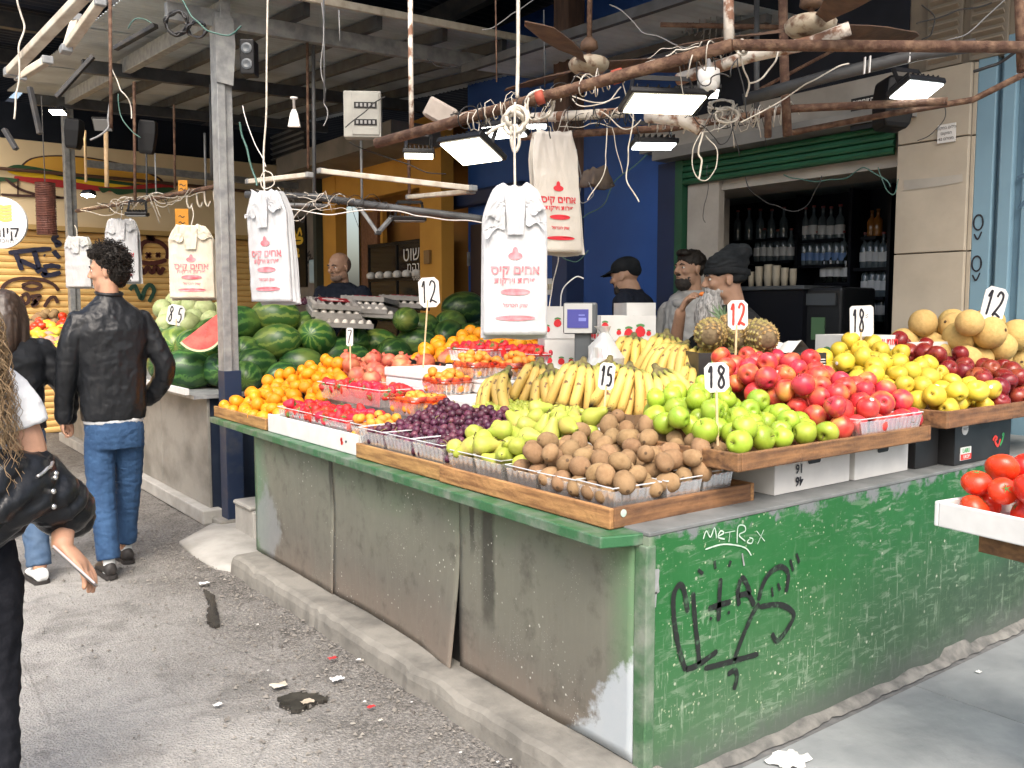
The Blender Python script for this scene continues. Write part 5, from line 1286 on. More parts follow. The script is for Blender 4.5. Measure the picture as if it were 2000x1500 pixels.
for i, (px, py, D, rz, tx, red, lb) in enumerate(((650, 613, 6.0, .35, .16, 1, 'left front egg tray with red label, above the watermelons'), (655, 622, 6.0, .38, .16, 0, 'second egg tray under the left red label'), (672, 634, 5.95, .42, .13, 0, 'lowest egg tray of the left stack'),
                                                  (722, 606, 6.3, -.2, -.08, 1, 'rear egg tray with red label next to the seated seller'), (728, 615, 6.25, -.2, -.08, 0, 'egg tray below the rear red label'), (742, 624, 6.2, -.25, -.1, 0, 'lowest egg tray of the right stack'), (790, 603, 6.5, -.1, -.06, 1, 'rightmost egg tray behind the sign 12'))):
    b = thing('egg_tray', lb, 'egg tray', ony(px, py, 4.9 + (D - 6.0) * .8)); b.rotation_euler = (tx, .05, AY * -1 + rz); b.scale = (1.3,) * 3
    put('pulp_tray', ME_ET, None, b)
    for k in range(6):
        for sd in (0, 1):
            put('egg', ME_EGG, None, b, M=TR((-.125 + k * .05, -.125, .026), (0, 0, 0)) if sd == 0 else TR((-.125, -.125 + k * .05, .026)))
    if red:
        put('lid', ME_ET, None, b, M=TR((0, 0, .05)))
        m = MB(); m.b2((-.09, -.07, .088), (.09, .07, .091)); lb_ = m.build('label', mat('egg_label', (.30, .012, .02), None, rough=.5), b)
        m = MB(); m.b2((-.07, -.01, .0915), (.03, .02, .0925)); m.b2((-.05, -.05, .0915), (.06, -.035, .0925)); m.build('label_print', M_WHITEB, lb_)
# dark red grapes behind the egg trays
bunch('heap of wine red grapes in front of the seated seller', (.85, 1.35, 5.0, 5.6), lambda x, y: 1.42 + .25 * (x - .85), lambda x, y: 1.70, 110, 61, GR[0], M_GRP, .022)
m = MB(); m.b2((.85, 5.0, .96), (1.4, 5.6, 1.41)); tag(m.build('black_crate', M_BLACK, bevel=.01), 'black crate under the wine red grapes', 'crate')
# strawberry cartons
berry_carton('upper white strawberry carton right of the scale', dep(1212, 664, 4.75) , (.30, .24, .13), R(-24), seed=1)
berry_carton('lower white strawberry carton right of the scale', dep(1205, 712, 4.75) , (.36, .28, .125), R(-24), seed=2)
berry_carton('tall strawberry carton standing open left of the cap wearer', dep(1238, 655, 5.0), (.16, .30, .18), R(-30), seed=6)
berry_carton('white strawberry carton left of the scale', dep(1092, 660, 4.85), (.22, .24, .17), R(-30), seed=3)
berry_carton('lower strawberry carton left of the scale', dep(1100, 716, 4.8), (.24, .24, .15), R(-30), seed=4)
berry_carton('white strawberry carton with red title under the sign 18', dep(1668, 712, 4.35), (.27, .24, .145), R(-14), txt='תות שדה מובחר', seed=5)
berry_carton('open strawberry carton tucked behind the yellow apples', dep(1775, 705, 4.5), (.26, .24, .10), R(-14), seed=7)
tb = thing('packing_table', 'plain packing table inside the stall behind the bananas', 'table', (1.75, 1.7, 0)); tb.rotation_euler = (0, 0, R(-20))
m = MB(); m.b2((-.5, -.6, 1.03), (.1, 1.1, 1.06)); m.build('top', M_GALV, tb)
for x_, y_ in ((-.45, -.55), (.05, -.55), (-.45, 1.05), (.05, 1.05)): m = MB(); m.b2((x_, y_, 0), (x_ + .04, y_ + .04, 1.029)); m.build('leg', M_GALV, tb)
# ================================================================== PRICE SIGNS
DIG = {'1': [[(.2, .72), (.55, 1), (.52, .5), (.45, 0)]], '2': [[(.12, .78), (.4, 1), (.82, .88), (.74, .58), (.4, .3), (.05, .04), (.35, .12), (.98, .0)]], '5': [[(.85, .98), (.28, .94), (.2, .56), (.62, .6), (.88, .34), (.6, .04), (.1, .08)]],
       '8': [[(.72, .9), (.42, 1), (.24, .76), (.66, .46), (.76, .16), (.42, 0), (.16, .2), (.45, .5), (.82, .78), (.7, .93)]], '7': [[(.1, .95), (.85, .95), (.5, .45), (.35, 0)]], '=': [[(.1, .62), (.6, .7)], [(.1, .45), (.6, .53)]], '.': [[(.4, .05), (.55, .05)]]}
def price_sign(label, txt, px, py, D, w, h, foot, yaw=0, tilt=0, m_=M_INK, wd=.0085, cutc=.2):
    c = dep(px, py, D); b = thing('price_sign', label, 'price sign', dep(foot[0], foot[1], D))
    A = (RIGHT * math.cos(yaw) + V((FWD.x, FWD.y, 0)).normalized() * math.sin(yaw)).normalized(); B = V((0, 0, 1))
    A, B = A * math.cos(tilt) + B * math.sin(tilt), B * math.cos(tilt) - A * math.sin(tilt); N = A.cross(B)
    o_ = V(b.location); W, H = w * D / FPX, h * D / FPX; k = cutc * W
    pts = [(-W / 2 + k, -H / 2), (W / 2 - k, -H / 2), (W / 2, -H / 2 + k), (W / 2, H / 2 - k), (W / 2 - k, H / 2), (-W / 2 + k, H / 2), (-W / 2, H / 2 - k), (-W / 2, -H / 2 + k)]
    m = MB(); m.prism([c - o_ + A * x + B * y - N * .004 for x, y in pts], N * .005); bd_ = m.build('board', M_WHITEB, b)
    m = MB(); n = len(txt); cw = W * .78 / n
    for i, ch in enumerate(txt):
        for st in DIG[ch]:
            s_ = .55 if ch == '=' else 1
            m.stroke(c - o_ + N * .0025, A, B, [(-W * .39 + i * cw + x * cw * (.92 if ch != '1' else .8), (-.36 + y * .74) * H * s_ + (H * .12 if s_ < 1 else 0)) for x, y in st], wd * (1 if s_ == 1 else .5))
    m.build('numeral', m_, bd_)
    m = MB(); m.bar(V((0, 0, -.03)), c - o_ - N * .008 + B * H * .2, .008, .006, up=N); m.build('stick', M_STICK, b)
price_sign('white price sign 12 in black on a stick above the foam box', '12', 838, 571, 4.85, 40, 58, (826, 712), .1, .06)
price_sign('narrow white price sign 7 seen nearly edge-on above strawberries', '7', 683, 658, 5.25, 13, 36, (685, 750), 0, -.03, wd=.006)
price_sign('white price sign 15 among the bananas', '15', 1185, 735, 3.62, 30, 53, (1178, 815), -.1, -.1, wd=.009)
price_sign('white price sign 18 on a long stick between kiwis and green apples', '18', 1400, 737, 3.02, 48, 58, (1403, 905), 0, .06)
price_sign('white price sign 12 in red marker before the pineapples', '12', 1441, 615, 3.85, 40, 57, (1434, 765), .1, .04, M_REDINK, .011)
price_sign('white price sign 18 with two small dashes above yellow apples', '18=', 1683, 627, 4.15, 46, 60, (1681, 722), 0, .04, cutc=.1)
price_sign('tilted white price sign 12 above the melons', '12', 1942, 594, 4.35, 48, 66, (1930, 665), .1, -.22, wd=.012)
price_sign('small white price sign 8.5 among the cabbages', '8.5', 343, 615, 6.9, 32, 40, (343, 650), .2, -.2)
M_ORP = mat('orange_paper', (.70, .30, .03), None, rough=.7)
for px, py, w_, h_, lb in ((355, 428, 26, 40, 'orange paper price notice hanging beside the hook rail'), (357, 365, 18, 26, 'small orange paper notice above the hook rail')):
    c = dep(px, py, 7.2); m = MB(); W, H = w_ * 7.2 / FPX, h_ * 7.2 / FPX
    b = thing('paper_notice', lb, 'notice', c - V((0, 0, H / 2)))
    m.prism([RIGHT * x * W / 2 + V((0, 0, H / 2 + z * H / 2)) for x, z in ((-1, -1), (1, -1), (1, 1), (-1, 1))], FWD * .003); m.build('sheet', M_ORP, b)
    m = MB()
    for k in range(2): m.stroke(V((0, 0, H * (.62 - .3 * k))) - FWD * .003, RIGHT, V((0, 0, 1)), [(-.025, 0), (-.01, .008), (.005, -.006), (.025, .004)], .006)
    m.build('writing', M_INK, b)

# ================================================================== PLASTIC BAG BUNDLES
def bagmat(name, c):
    t = NT(name); t.col(t.mix(t.ramp(t.noise(9, 4), [(.3, 0.), (.7, 1.)]), c, tuple(q * .93 for q in c))).set(rough=.38, spec=.4, sss=.25)
    t.b.inputs['Subsurface Radius'].default_value = (.03, .03, .03); t.b.inputs['Subsurface Scale'].default_value = .5
    t.bump(t.noise(34, 4, vec=t.coord(scale=(1, 1, .4))), .5, .012); return t.m
M_BAGW = bagmat('bag_white', (.52, .53, .55)); M_BAGC = bagmat('bag_cream', (.66, .61, .50)); M_BAGK = bagmat('bag_offwhite', (.60, .56, .51))
M_PINK = mat('faded_red_print', (.58, .12, .15), (.64, .28, .31), 25, .5); M_REDP = mat('red_print', (.58, .02, .035), None, rough=.5)
def bags(label, px, py, D, w, h, yaw=0, m_=M_BAGW, pr=M_PINK, seed=0, flaps=1, lean=0, text=True, rope=None, cinch=.58):
    """bundle of thin carrier bags hung from its top; (px, py) is the hanging point"""
    top = dep(px, py, D); b = thing('carrier_bag_bundle', label, 'carrier bags', top)
    W, H = w * D / FPX, h * D / FPX
    A = (RIGHT * math.cos(yaw) + V((FWD.x, FWD.y, 0)).normalized() * math.sin(yaw)).normalized(); B = V((0, 0, 1)); N = A.cross(B)
    sd = V((seed * 3.1, seed * 1.7, 0))
    def half(v_):
        k = cinch + (1 - cinch) * min(1, max(0, v_ / .20)) ** .7
        return W / 2 * k * (1 + .02 * noise.noise(V((v_ * 4, seed, 5))))
    def front(x, v_, lay=0):
        wr = max(0, 1 - v_ / .35)
        d = .020 * (.5 + .5 * min(1, v_ * 2)) * (1 - (min(1, abs(x) / (W / 2))) ** 2 * .8)
        d += (.004 + .013 * wr) * noise.noise(V((x * (44 if wr else 14), v_ * 4, 0)) + sd) + .004 * noise.noise(V((x * 9, v_ * 11, 4)) + sd)
        return d - lay
    def P(x, v_, d):
        return A * (x + lean * v_ * H) - B * v_ * H + N * d
    m = MB()
    nu, nv = 30, 34
    def ringf(v_):
        out = []
        hw = half(v_)
        for i in range(nu + 1):
            x = -hw + 2 * hw * i / nu; jag = (.05 * noise.noise(V((x * 30, seed, 0))) if v_ == 0 else 0); out.append(P(x, v_ + jag, front(x, v_)))
        for i in range(nu - 1, 0, -1):
            x = -hw + 2 * hw * i / nu; out.append(P(x, v_, -.016 - .012 * v_ + .3 * front(x, v_) * -.4))
        return out
    m.rings([ringf(j / nv) for j in range(nv + 1)])
    m.build('bag_body', m_, b, smooth=True)
    for k in range(3):
        m = MB(); g_ = random.Random(seed * 7 + k); ox = g_.uniform(-.02, .03) * (1 if k else -1)
        m.grid(lambda u, v_: P((u - .5) * 2 * half(v_ * .99) * (1.0 + .012 * k) + ox * v_, v_ * (1 + .015 * k + .006 * math.sin(u * 9 + k)), -.024 - .010 * k + .004 * noise.noise(V((u * 6, v_ * 4, k)) + sd)), 14, 18)
        m.build('bag_sheet', m_, b, smooth=True)
    for k in range(flaps * 2):
        s_ = -1 if k % 2 else 1; m = MB(); v0 = .05 + .06 * (k // 2) + .03 * (k % 2)
        m.grid(lambda u, v_: P(s_ * (W * .16 + W * .31 * u), v0 + .14 * v_ * (1 - .75 * u) + .09 * u * (1 + .3 * k) + .02 * math.sin(u * 7 + v_ * 5 + k), .026 + .010 * math.sin(u * 5 + k) * u + .009 * noise.noise(V((u * 7, v_ * 7, k)) + sd)), 12, 8)
        m.build('handle_flap', m_, b, smooth=True)
    m = MB()
    m.grid(lambda u, v_: P((u - .5) * W * (.34 - .1 * v_) , .03 + .30 * v_, .034 + .008 * noise.noise(V((u * 7, v_ * 5, 7)) + sd)), 10, 14)
    if flaps: m.build('handle_flap', m_, b, smooth=True)
    if text:
        def wrap(me, cx, cv):
            for vt in me.vertices:
                x = cx + vt.co.x; v_ = cv - vt.co.y / H; vt.co = P(x, v_, front(x, v_) + .0035)
            me.materials.append(pr); return me
        def ell_me(rx, ry):
            m = MB(); q = [(rx * math.cos(a), ry * math.sin(a), 0) for a in (2 * math.pi * k / 24 for k in range(24))]
            m.add([(0, 0, 0)] + q, [(0, k + 1, (k + 1) % 24 + 1) for k in range(24)]); return m.mesh('print')
        s_ = W / .27
        put('print_logo', wrap(ell_me(.030 * s_, .016 * s_), 0, .47), None, b); put('print_logo', wrap(ell_me(.012 * s_, .022 * s_), 0, .445), None, b)
        put('lettering', wrap(text_mesh(heb('אחים קיס'), .052 * s_, .0012), 0, .565), None, b)
        put('lettering', wrap(text_mesh(heb('פירות וירקות'), .034 * s_, .0008), 0, .635), None, b)
        put('print_band', wrap(ell_me(.062 * s_, .014 * s_), 0, .71), None, b)
        put('lettering', wrap(text_mesh(heb('שוק הכרמל'), .022 * s_, .0005), 0, .80), None, b)
        put('print_band', wrap(ell_me(.085 * s_, .011 * s_), 0, .885), None, b)
    if rope:
        m = MB(); q = [dep(x, y, D) - top for x, y in rope]; m.tube(crom([tuple(p) for p in q], 5), .005 if D < 5 else .004, 6); m.build('hanging_cord', M_ROPEW, b, smooth=True)
    return b
bags('front bundle of white carrier bags hanging on a white cord in mid picture', 1006, 362, 3.62, 126, 292, .05, M_BAGW, M_PINK, 1, 2, rope=[(1006, 200), (1005, 280), (1006, 372)])
bags('off-white bundle of carrier bags with red print behind the front bundle', 1082, 258, 4.3, 96, 232, .35, M_BAGK, M_REDP, 2, 0, lean=.06, cinch=.75)
bags('white bundle of carrier bags beside the near steel post', 517, 374, 4.55, 102, 214, -.5, M_BAGW, M_PINK, 3, 1, lean=.05, cinch=.62, rope=[(523, -20), (521, 120), (520, 225), (515, 300), (517, 385)])
bags('cream bundle of carrier bags above the cabbages', 372, 440, 6.3, 84, 142, .2, M_BAGC, M_PINK, 4, 1, cinch=.6, rope=[(374, 402), (378, 420), (372, 445)])
bags('white bundle of carrier bags just behind the curly haired man', 236, 428, 7.8, 62, 122, .1, M_BAGW, M_REDP, 5, 1, cinch=.7, rope=[(236, 395), (238, 412), (236, 432)])
bags('leftmost white bundle of carrier bags at the far post', 150, 462, 8.6, 52, 98, -.1, M_BAGW, M_PINK, 6, 1, text=False, cinch=.75, rope=[(146, 440), (150, 450), (150, 466)])

# ================================================================== SCALE
sc_ = thing('shop_scale', 'grey price scale with blue display on a post behind the bananas', 'scale', dep(1138, 735, 4.42)); zb_ = sc_.location.z; zc = dep(1130, 622, 4.42).z - zb_
sc_.rotation_euler = (0, 0, -AY + R(-6))
M_SCG = mat('scale_grey', (.07, .08, .09), None, rough=.45)
m = MB(); m.b2((-.04, -.03, 0), (.04, .03, zc - .05)); m.build('post', M_SCG, sc_, bevel=.006)
m = MB(); m.b2((-.095, -.05, zc - .075), (.07, .05, zc + .078)); hd = m.build('head', M_SCG, sc_, bevel=.01)
m = MB(); m.b2((-.09, -.054, zc - .07), (.045, -.051, zc + .073)); m.build('bezel', mat('scale_bezel', (.42, .43, .43), None, rough=.4), hd)
m = MB(); m.b2((-.075, -.058, zc - .045), (.028, -.055, zc + .045)); m.build('display', emis('lcd', (.05, .05, .30), .55, (.02, .02, .06)), hd)
m = MB(); m.b2((-.02, -.0595, zc - .012), (.016, -.0585, zc + .004)); m.b2((-.02, -.0595, zc + .014), (.01, -.0585, zc + .02)); m.build('digits', emis('lcd_digit', (.2, .22, .6), .6, (.05, .05, .1)), hd)
m = MB(); m.b2((-.17, -.14, -.02), (.17, .14, 0)); m.build('platform', mat('steel_plate', (.5, .5, .5), None, rough=.3, metal=.9), sc_, bevel=.006)
m = MB(); m.b2((-.13, -.10, -.09), (.13, .10, -.022)); m.build('base', M_SCG, sc_, bevel=.01)
m = MB(); m.b2((-.15, -.12, -.29), (.15, .12, -.092)); tag(put('scale_crate', m.mesh('scale_crate'), M_BLACK, M=sc_.matrix_basis.copy()), 'dark crate carrying the scale', 'crate')
# crumpled clear bags next to the scale
m = MB(); c0 = dep(1180, 690, 4.3)
m.lathe([(.09, -.07), (.085, -.02), (.06, .03), (.03, .075), (.02, .10), (.035, .13)], 26, c=c0)
for i, p in enumerate(m.v): m.v[i] = p + V((noise.noise(p * 19), noise.noise(p * 19 + V((5, 0, 0))), 0)) * .03
tag(m.build('clear_bag', clear('cloudy_plastic', gloss=.15, rough=.25, cloud=.35)), 'crumpled clear plastic bag standing next to the scale', 'plastic bag')
m = MB(); c0 = dep(1555, 705, 4.15)
m.grid(lambda u, v_: c0 + V((-.12 + .26 * u, -.02 + .2 * v_, .10 * (1 - abs(2 * u - 1)) * (1 - .3 * v_) + .012 * noise.noise(V((u * 5, v_ * 5, 1))))), 10, 8)
tag(m.build('paper_wrap', M_CARDW), 'folded white paper lying on the black carton', 'paper')

# ================================================================== BOTTLE SHOP INTERIOR
def bottle_me(name, h, r, m_):
    m = MB(); m.lathe([(r * .9, 0), (r, .01), (r, h * .58), (r * .8, h * .66), (r * .36, h * .74), (r * .33, h * .94), (r * .40, h * .945), (r * .40, h), (.002, h)], 12); me = m.mesh(name, True); me.materials.append(m_); return me
M_BOT = mat('clear_bottle', (.10, .13, .15), None, rough=.06, spec=.8, coat=.5); M_BOTD = mat('dark_bottle', (.012, .016, .014), None, rough=.08, spec=.7); M_BOTA = mat('amber_bottle', (.25, .10, .02), None, rough=.08, spec=.7)
M_LAB = mat('bottle_label', (.62, .64, .66), None, rough=.5); M_LABB = mat('blue_label', (.12, .22, .45), None, rough=.5)
BOT = {'clear': bottle_me('bottle', .27, .036, M_BOT), 'dark': bottle_me('bottle', .29, .036, M_BOTD), 'amber': bottle_me('bottle', .2, .035, M_BOTA)}
def label_me(r, z0, z1, m_):
    m = MB(); m.rings([[V((r * math.cos(a), r * math.sin(a), z)) for a in (2 * math.pi * k / 14 for k in range(14))] for z in (z0, z1)], cap=False); me = m.mesh('label', True); me.materials.append(m_); return me
LBW, LBB = label_me(.0372, .05, .12, M_LAB), label_me(.0372, .04, .10, M_LABB)
m = MB(); m.lathe([(.015, .255), (.015, .272), (.001, .273)], 10); ME_CAPB = m.mesh('cap'); ME_CAPB.materials.append(mat('bottle_cap', (.25, .05, .05), None, rough=.4))
SX = BX + 1.05
shelfz = {}
for lb, py, pxs, kind, lab in (('the left end of the top shelf', 432, (1384, 1400), 'dark', LBW), ('the long top shelf', 472, (1440, 1462, 1484, 1506, 1530), 'clear', None), ('the right part of the top shelf', 471, (1572, 1588, 1606, 1622, 1640), 'clear', LBW),
                               ('the second shelf left', 512, (1480, 1492, 1504, 1518, 1530, 1544), 'clear', LBW), ('the second shelf right', 519, (1570, 1582, 1596, 1608, 1620, 1634, 1646), 'clear', LBB), ('the third shelf', 553, (1610, 1622, 1636, 1652, 1664), 'dark', LBW),
                               ('the upper right cabinet shelf', 463, (1702, 1714), 'amber', None), ('the middle right cabinet shelf', 524, (1688, 1700, 1712, 1724, 1738), 'clear', LBW), ('the lower right cabinet shelf', 580, (1690, 1704, 1716, 1728), 'clear', LBW), ('the bottom right cabinet shelf', 628, (1690, 1706, 1720, 1734), 'clear', LBW)):
    for i, px in enumerate(pxs):
        p = onx(px, py, SX); o = put('bottle', BOT[kind], None, M=TR(p, (0, 0, i), (.95, 1.0, .97)[i % 3]))
        tag(o, ('clear' if kind == 'clear' else kind + ' glass') + ' bottle standing on ' + lb + ' in the bottle shop', 'bottle', 'bottles on ' + lb)
        if lab: put('label', lab, None, o)
        if kind == 'clear': put('cap', ME_CAPB, None, o)
    a, b = onx(pxs[0] - 9, py, SX), onx(pxs[-1] + 9, py, SX); m = MB(); m.b2((.97, min(a.y, b.y), a.z - .025), (1.19, max(a.y, b.y), a.z - .002)); m.build('shelf', M_SHOPD, bs)
for px in (1568, 1672, 1748): p = onx(px, 500, SX); m = MB(); m.b2((.96, p.y - .012, .1), (1.19, p.y + .012, 2.35)); m.build('shelf_upright', M_SHOPD, bs)
p = onx(1520, 560, BX + .45); bar_ = thing('bar_counter', 'black bar counter inside the bottle shop', 'counter', (p.x, p.y, .1))
m = MB(); m.b2((-.2, -.35, 0), (.2, .35, p.z - .13)); m.build('body', M_SHOPD, bar_); m = MB(); m.b2((-.22, -.37, p.z - .128), (.22, .37, p.z - .10)); m.build('top', M_SCG, bar_, bevel=.005)
ME_CUP = None
m = MB()
for k in range(7): m.lathe([(.028, .0), (.038, .075), (.040, .077), (.037, .078)], 14, c=(0, 0, k * .018))
ME_CUP = m.mesh('cups', True); ME_CUP.materials.append(mat('paper_cup', (.55, .50, .40), None, rough=.6))
for i, (dx, s_) in enumerate(((-.20, .6), (-.13, .8), (-.05, .85), (.02, .8), (.09, .7), (.16, .65))):
    tag(put('paper_cup_stack', ME_CUP, None, M=TR((p.x - .05, p.y - dx, p.z), (0, 0, 0), s_)), ('leftmost', 'second', 'third', 'fourth', 'fifth', 'rightmost')[i] + ' stack of paper cups from the left on the black bar', 'paper cups', 'paper cup stacks')
cf = thing('coffee_machine', 'dark coffee machine beside the shop bar', 'machine', onx(1620, 650, BX + .5)); cf.location.z = .1
zc_ = onx(1600, 563, BX + .5).z - .1
m = MB(); m.b2((-.2, -.22, 0), (.2, .22, zc_)); m.build('body', mat('machine_dark', (.02, .022, .025), None, rough=.3), cf, bevel=.02)
m = MB(); m.b2((-.215, -.18, zc_ - .12), (-.202, .18, zc_ - .04)); m.build('front_panel', M_SCG, cf)
m = MB(); m.b2((-.213, -.1, zc_ - .35), (-.203, .0, zc_ - .2)); m.build('notice', mat('poster_green', (.10, .2, .1)), cf)
m = MB(); m.b2((-.213, .06, zc_ - .2), (-.203, .14, zc_ - .1)); m.build('notice', mat('poster_yellow', ()), cf)
# ================================================================== PEOPLE
TMP = bpy.data.scenes.new('tmp')
def fuse(mb, voxel, it=6, fac=.5):
    """weld overlapping closed shapes into one continuous smooth surface"""
    me = mb.mesh('tmp'); o = bpy.data.objects.new('tmp', me); TMP.collection.objects.link(o)
    r = o.modifiers.new('r', 'REMESH'); r.mode = 'VOXEL'; r.voxel_size = voxel; r.use_smooth_shade = True
    s_ = o.modifiers.new('s', 'SMOOTH'); s_.factor = fac; s_.iterations = it
    vl = TMP.view_layers[0]; vl.update(); dg = vl.depsgraph
    out = bpy.data.meshes.new_from_object(o.evaluated_get(dg))
    bpy.data.objects.remove(o); bpy.data.meshes.remove(me)
    out.materials.clear(); out.polygons.foreach_set('use_smooth', [True] * len(out.polygons))
    return out
def wrinkle(me, amp, fr, st=(1, 1, 1), seed=0, ridge=True, mask=None):
    me.update(); N = [v_.normal.copy() for v_ in me.vertices]
    for v_, n_ in zip(me.vertices, N):
        p = V((v_.co.x * st[0], v_.co.y * st[1], v_.co.z * st[2])) * fr + V((seed * 5.3, seed, 0))
        q = noise.noise(p + V((noise.noise(p * .6), noise.noise(p * .6 + V((9, 0, 0))), 0)) * 1.2)
        if ridge: q = .35 - abs(q) * 1.4
        v_.co += n_ * (amp * q + amp * .35 * noise.noise(p * 2.7)) * (mask(v_.co) if mask else 1)
    return me
def secs(mb, L, n=22, pw=1.0):
    """torso-like loft: (z, x, y, rx, ry[, twist])"""
    rs = []
    for s_ in L:
        z, x, y, rx, ry = s_[:5]; tw = s_[5] if len(s_) > 5 else 0
        ring = []
        for k in range(n):
            a = 2 * math.pi * k / n; c_, q = math.cos(a), math.sin(a)
            px_, py_ = rx * math.copysign(abs(c_) ** .85, c_), ry * math.copysign(abs(q) ** .85, q)
            ring.append(V((x + px_ * math.cos(tw) - py_ * math.sin(tw), y + px_ * math.sin(tw) + py_ * math.cos(tw), z)))
        rs.append(ring)
    mb.rings(rs); return mb
def limb(mb, pts, rad, n=14, k=5, end=True):
    q = crom([tuple(p) + (r_,) for p, r_ in zip(pts, rad)], k)
    mb.tube([p[:3] for p in q], [p[3] for p in q], n)
    mb.ell(q[0][:3], (q[0][3],) * 3, 12, 8)
    if end: mb.ell(q[-1][:3], (q[-1][3],) * 3, 12, 8)
    return mb
def headM(pos, yaw, pitch=0, roll=0, s=1.0):
    return Matrix.Translation(pos) @ Matrix.Rotation(yaw, 4, 'Z') @ Matrix.Rotation(pitch, 4, 'Y') @ Matrix.Rotation(roll, 4, 'X') @ Matrix.Scale(s, 4)
def head(mb, M):
    R3 = M.to_3x3()
    def e(c, r, rot=None):
        mb.ell(M @ V(c), r, 16, 12, R3 @ (rot or Matrix.Identity(3)))
    e((-.012, 0, .035), (.098, .076, .088)); e((.022, 0, .01), (.072, .068, .085)); e((.030, 0, -.05), (.062, .056, .062)); e((.058, 0, -.083), (.032, .034, .028))
    e((.072, 0, .030), (.026, .056, .016)); e((.060, .040, -.015), (.030, .022, .024)); e((.060, -.040, -.015), (.030, .022, .024))
    e((.010, .050, -.055), (.045, .014, .040)); e((.010, -.050, -.055), (.045, .014, .040))
    mb.tube([M @ V(p) for p in ((.088, 0, .028), (.100, 0, .008), (.113, 0, -.014), (.112, 0, -.022))], [.009, .010, .0135, .011], 10)
    e((.103, .011, -.021), (.010, .008, .007)); e((.103, -.011, -.021), (.010, .008, .007))
    e((.086, 0, -.047), (.012, .024, .006)); e((.084, 0, -.059), (.012, .021, .007))
    for s_ in (1, -1): e((-.008, .077 * s_, -.005), (.022, .008, .032), Matrix.Rotation(.35 * s_, 3, 'Z') @ Matrix.Rotation(-.2, 3, 'Y'))
def face(par, M, brow=M_INK, skin=None, lidded=.5):
    """eyes, brows and lips as pieces of the figure"""
    for s_ in (1, -1):
        m = MB(); m.ell(M @ V((.076, .031 * s_, .012)), (.0125, .0135, .0085), 12, 8, M.to_3x3()); m.build('eye', mat('eye_white', (.62, .58, .54), None, rough=.25), par, smooth=True)
        m = MB(); m.ell(M @ V((.0845, .031 * s_, .0115)), (.0052, .0062, .0062), 10, 8, M.to_3x3()); m.build('iris', mat('iris_dark', (.015, .010, .008), None, rough=.1), par, smooth=True)
        m = MB(); m.tube([M @ V(p) for p in ((.093, .014 * s_, .030), (.0935, .030 * s_, .035), (.084, .050 * s_, .030))], [.0045, .005, .003], 6); m.build('eyebrow', brow, par, smooth=True)
    m = MB(); m.ell(M @ V((.0955, 0, -.0525)), (.0025, .021, .0022), 12, 6, M.to_3x3()); m.build('mouth_line', mat('mouth_dark', (.10, .03, .025), None, rough=.5), par, smooth=True)
def hand(mb, w, d, n_, side=1, curl=.5, s=1.0, spread=.12, thumb=.7):
    """w wrist, d pointing direction, n_ palm normal; fingers curl towards the palm normal"""
    d, n_ = V(d).normalized(), V(n_); n_ = (n_ - d * n_.dot(d)).normalized(); sd = d.cross(n_) * side; w = V(w)
    R3 = Matrix((d, sd, n_)).transposed()
    mb.ell(w + d * .045 * s, (.052 * s, .040 * s, .016 * s), 14, 10, R3)
    for k, (off, L) in enumerate(((.036, .070), (.012, .078), (-.012, .072), (-.035, .057))):
        b0 = w + d * .078 * s + sd * off * s; ang = spread * (1.2 - k * .8); dd = (d * math.cos(ang) + sd * math.sin(ang)).normalized()
        pts = [b0 - d * .02 * s, b0]; a = 0; p = b0
        for seg in (.45, .32, .25):
            a += curl * (.75 if seg == .45 else .9); p = p + (dd * math.cos(a) + n_ * math.sin(a)) * L * seg * s; pts.append(p)
        mb.tube(crom([tuple(q) for q in pts], 3), .0082 * s, 9); mb.ell(pts[-1], (.008 * s,) * 3, 8, 6)
    t0 = w + d * .025 * s + sd * .030 * s; td = (d * .7 + sd * .75 * thumb + n_ * .35).normalized()
    t1 = t0 + td * .035 * s; t2 = t1 + (td * .8 + d * .5 + n_ * .3 * curl).normalized() * .03 * s; t3 = t2 + (d * .9 + n_ * .6 * curl).normalized() * .024 * s
    mb.tube(crom([tuple(q) for q in (t0 - sd * .012 * s, t0, t1, t2, t3)], 3), .0105 * s, 9); mb.ell(t3, (.010 * s,) * 3, 8, 6)
def skinm(name, c): return fruit(name, c, tuple(q * .86 for q in c), None, (1, 1, 1), 22, .5, .0, .06, 160, .12, spec=.35)
M_SK1 = skinm('skin_olive', (.40, .22, .14)); M_SK2 = skinm('skin_tan', (.40, .245, .165)); M_SK3 = skinm('skin_warm', (.50, .28, .185)); M_SK4 = skinm('skin_brown', (.33, .195, .13))
M_HAIR = mat('hair_dark', (.010, .008, .007), (.018, .014, .011), 40, .55, spec=.25); M_HAIRB = mat('hair_brown', (.030, .020, .015), (.055, .036, .026), 40, .42); M_BLOND = mat('hair_blond', (.36, .25, .14), (.20, .13, .07), 40, .5, objvar=.0)
M_BEARD = mat('beard_dark', (.014, .011, .010), (.03, .024, .02), 90, .7, bump=.6, bscale=120); M_BEARDG = mat('beard_grey', (.13, .125, .12), (.40, .39, .38), 40, .7, bump=.5, bscale=90, stretch=(3, 3, .8))
def leather(name, c, rough):
    t = NT(name); t.col(t.mix(t.noise(12, 4), c, tuple(q * 1.6 for q in c))).set(rough=rough, spec=.28); t.bump(t.math('ADD', t.math('MULTIPLY', t.noise(180, 3), .2), t.noise(14, 4, vec=t.coord(scale=(1, 1, .6)))), .35, .012); return t.m
M_LEA = leather('black_leather', (.010, .011, .013), .33); M_PUF = leather('puffer_black', (.009, .010, .012), .28)
def cloth(name, c, c2, rough=.9, b=.3): return mat(name, c, c2, 18, rough, bump=b, bscale=55, spec=.12)
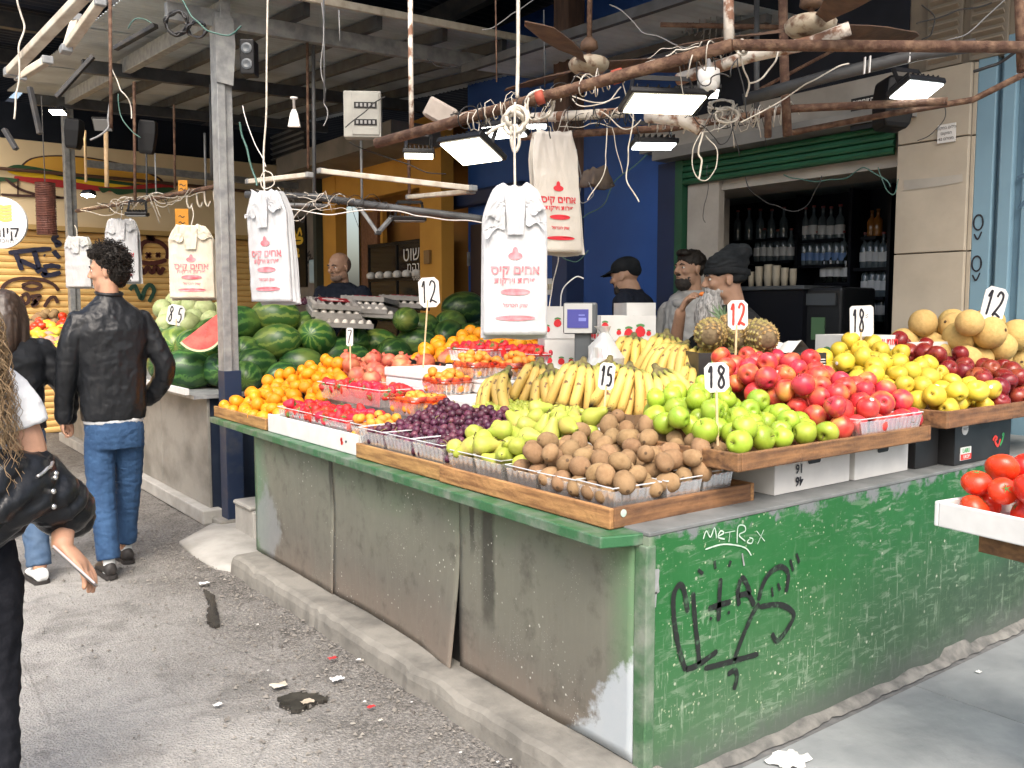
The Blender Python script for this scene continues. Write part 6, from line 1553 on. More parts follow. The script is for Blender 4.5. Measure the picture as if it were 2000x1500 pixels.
M_JEAN = mat('blue_jeans', (.013, .046, .115), (.024, .070, .16), 13, .85, bump=.35, bscale=70, detail=8); M_JEAN2 = cloth('mid_jeans', (.06, .10, .17), (.09, .14, .22))
M_TEE = cloth('white_tee', (.74, .75, .76), (.66, .67, .69)); M_PANT = cloth('black_trousers', (.010, .011, .015), (.018, .019, .024))
M_SWE = cloth('navy_sweater', (.010, .013, .022), (.016, .020, .030)); M_HOOD = cloth('grey_hoodie', (.42, .415, .40), (.35, .345, .33)); M_BTEE = cloth('black_tee', (.012, .013, .014), (.02, .02, .022)); M_CAP = cloth('black_cap', (.010, .012, .014), (.018, .02, .022))
M_SOCK = mat('white_sock', (.70, .72, .72), None, rough=.9); M_TEAL = mat('sock_stripe', (.25, .58, .52), None, rough=.9); M_SHOE = mat('black_shoe', (.014, .012, .012), (.03, .026, .025), 20, .6)
def addm(name, me, m_, par):
    me.name = name; return put(name, me, m_, par)
def person(label, loc, heading):
    p = thing('person', label, 'person', loc, heading); return p
def curls(par, M, n, m_, seed, rlo=.006, rhi=.012, ext=1.0, zmin=-.2, back=True, test=None, sz=.02):
    """short curls of hair standing off the skull"""
    g_ = random.Random(seed); m = MB()
    for k in range(n):
        while True:
            d = V((g_.gauss(0, 1), g_.gauss(0, 1), g_.gauss(0, 1))).normalized()
            if test(d): break
        c = V((-.012 + d.x * .104, d.y * .084, .035 + d.z * .096)) * 1.0; ax = g_.uniform(0, 6.28); pts = []
        u = d.orthogonal().normalized(); w_ = d.cross(u); L = g_.uniform(.6, 1.3) * sz
        for j in range(7):
            a = ax + j * 1.05; pts.append(M @ (c + d * (L * .25 * j - .006) * ext + (u * math.cos(a) + w_ * math.sin(a)) * L * .42))
        m.tube(pts, [g_.uniform(rlo, rhi) * (1 - .06 * j) for j in range(7)], 5)
    o = m.build('hair_curls', m_, par, smooth=True); o['kind'] = 'stuff'; return o
def shoe(par, p, yaw, m_, L=.27, pitch=0, sole=None):
    M = Matrix.Translation(p) @ Matrix.Rotation(yaw, 4, 'Z') @ Matrix.Rotation(pitch, 4, 'Y'); m = MB(); rs = []
    for x, wd, h in ((-.085, .026, .05), (-.075, .036, .075), (-.03, .040, .082), (.03, .044, .070), (.09, .050, .056), (.14, .047, .045), (.175, .032, .034), (.185, .014, .022)):
        x *= L / .27; rs.append([M @ V((x, wd * math.cos(a), max(.0, h * .5 + h * .5 * math.sin(a)) + .012)) for a in (2 * math.pi * k / 14 for k in range(14))])
    m.rings(rs); s_ = m.build('shoe', m_, par, smooth=True)
    m = MB(); q = [(-.092, .02), (-.08, .038), (0, .044), (.09, .054), (.15, .05), (.185, .03), (.196, 0)]; q = q + [(a, -b) for a, b in q[::-1][1:]]
    m.prism([M @ V((a * L / .27, b, 0)) for a, b in q], M.to_3x3() @ V((0, 0, .022))); m.build('sole', sole or m_, s_)

# ---- 1 man in leather jacket, seen from behind, walking up the alley
P1 = person('person with dark curly hair in black leather jacket and blue jeans, seen from behind', (-.66, 3.50, 0), R(90))
P1.scale = (.90, .85, 1.0)
hM = headM((.02, 0, 1.68), R(62), R(6), 0, 1.05)
b = MB(); head(b, hM); limb(b, [(0, 0, 1.62), (0, 0, 1.52), (-.01, 0, 1.44)], [.058, .060, .07])
secs(b, [(.95, 0, 0, .10, .15), (1.1, 0, 0, .10, .14), (1.3, 0, 0, .11, .17), (1.46, 0, 0, .07, .13)])
limb(b, [(0, .18, 1.40), (-.01, .272, 1.13), (.06, .29, .90)], [.04, .036, .03]); limb(b, [(0, -.18, 1.40), (-.035, -.315, 1.15), (.08, -.25, .98)], [.04, .036, .03])
hand(b, (.06, .29, .90), (.2, .1, -1), (0, -1, 0), -1, .55); hand(b, (.08, -.25, .98), (.7, .2, -.6), (0, 1, 0), 1, .5)
limb(b, [(0, .09, .93), (-.04, .10, .52), (-.15, .10, .10)], [.08, .06, .042]); limb(b, [(0, -.09, .93), (.10, -.09, .52), (.15, -.08, .10)], [.08, .06, .042])
addm('body', fuse(b, .007), M_SK3, P1)
j = MB(); secs(j, [(.86, .0, 0, .135, .195), (.90, .0, 0, .140, .20), (1.05, 0, 0, .142, .205), (1.22, -.005, 0, .142, .215), (1.36, -.012, 0, .135, .235), (1.43, -.012, 0, .112, .225), (1.475, -.008, 0, .092, .17), (1.505, -.005, 0, .08, .12), (1.535, 0, 0, .072, .085), (1.56, .004, 0, .068, .074)])
limb(j, [(-.01, .20, 1.405), (-.02, .250, 1.28), (-.01, .275, 1.12), (.04, .285, .98), (.06, .29, .89)], [.066, .072, .066, .058, .054]); limb(j, [(-.01, -.20, 1.405), (-.02, -.258, 1.29), (-.04, -.325, 1.15), (.02, -.305, 1.04), (.08, -.25, .97)], [.066, .073, .068, .063, .058])
me = fuse(j, .009, 5); wrinkle(me, .008, 9, (1.2, 1.2, .8), 1); wrinkle(me, .004, 24, (1, 1, 1.2), 31); addm('leather_jacket', me, M_LEA, P1)
m = MB(); m.tube([(.068 * math.cos(a), .078 * math.sin(a), 1.560 + .01 * math.cos(a)) for a in (2 * math.pi * k / 20 for k in range(21))], .011, 8); m.build('collar', M_LEA, P1, smooth=True)
m = MB(); secs(m, [(.842, 0, 0, .128, .182), (.875, 0, 0, .13, .184)]); m.build('shirt_hem', M_TEE, P1, smooth=True)
j = MB(); secs(j, [(.70, -.005, 0, .125, .18), (.80, -.01, 0, .13, .182), (.87, 0, 0, .122, .176)])
limb(j, [(-.005, .085, .80), (-.01, .098, .60), (-.05, .10, .42), (-.12, .10, .24), (-.155, .10, .10)], [.100, .093, .083, .076, .072], end=False); limb(j, [(-.005, -.085, .80), (.05, -.094, .58), (.09, -.092, .40), (.125, -.085, .24), (.14, -.085, .12)], [.100, .092, .080, .073, .070], end=False)
me = fuse(j, .008, 3); wrinkle(me, .006, 9, (.8, .8, 2.6), 2); wrinkle(me, .0025, 30, (1, 1, 1.5), 32); addm('jeans', me, M_JEAN, P1)
for y, x, z in ((.10, -.16, .06), (-.085, .145, .075)):
    m = MB(); limb(m, [(x, y, z + .12), (x, y, z), (x + .03, y, z - .02)], [.040, .036, .036]); s_ = m.build('sock', M_SOCK, P1, smooth=True)
    m = MB(); m.lathe([(.041, 0), (.042, .015)], 14, c=(x, y, z + .055)); m.build('stripe', M_TEAL, s_)
shoe(P1, (-.13, .10, .004), 0, M_SHOE, .28); shoe(P1, (.17, -.085, .0), 0, M_SHOE, .28)
b = MB(); R3 = hM.to_3x3()
b.ell(hM @ V((-.030, 0, .055)), (.102, .092, .092), 18, 12, R3); b.ell(hM @ V((-.055, 0, -.015)), (.070, .078, .075), 16, 10, R3); b.ell(hM @ V((.055, 0, .100)), (.05, .06, .035), 14, 10, R3)
me = fuse(b, .008, 3); wrinkle(me, .012, 44, seed=3, ridge=False); addm('hair', me, M_HAIR, P1)
curls(P1, hM, 800, M_HAIR, 4, .0018, .0034, 1.2, test=lambda d: d.z > .35 - .5 * (d.x < -.15) - .45 * (d.x < -.3) - .3 * (d.x < .15) and not (d.x > .5 and d.z < .55), sz=.026)
face(P1, hM)

# ---- 2 woman in leather jacket walking on his left
P2 = person('person with long straight dark hair in black leather jacket at the left edge', (-1.15, 3.65, 0), R(92))
hM = headM((.02, 0, 1.45), R(-14), R(4), 0, .93)
b = MB(); head(b, hM); limb(b, [(0, 0, 1.40), (-.01, 0, 1.27)], [.048, .055]); secs(b, [(.85, 0, 0, .09, .14), (1.0, 0, 0, .085, .12), (1.2, 0, 0, .095, .15), (1.30, 0, 0, .06, .11)])
limb(b, [(0, .16, 1.26), (0, .22, 1.02), (.08, .24, .80)], [.042, .036, .027]); limb(b, [(0, -.16, 1.26), (-.01, -.26, 1.05), (.05, -.30, .86)], [.042, .036, .027]); hand(b, (.05, -.30, .86), (.2, -.3, -1), (0, 1, 0), 1, .6, .88); hand(b, (.08, .24, .80), (.2, 0, -1), (0, -1, 0), -1, .4, .88)
limb(b, [(0, .08, .83), (.06, .08, .46), (.10, .08, .09)], [.08, .056, .038]); limb(b, [(0, -.08, .83), (-.04, -.08, .46), (-.16, -.08, .09)], [.08, .056, .038])
addm('body', fuse(b, .008), M_SK3, P2)
j = MB(); secs(j, [(.82, 0, 0, .12, .175), (.95, 0, 0, .118, .165), (1.1, 0, 0, .122, .18), (1.22, -.01, 0, .118, .195), (1.29, -.01, 0, .095, .165), (1.345, 0, 0, .066, .08)])
limb(j, [(-.01, .165, 1.25), (-.01, .22, 1.10), (0, .235, 1.0), (.08, .24, .82)], [.068, .066, .056, .048]); limb(j, [(-.01, -.165, 1.25), (-.02, -.235, 1.12), (-.015, -.28, 1.02), (.045, -.30, .87)], [.068, .068, .058, .05])
me = fuse(j, .010, 5); wrinkle(me, .012, 8, (1, 1, 1.5), 5); addm('leather_jacket', me, M_LEA, P2)
j = MB(); secs(j, [(.68, 0, 0, .12, .165), (.80, 0, 0, .115, .165), (.86, 0, 0, .10, .15)]); limb(j, [(0, .08, .74), (.06, .08, .46), (.10, .08, .09)], [.092, .074, .062], end=False); limb(j, [(0, -.08, .74), (-.04, -.08, .46), (-.15, -.08, .09)], [.092, .074, .062], end=False)
me = fuse(j, .010, 4); wrinkle(me, .008, 10, (1, 1, 1.6), 6); addm('jeans', me, M_JEAN2, P2)
shoe(P2, (.12, .08, .0), 0, M_SOCK, .24); shoe(P2, (-.14, -.08, .0), 0, M_SOCK, .24, sole=M_SHOE)
b = MB(); R3 = hM.to_3x3(); b.ell(hM @ V((-.022, 0, .045)), (.105, .094, .095), 18, 12, R3)
limb(b, [hM @ V((-.05, 0, .04)), hM @ V((-.085, 0, -.06)), hM @ V((-.085, .01, -.17)), hM @ V((-.07, .01, -.25))], [.088, .080, .082, .060]); limb(b, [hM @ V((-.03, -.05, .02)), hM @ V((-.045, -.075, -.08)), hM @ V((-.05, -.085, -.20))], [.06, .05, .035]); limb(b, [hM @ V((-.03, .05, .02)), hM @ V((-.045, .075, -.08)), hM @ V((-.05, .085, -.20))], [.06, .05, .035])
me = fuse(b, .008, 4); wrinkle(me, .007, 40, (1, 1, .10), 7); addm('hair', me, M_HAIRB, P2); face(P2, hM)

# ---- 3 woman close to the camera with the jacket slipped off her shoulder
_pi = lambda p: (Matrix.Rotation(R(-84), 4, 'Z') @ Matrix.Translation((1.685, -.90, 0))) @ V(p)
_di = lambda d: Matrix.Rotation(R(-84), 3, 'Z') @ V(d)
P3 = person('person in white t-shirt with black puffer jacket off the shoulder, holding a phone', (-1.685, .90, 0), R(84))
hM = headM((.03, .02, 1.47), R(20), R(8), 0, .93)
b = MB(); head(b, hM); limb(b, [(0, 0, 1.40), (-.01, 0, 1.28)], [.048, .055]); secs(b, [(.84, 0, 0, .10, .15), (1.0, 0, 0, .085, .12), (1.2, 0, 0, .10, .15), (1.30, 0, 0, .06, .11)])
limb(b, [(0, -.155, 1.262), (-.01, -.20, 1.12), (-.02, -.225, 1.0), (.06, -.29, .90)], [.047, .046, .040, .033]); limb(b, [(0, .165, 1.265), (0, .21, 1.0), (.1, .22, .82)], [.05, .04, .027])
wr_ = _pi(dep(122, 1062, 2.42)); limb(b, [(.06, -.29, .90), wr_], [.033, .028]); hand(b, wr_, _di(RIGHT * .66 - UP * .75 + FWD * .1), _di(RIGHT * -.75 - UP * .65 - FWD * .15), 1, .30, 1.0, .10, .9); hand(b, (.1, .22, .82), (.4, 0, -1), (0, -1, 0), -1, .4, .9)
limb(b, [(0, .085, .83), (.06, .085, .46), (.10, .085, .09)], [.08, .056, .038]); limb(b, [(0, -.085, .83), (-.02, -.085, .46), (-.12, -.085, .09)], [.08, .056, .038])
addm('body', fuse(b, .0045, 4), M_SK3, P3)
j = MB(); secs(j, [(.93, 0, 0, .095, .145), (1.05, 0, 0, .10, .145), (1.2, 0, 0, .115, .165), (1.28, -.005, 0, .09, .165), (1.33, 0, 0, .062, .085)])
limb(j, [(0, -.15, 1.262), (-.005, -.183, 1.215), (-.008, -.202, 1.155)], [.058, .060, .062], end=False); limb(j, [(0, .15, 1.265), (0, .205, 1.15)], [.066, .064])
me = fuse(j, .008, 4); wrinkle(me, .006, 12, (1, 1, 1.4), 8); addm('t_shirt', me, M_TEE, P3)
j = MB(); secs(j, [(.62, 0, 0, .115, .165), (.80, 0, 0, .12, .172), (.95, 0, 0, .10, .152), (.99, 0, 0, .09, .14)]); limb(j, [(0, .085, .74), (.06, .085, .46), (.10, .085, .12)], [.095, .075, .06]); limb(j, [(-.0, -.085, .74), (-.02, -.085, .46), (-.12, -.085, .12)], [.100, .078, .062])
me = fuse(j, .009, 4); wrinkle(me, .007, 11, (1, 1, 1.6), 9); addm('trousers', me, M_PANT, P3)
shoe(P3, (.12, .085, .0), 0, M_SHOE, .25); shoe(P3, (-.10, -.085, .0), 0, M_SHOE, .25)
j = MB()
limb(j, [(-.11, .02, 1.02), (-.10, -.12, 1.04), (-.06, -.20, 1.02)], [.055, .07, .070])
limb(j, [(-.02, -.225, 1.04), (-.03, -.240, .985), (-.015, -.265, .945), (.045, -.295, .905), (.10, -.318, .868)], [.058, .074, .080, .074, .056], 18)
limb(j, [(-.12, .12, 1.0), (-.13, -.06, .98), (-.08, -.19, .99)], [.075, .085, .08]); limb(j, [(-.12, .12, .90), (-.12, -.03, .90), (-.08, -.14, .93)], [.06, .07, .06])
me = fuse(j, .007, 4)
for v_ in me.vertices:
    t_ = v_.co; s_ = (t_ - V((-.03, -.22, 1.05))).dot(V((.55, -.3, -.78)))
    n_ = v_.normal; v_.co += n_ * (.013 * abs(math.sin(s_ * 46 + 1.2 * noise.noise(t_ * 9))) - .008)
wrinkle(me, .006, 18, seed=10); pj = addm('puffer_jacket', me, M_PUF, P3)
from mathutils.bvhtree import BVHTree
_bv = BVHTree.FromPolygons([v_.co for v_ in me.vertices], [tuple(p_.vertices) for p_ in me.polygons])
def snap(p, off):
    a_, n_, _, _ = _bv.find_nearest(V(p)); return tuple(a_ + n_ * off)
m = MB()
zl = [(-.135, -.215, 1.035), (-.125, -.245, 1.055), (-.105, -.270, 1.07), (-.080, -.285, 1.078)]
m.tube([snap(q, .003) for q in crom(zl, 5)], .0045, 6); m.build('zip', mat('zip_metal', (.55, .55, .55), None, rough=.35, metal=.8), pj, smooth=True)
for c in ((-.094, -.292, 1.040), (-.108, -.285, 1.025), (-.126, -.268, 1.0), (-.120, -.25, .955)):
    m = MB(); m.ell(snap(c, .002), (.008, .008, .008), 10, 8); m.build('snap_button', mat('snap_metal', (.6, .6, .6), None, rough=.25, metal=.9), pj, smooth=True)
ph = thing('phone', 'smartphone with pale case held in the hand at the left', 'phone', P3.matrix_basis @ V((.155, -.325, .765))); d_ = V((.45, -.30, -.75)).normalized()
_L = (RIGHT * .74 - UP * .67).normalized(); _N = (RIGHT * -.62 - UP * .70 - FWD * .45); _N = (_N - _L * _N.dot(_L)).normalized(); ph.matrix_world = frame(dep(148, 1106, 2.40), _N.cross(_L) * -1, _L)
m = MB(); m.box((0, 0, 0), (.074, .15, .006)); m.build('case', mat('phone_case', (.48, .42, .42), None, rough=.35), ph, bevel=.006)
m = MB(); m.box((0, 0, .005), (.068, .142, .003)); m.build('screen', M_GLASSD, ph, bevel=.001)
b = MB(); R3 = hM.to_3x3(); b.ell(hM @ V((-.022, 0, .045)), (.112, .102, .10), 18, 12, R3); limb(b, [hM @ V((-.06, 0, .02)), hM @ V((-.10, .0, -.10)), hM @ V((-.10, .0, -.22)), hM @ V((-.09, -.02, -.31))], [.09, .085, .075, .04])
me = fuse(b, .010, 3); wrinkle(me, .02, 26, (1, 1, .4), 11, ridge=False); addm('hair', me, M_BLOND, P3)
g_ = random.Random(12); m = MB()
for k in range(300):
    a = g_.uniform(-3.1, -.2); x0 = V((-.05 + .09 * math.cos(a), -.03 + .10 * math.sin(a), 1.47 + g_.uniform(-.02, .08))); L = g_.uniform(.25, .47); ph0 = g_.uniform(0, 6); amp = g_.uniform(.005, .011); fr_ = g_.uniform(60, 110); pts = []
    out = V((math.cos(a) * .4 - .5, math.sin(a) * .5, 0)) * g_.uniform(.02, .12)
    for i in range(30):
        f_ = i / 29; pts.append(x0 + out * f_ ** .6 + V((amp * math.cos(ph0 + f_ * L * fr_), amp * math.sin(ph0 + f_ * L * fr_), -L * f_)))
    m.tube(pts, [.0016 * (1 - .5 * i / 29) for i in range(30)], 3)
o = m.build('hair_curls', M_BLOND, P3, smooth=True); o['kind'] = 'stuff'

# ---- sellers ----
def seller(label, loc, heading, hpos, hyaw, hpitch, skin, top, topm, arms=None, hs=1.0, top_name='sweater', seed=0, hroll=0, neck_r=.064, sh_=.20):
    P = person(label, loc, heading); hM = headM(hpos, hyaw, hpitch, hroll, hs); x0, y0, z0 = hpos; sh = z0 - sh_
    b = MB(); head(b, hM); limb(b, [(x0 - .02, y0, z0 - .05), (x0 * .6 - .02, y0 * .7, sh + .06), (x0 * .3 - .01, y0 * .4, sh - .03)], [neck_r, neck_r + .002, neck_r + .012])
    secs(b, [(.90, 0, 0, .10, .15), (1.05, 0, 0, .10, .14), (sh - .15, 0, 0, .11, .17), (sh, 0, 0, .07, .13)])
    limb(b, [(0, .09, .90), (0, .10, .48), (0, .10, .06)], [.08, .06, .045]); limb(b, [(0, -.09, .90), (0, -.10, .48), (0, -.10, .06)], [.08, .06, .045])
    A = arms or [[(0, .20, sh - .03), (-.02, .26, sh - .28), (.12, .22, sh - .48)], [(0, -.20, sh - .03), (-.02, -.26, sh - .28), (.12, -.22, sh - .48)]]
    for i, a in enumerate(A):
        limb(b, a[:3], [.050, .042, .030]); d = V(a[2]) - V(a[1]); hd_ = a[3] if len(a) > 3 else d; hn = a[4] if len(a) > 4 else (0, -1 if i == 0 else 1, 0); hand(b, a[2], hd_, hn, -1 if i == 0 else 1, a[5] if len(a) > 5 else .5)
    addm('body', fuse(b, .006), skin, P)
    j = MB(); secs(j, [(.82, 0, 0, .13, .185), (1.0, 0, 0, .135, .19), (sh - .20, 0, 0, .14, .205), (sh - .06, -.01, 0, .125, .222), (sh + .02, -.005, 0, .095, .18), (sh + .07, x0 * .4, y0 * .4, .072, .085)])
    for a in A: 
        if top_name == 't_shirt': p0, p1 = V(a[0]), V(a[1]); limb(j, [p0, p0.lerp(p1, .4), p0.lerp(p1, .75)], [.075, .074, .07])
        else: limb(j, [a[0], tuple(V(a[0]).lerp(V(a[1]), .5)), a[1], tuple(V(a[1]).lerp(V(a[2]), .5)), tuple(V(a[1]).lerp(V(a[2]), .93))], [.078, .076, .066, .058, .05])
    me = fuse(j, .009, 5); wrinkle(me, .010, 9, (1, 1, 1.5), seed); addm(top_name, me, topm, P)
    j = MB(); secs(j, [(.70, 0, 0, .12, .175), (.86, 0, 0, .12, .175)]); limb(j, [(0, .09, .80), (0, .10, .45), (0, .10, .06)], [.10, .08, .065]); limb(j, [(0, -.09, .80), (0, -.10, .45), (0, -.10, .06)], [.10, .08, .065])
    addm('trousers', fuse(j, .012, 4), M_PANT, P); shoe(P, (.02, .10, .0), 0, M_SHOE); shoe(P, (.02, -.10, .0), 0, M_SHOE)
    face(P, hM); return P, hM
def stub(P, hM, m_, full=1., low=-.10, drop=0.):
    """short beard hugging the jaw"""
    b = MB(); R3 = hM.to_3x3(); b.ell(hM @ V((.045, 0, -.075 - drop)), (.052 * full, .056, .040 + drop), 16, 10, R3); b.ell(hM @ V((.03, 0, -.06)), (.050, .062, .050), 16, 10, R3); b.ell(hM @ V((.088, 0, -.036)), (.012, .030, .007), 12, 8, R3)
    me = fuse(b, .005, 3); wrinkle(me, .004, 120, seed=3, ridge=False); addm('beard', me, m_, P)
def step(label, x, y, h):
    m = MB(); m.b2((x - .35, y - .35, 0), (x + .35, y + .35, h)); tag(m.build('floor_step', M_WOODE), label, 'step')
toc = lambda p: math.atan2(CAMP.y - p.y, CAMP.x - p.x)     # heading that faces the camera
# bald man
q = dep(668, 520, 7.9); zt_ = q.z; fz = .22
Pb, hb = seller('bald person in dark sweater behind the egg trays', (q.x, q.y, fz), toc(q) - R(30), (.05, 0, zt_ - fz - .015), R(-14), R(10), M_SK2, None, M_SWE, seed=21, hs=1.06)
step('wooden step under the bald seller', q.x, q.y, fz)
b = MB(); R3 = hb.to_3x3(); b.ell(hb @ V((-.030, 0, .022)), (.088, .0775, .085), 18, 12, R3); addm('hair', fuse(b, .006, 2), mat('stubble', (.14, .085, .06), (.09, .06, .045), 120, .8), Pb)
stub(Pb, hb, mat('stubble_grey', (.24, .17, .13), (.16, .11, .085), 140, .8), .96)
# man with cap, turned away to the left
q = dep(1238, 540, 6.1); fz = .06
Pc, hc = seller('person in black cap and navy shirt before the blue wall, facing left', (q.x, q.y, fz), toc(q) - R(108), (.06, 0, q.z - fz), R(-8), R(12), M_SK2, None, M_SWE, seed=22, sh_=.155)
step('low wooden step under the cap wearing seller', q.x, q.y, fz)
b = MB(); R3 = hc.to_3x3(); b.ell(hc @ V((-.012, 0, .062)), (.108, .086, .074), 20, 12, R3); b.ell(hc @ V((-.075, 0, .03)), (.045, .07, .05), 14, 10, R3)
limb(b, [hc @ V((.07, 0, .058)), hc @ V((.13, 0, .048)), hc @ V((.165, 0, .036))], [.02, .012, .008]); rs = [[hc @ V((x, y_, .056 - .14 * (x - .06) ** 1 - 2.2 * y_ * y_ + dz)) for y_ in [(-1 + 2 * k / 10) * w_ for k in range(11)]] for dz in (0,) for x, w_ in ((.05, .08), (.10, .078), (.14, .062), (.17, .035))]
addm('cap', fuse(b, .006, 4), M_CAP, Pc); m = MB(); m.rings(rs, cap=False, closed=False); m.build('cap_brim', M_CAP, Pc, smooth=True, solid=.006)
stub(Pc, hc, M_BEARD, 1.05, drop=.01)
# man in grey hoodie, arms folded out of sight
q = dep(1352, 528, 5.9); fz = .10
Ph, hh = seller('person with black hair and beard in light grey hoodie, looking left', (q.x, q.y, fz), toc(q) - R(42), (.03, 0, q.z - fz), R(-6), R(-2), M_SK2, None, M_HOOD, seed=23, top_name='hoodie',
                arms=[[(0, .20, q.z - fz - .28), (.05, .26, q.z - fz - .55), (.24, .06, q.z - fz - .60)], [(0, -.20, q.z - fz - .28), (.02, -.26, q.z - fz - .55), (.2, -.1, q.z - fz - .66)]])
step('wooden step under the hooded seller', q.x, q.y, fz)
b = MB(); R3 = hh.to_3x3(); b.ell(hh @ V((-.022, 0, .060)), (.106, .084, .078), 20, 12, R3); b.ell(hh @ V((-.055, 0, .02)), (.062, .081, .065), 14, 10, R3); b.ell(hh @ V((.050, 0, .108)), (.048, .060, .030), 14, 10, R3)
me = fuse(b, .006, 3); wrinkle(me, .008, 40, seed=4, ridge=False); addm('hair', me, M_HAIR, Ph); stub(Ph, hh, M_BEARD, 1.06, drop=.012)
j = MB(); zz_ = q.z - fz - .20; limb(j, [(-.08 + .17 * (1 + math.cos(a)) / 2, .105 * math.sin(a), zz_ + .02 * -math.cos(a)) for a in (2 * math.pi * k / 14 for k in range(15))], [.034] * 15); addm('hood', fuse(j, .008, 4), M_HOOD, Ph)
for y_ in (.025, -.025):
    m = MB(); m.tube([(.098, y_, zz_ - .01), (.135, y_ * 1.3, zz_ - .10), (.142, y_ * 1.4, zz_ - .20)], .0035, 6); m.build('drawstring', M_HOOD, Ph, smooth=True)
# long grey beard, black beanie, eating
q = dep(1432, 546, 4.55); fz = .05; hz = q.z - fz
Pg, hg = seller('person in black beanie with long grey beard eating a piece of fruit', (q.x + .05, q.y + .02, fz), toc(q) - R(74), (.06, 0, hz), R(-4), R(8), M_SK4, None, M_BTEE, seed=24, top_name='t_shirt',
                arms=[[(0, .20, hz - .28), (.16, .30, hz - .50), (.30, .14, hz - .52), (.9, -.3, 0), (0, -.3, -1), .3], [(0, -.20, hz - .28), (.24, -.24, hz - .42), (.265, -.10, hz - .17), (-.30, .30, .85), (-.85, .3, .1), .6]])
b = MB(); R3 = hg.to_3x3(); b.ell(hg @ V((-.018, 0, .066)), (.112, .090, .082), 20, 12, R3); b.ell(hg @ V((-.055, 0, .10)), (.085, .075, .075), 16, 10, R3); b.ell(hg @ V((-.105, 0, .125)), (.05, .055, .045), 14, 10, R3); b.ell(hg @ V((-.05, 0, .012)), (.070, .085, .045), 16, 10, R3)
me = fuse(b, .006, 4); wrinkle(me, .010, 14, (1, 1, 2), 25); bn = addm('beanie', me, M_CAP, Pg)
m = MB(); rs = []
for z_, k in ((.030, 1.02), (.034, 1.05), (.058, 1.05), (.062, 1.02)): rs.append([hg @ V((-.016 + .112 * k * math.cos(a), .090 * k * math.sin(a), z_ - .030 * (-math.cos(a)) * -1 * -.9 * (1 if math.cos(a) < 0 else .3))) for a in (2 * math.pi * i / 30 for i in range(30))])
m.rings(rs, cap=False); m.build('beanie_cuff', M_CAP, bn, smooth=True)
b = MB(); limb(b, [hg @ V(p) for p in ((.055, 0, -.072), (.095, 0, -.14), (.095, 0, -.22), (.08, 0, -.32), (.06, 0, -.40))], [.054, .072, .082, .066, .022]); b.ell(hg @ V((.032, 0, -.058)), (.050, .061, .052), 16, 10, R3); limb(b, [hg @ V(p) for p in ((.096, .028, -.046), (.101, 0, -.037), (.096, -.028, -.046))], [.008, .010, .008])
me = fuse(b, .006, 3); wrinkle(me, .010, 40, (1, 1, .25), 26); addm('beard', me, M_BEARDG, Pg)
g_ = random.Random(27); m = MB()
for k in range(170):
    a = g_.uniform(0, 6.28); r0 = g_.uniform(.6, 1.05); f0 = g_.uniform(0, .7); c = V((.070 + .024 * math.sin(f0 * 3), 0, -.07 - .26 * f0)); pts = []; L = g_.uniform(.06, .13); sw = g_.uniform(-.02, .02)
    for i in range(7):
        t_ = i / 6; rr = .074 * r0 * (1 - .35 * t_ * f0) + .006; pts.append(hg @ (c + V((math.cos(a) * rr + .01 * math.sin(t_ * 4 + a), math.sin(a) * rr + sw * t_, -L * t_))))
    m.tube(pts, [.0022 * (1 - .7 * i / 6) for i in range(7)], 4)
o = m.build('beard_strands', M_BEARDG, Pg, smooth=True); o['kind'] = 'stuff'
m = MB(); m.ell(hg @ V((.120, -.012, -.056)), (.018, .016, .012), 12, 8, R3); tag(put('fruit_bite', m.mesh('fruit_bite', True), M_LOQ, M=Pg.matrix_basis.copy()), 'piece of orange fruit held at the bearded mouth', 'fruit')
bpy.data.scenes.remove(TMP)
# ================================================================== OVERHEAD CLUTTER
def pipe(name, label, pts, r, m_, cat, n=10, smooth=True, joints=None, group=None):
    m = MB(); m.tube([V(p) for p in pts], r, n); o = m.build(name, m_, smooth=True); tag(o, label, cat, group); return o
def cable(label, pts, r=.004, m_=None, sm=6, cat='cable', name='cable'):
    P = [tuple(dep(*p)) for p in pts]
    if name == 'cable' and sm == 6: P = [tuple(V(p) + V((noise.noise(V(p) * 9), noise.noise(V(p) * 9 + V((5, 0, 0))), noise.noise(V(p) * 9 + V((0, 5, 0))))) * .025) for p in crom(P, 3)]; r *= .6
    m = MB(); m.tube(crom(P, sm), r, 6); o = m.build(name, m_ or M_CABLE, smooth=True); return tag(o, label, cat)
# rusty pipe frame over the fruit
DF = 3.75
a0, a1, a2, a3 = dep(735, 280, 4.3), dep(1060, 190, 3.75), dep(1430, 88, 3.35), dep(2010, 92, 3.25)
fr_ = thing('pipe_frame', 'rusty steel pipe frame with peeling paint hung over the fruit', 'pipe frame', a1)
o_ = V(a1)
def fpart(nm, pts, r, m_): m = MB(); m.tube([p - o_ for p in pts], r, 10); return m.build(nm, m_, fr_, smooth=True)
fpart('front_pipe', [a0, a1, a2], .024, M_RUST); fpart('front_pipe', [a2 + V((0, 0, .0)), a3], .021, M_RUST)
fpart('sleeve', [dep(1048, 193, 3.73), dep(1062, 188, 3.72)], .029, mat('red_clamp', (.32, .06, .035), None, rough=.7)); fpart('sleeve', [dep(1196, 152, 3.6), dep(1216, 146, 3.6)], .029, MATS['red_clamp'])
b0, b1, b2 = dep(985, 250, 4.5), dep(1240, 222, 4.3), dep(1500, 250, 4.1)
fpart('rear_pipe', [dep(1010, 232, 4.4), dep(1220, 220, 4.3)], .024, M_RUSTW); fpart('rear_pipe', [dep(1010, 268, 4.45), dep(1310, 250, 4.3), dep(1550, 212, 4.1), dep(1850, 198, 3.9)], .018, M_RUST)
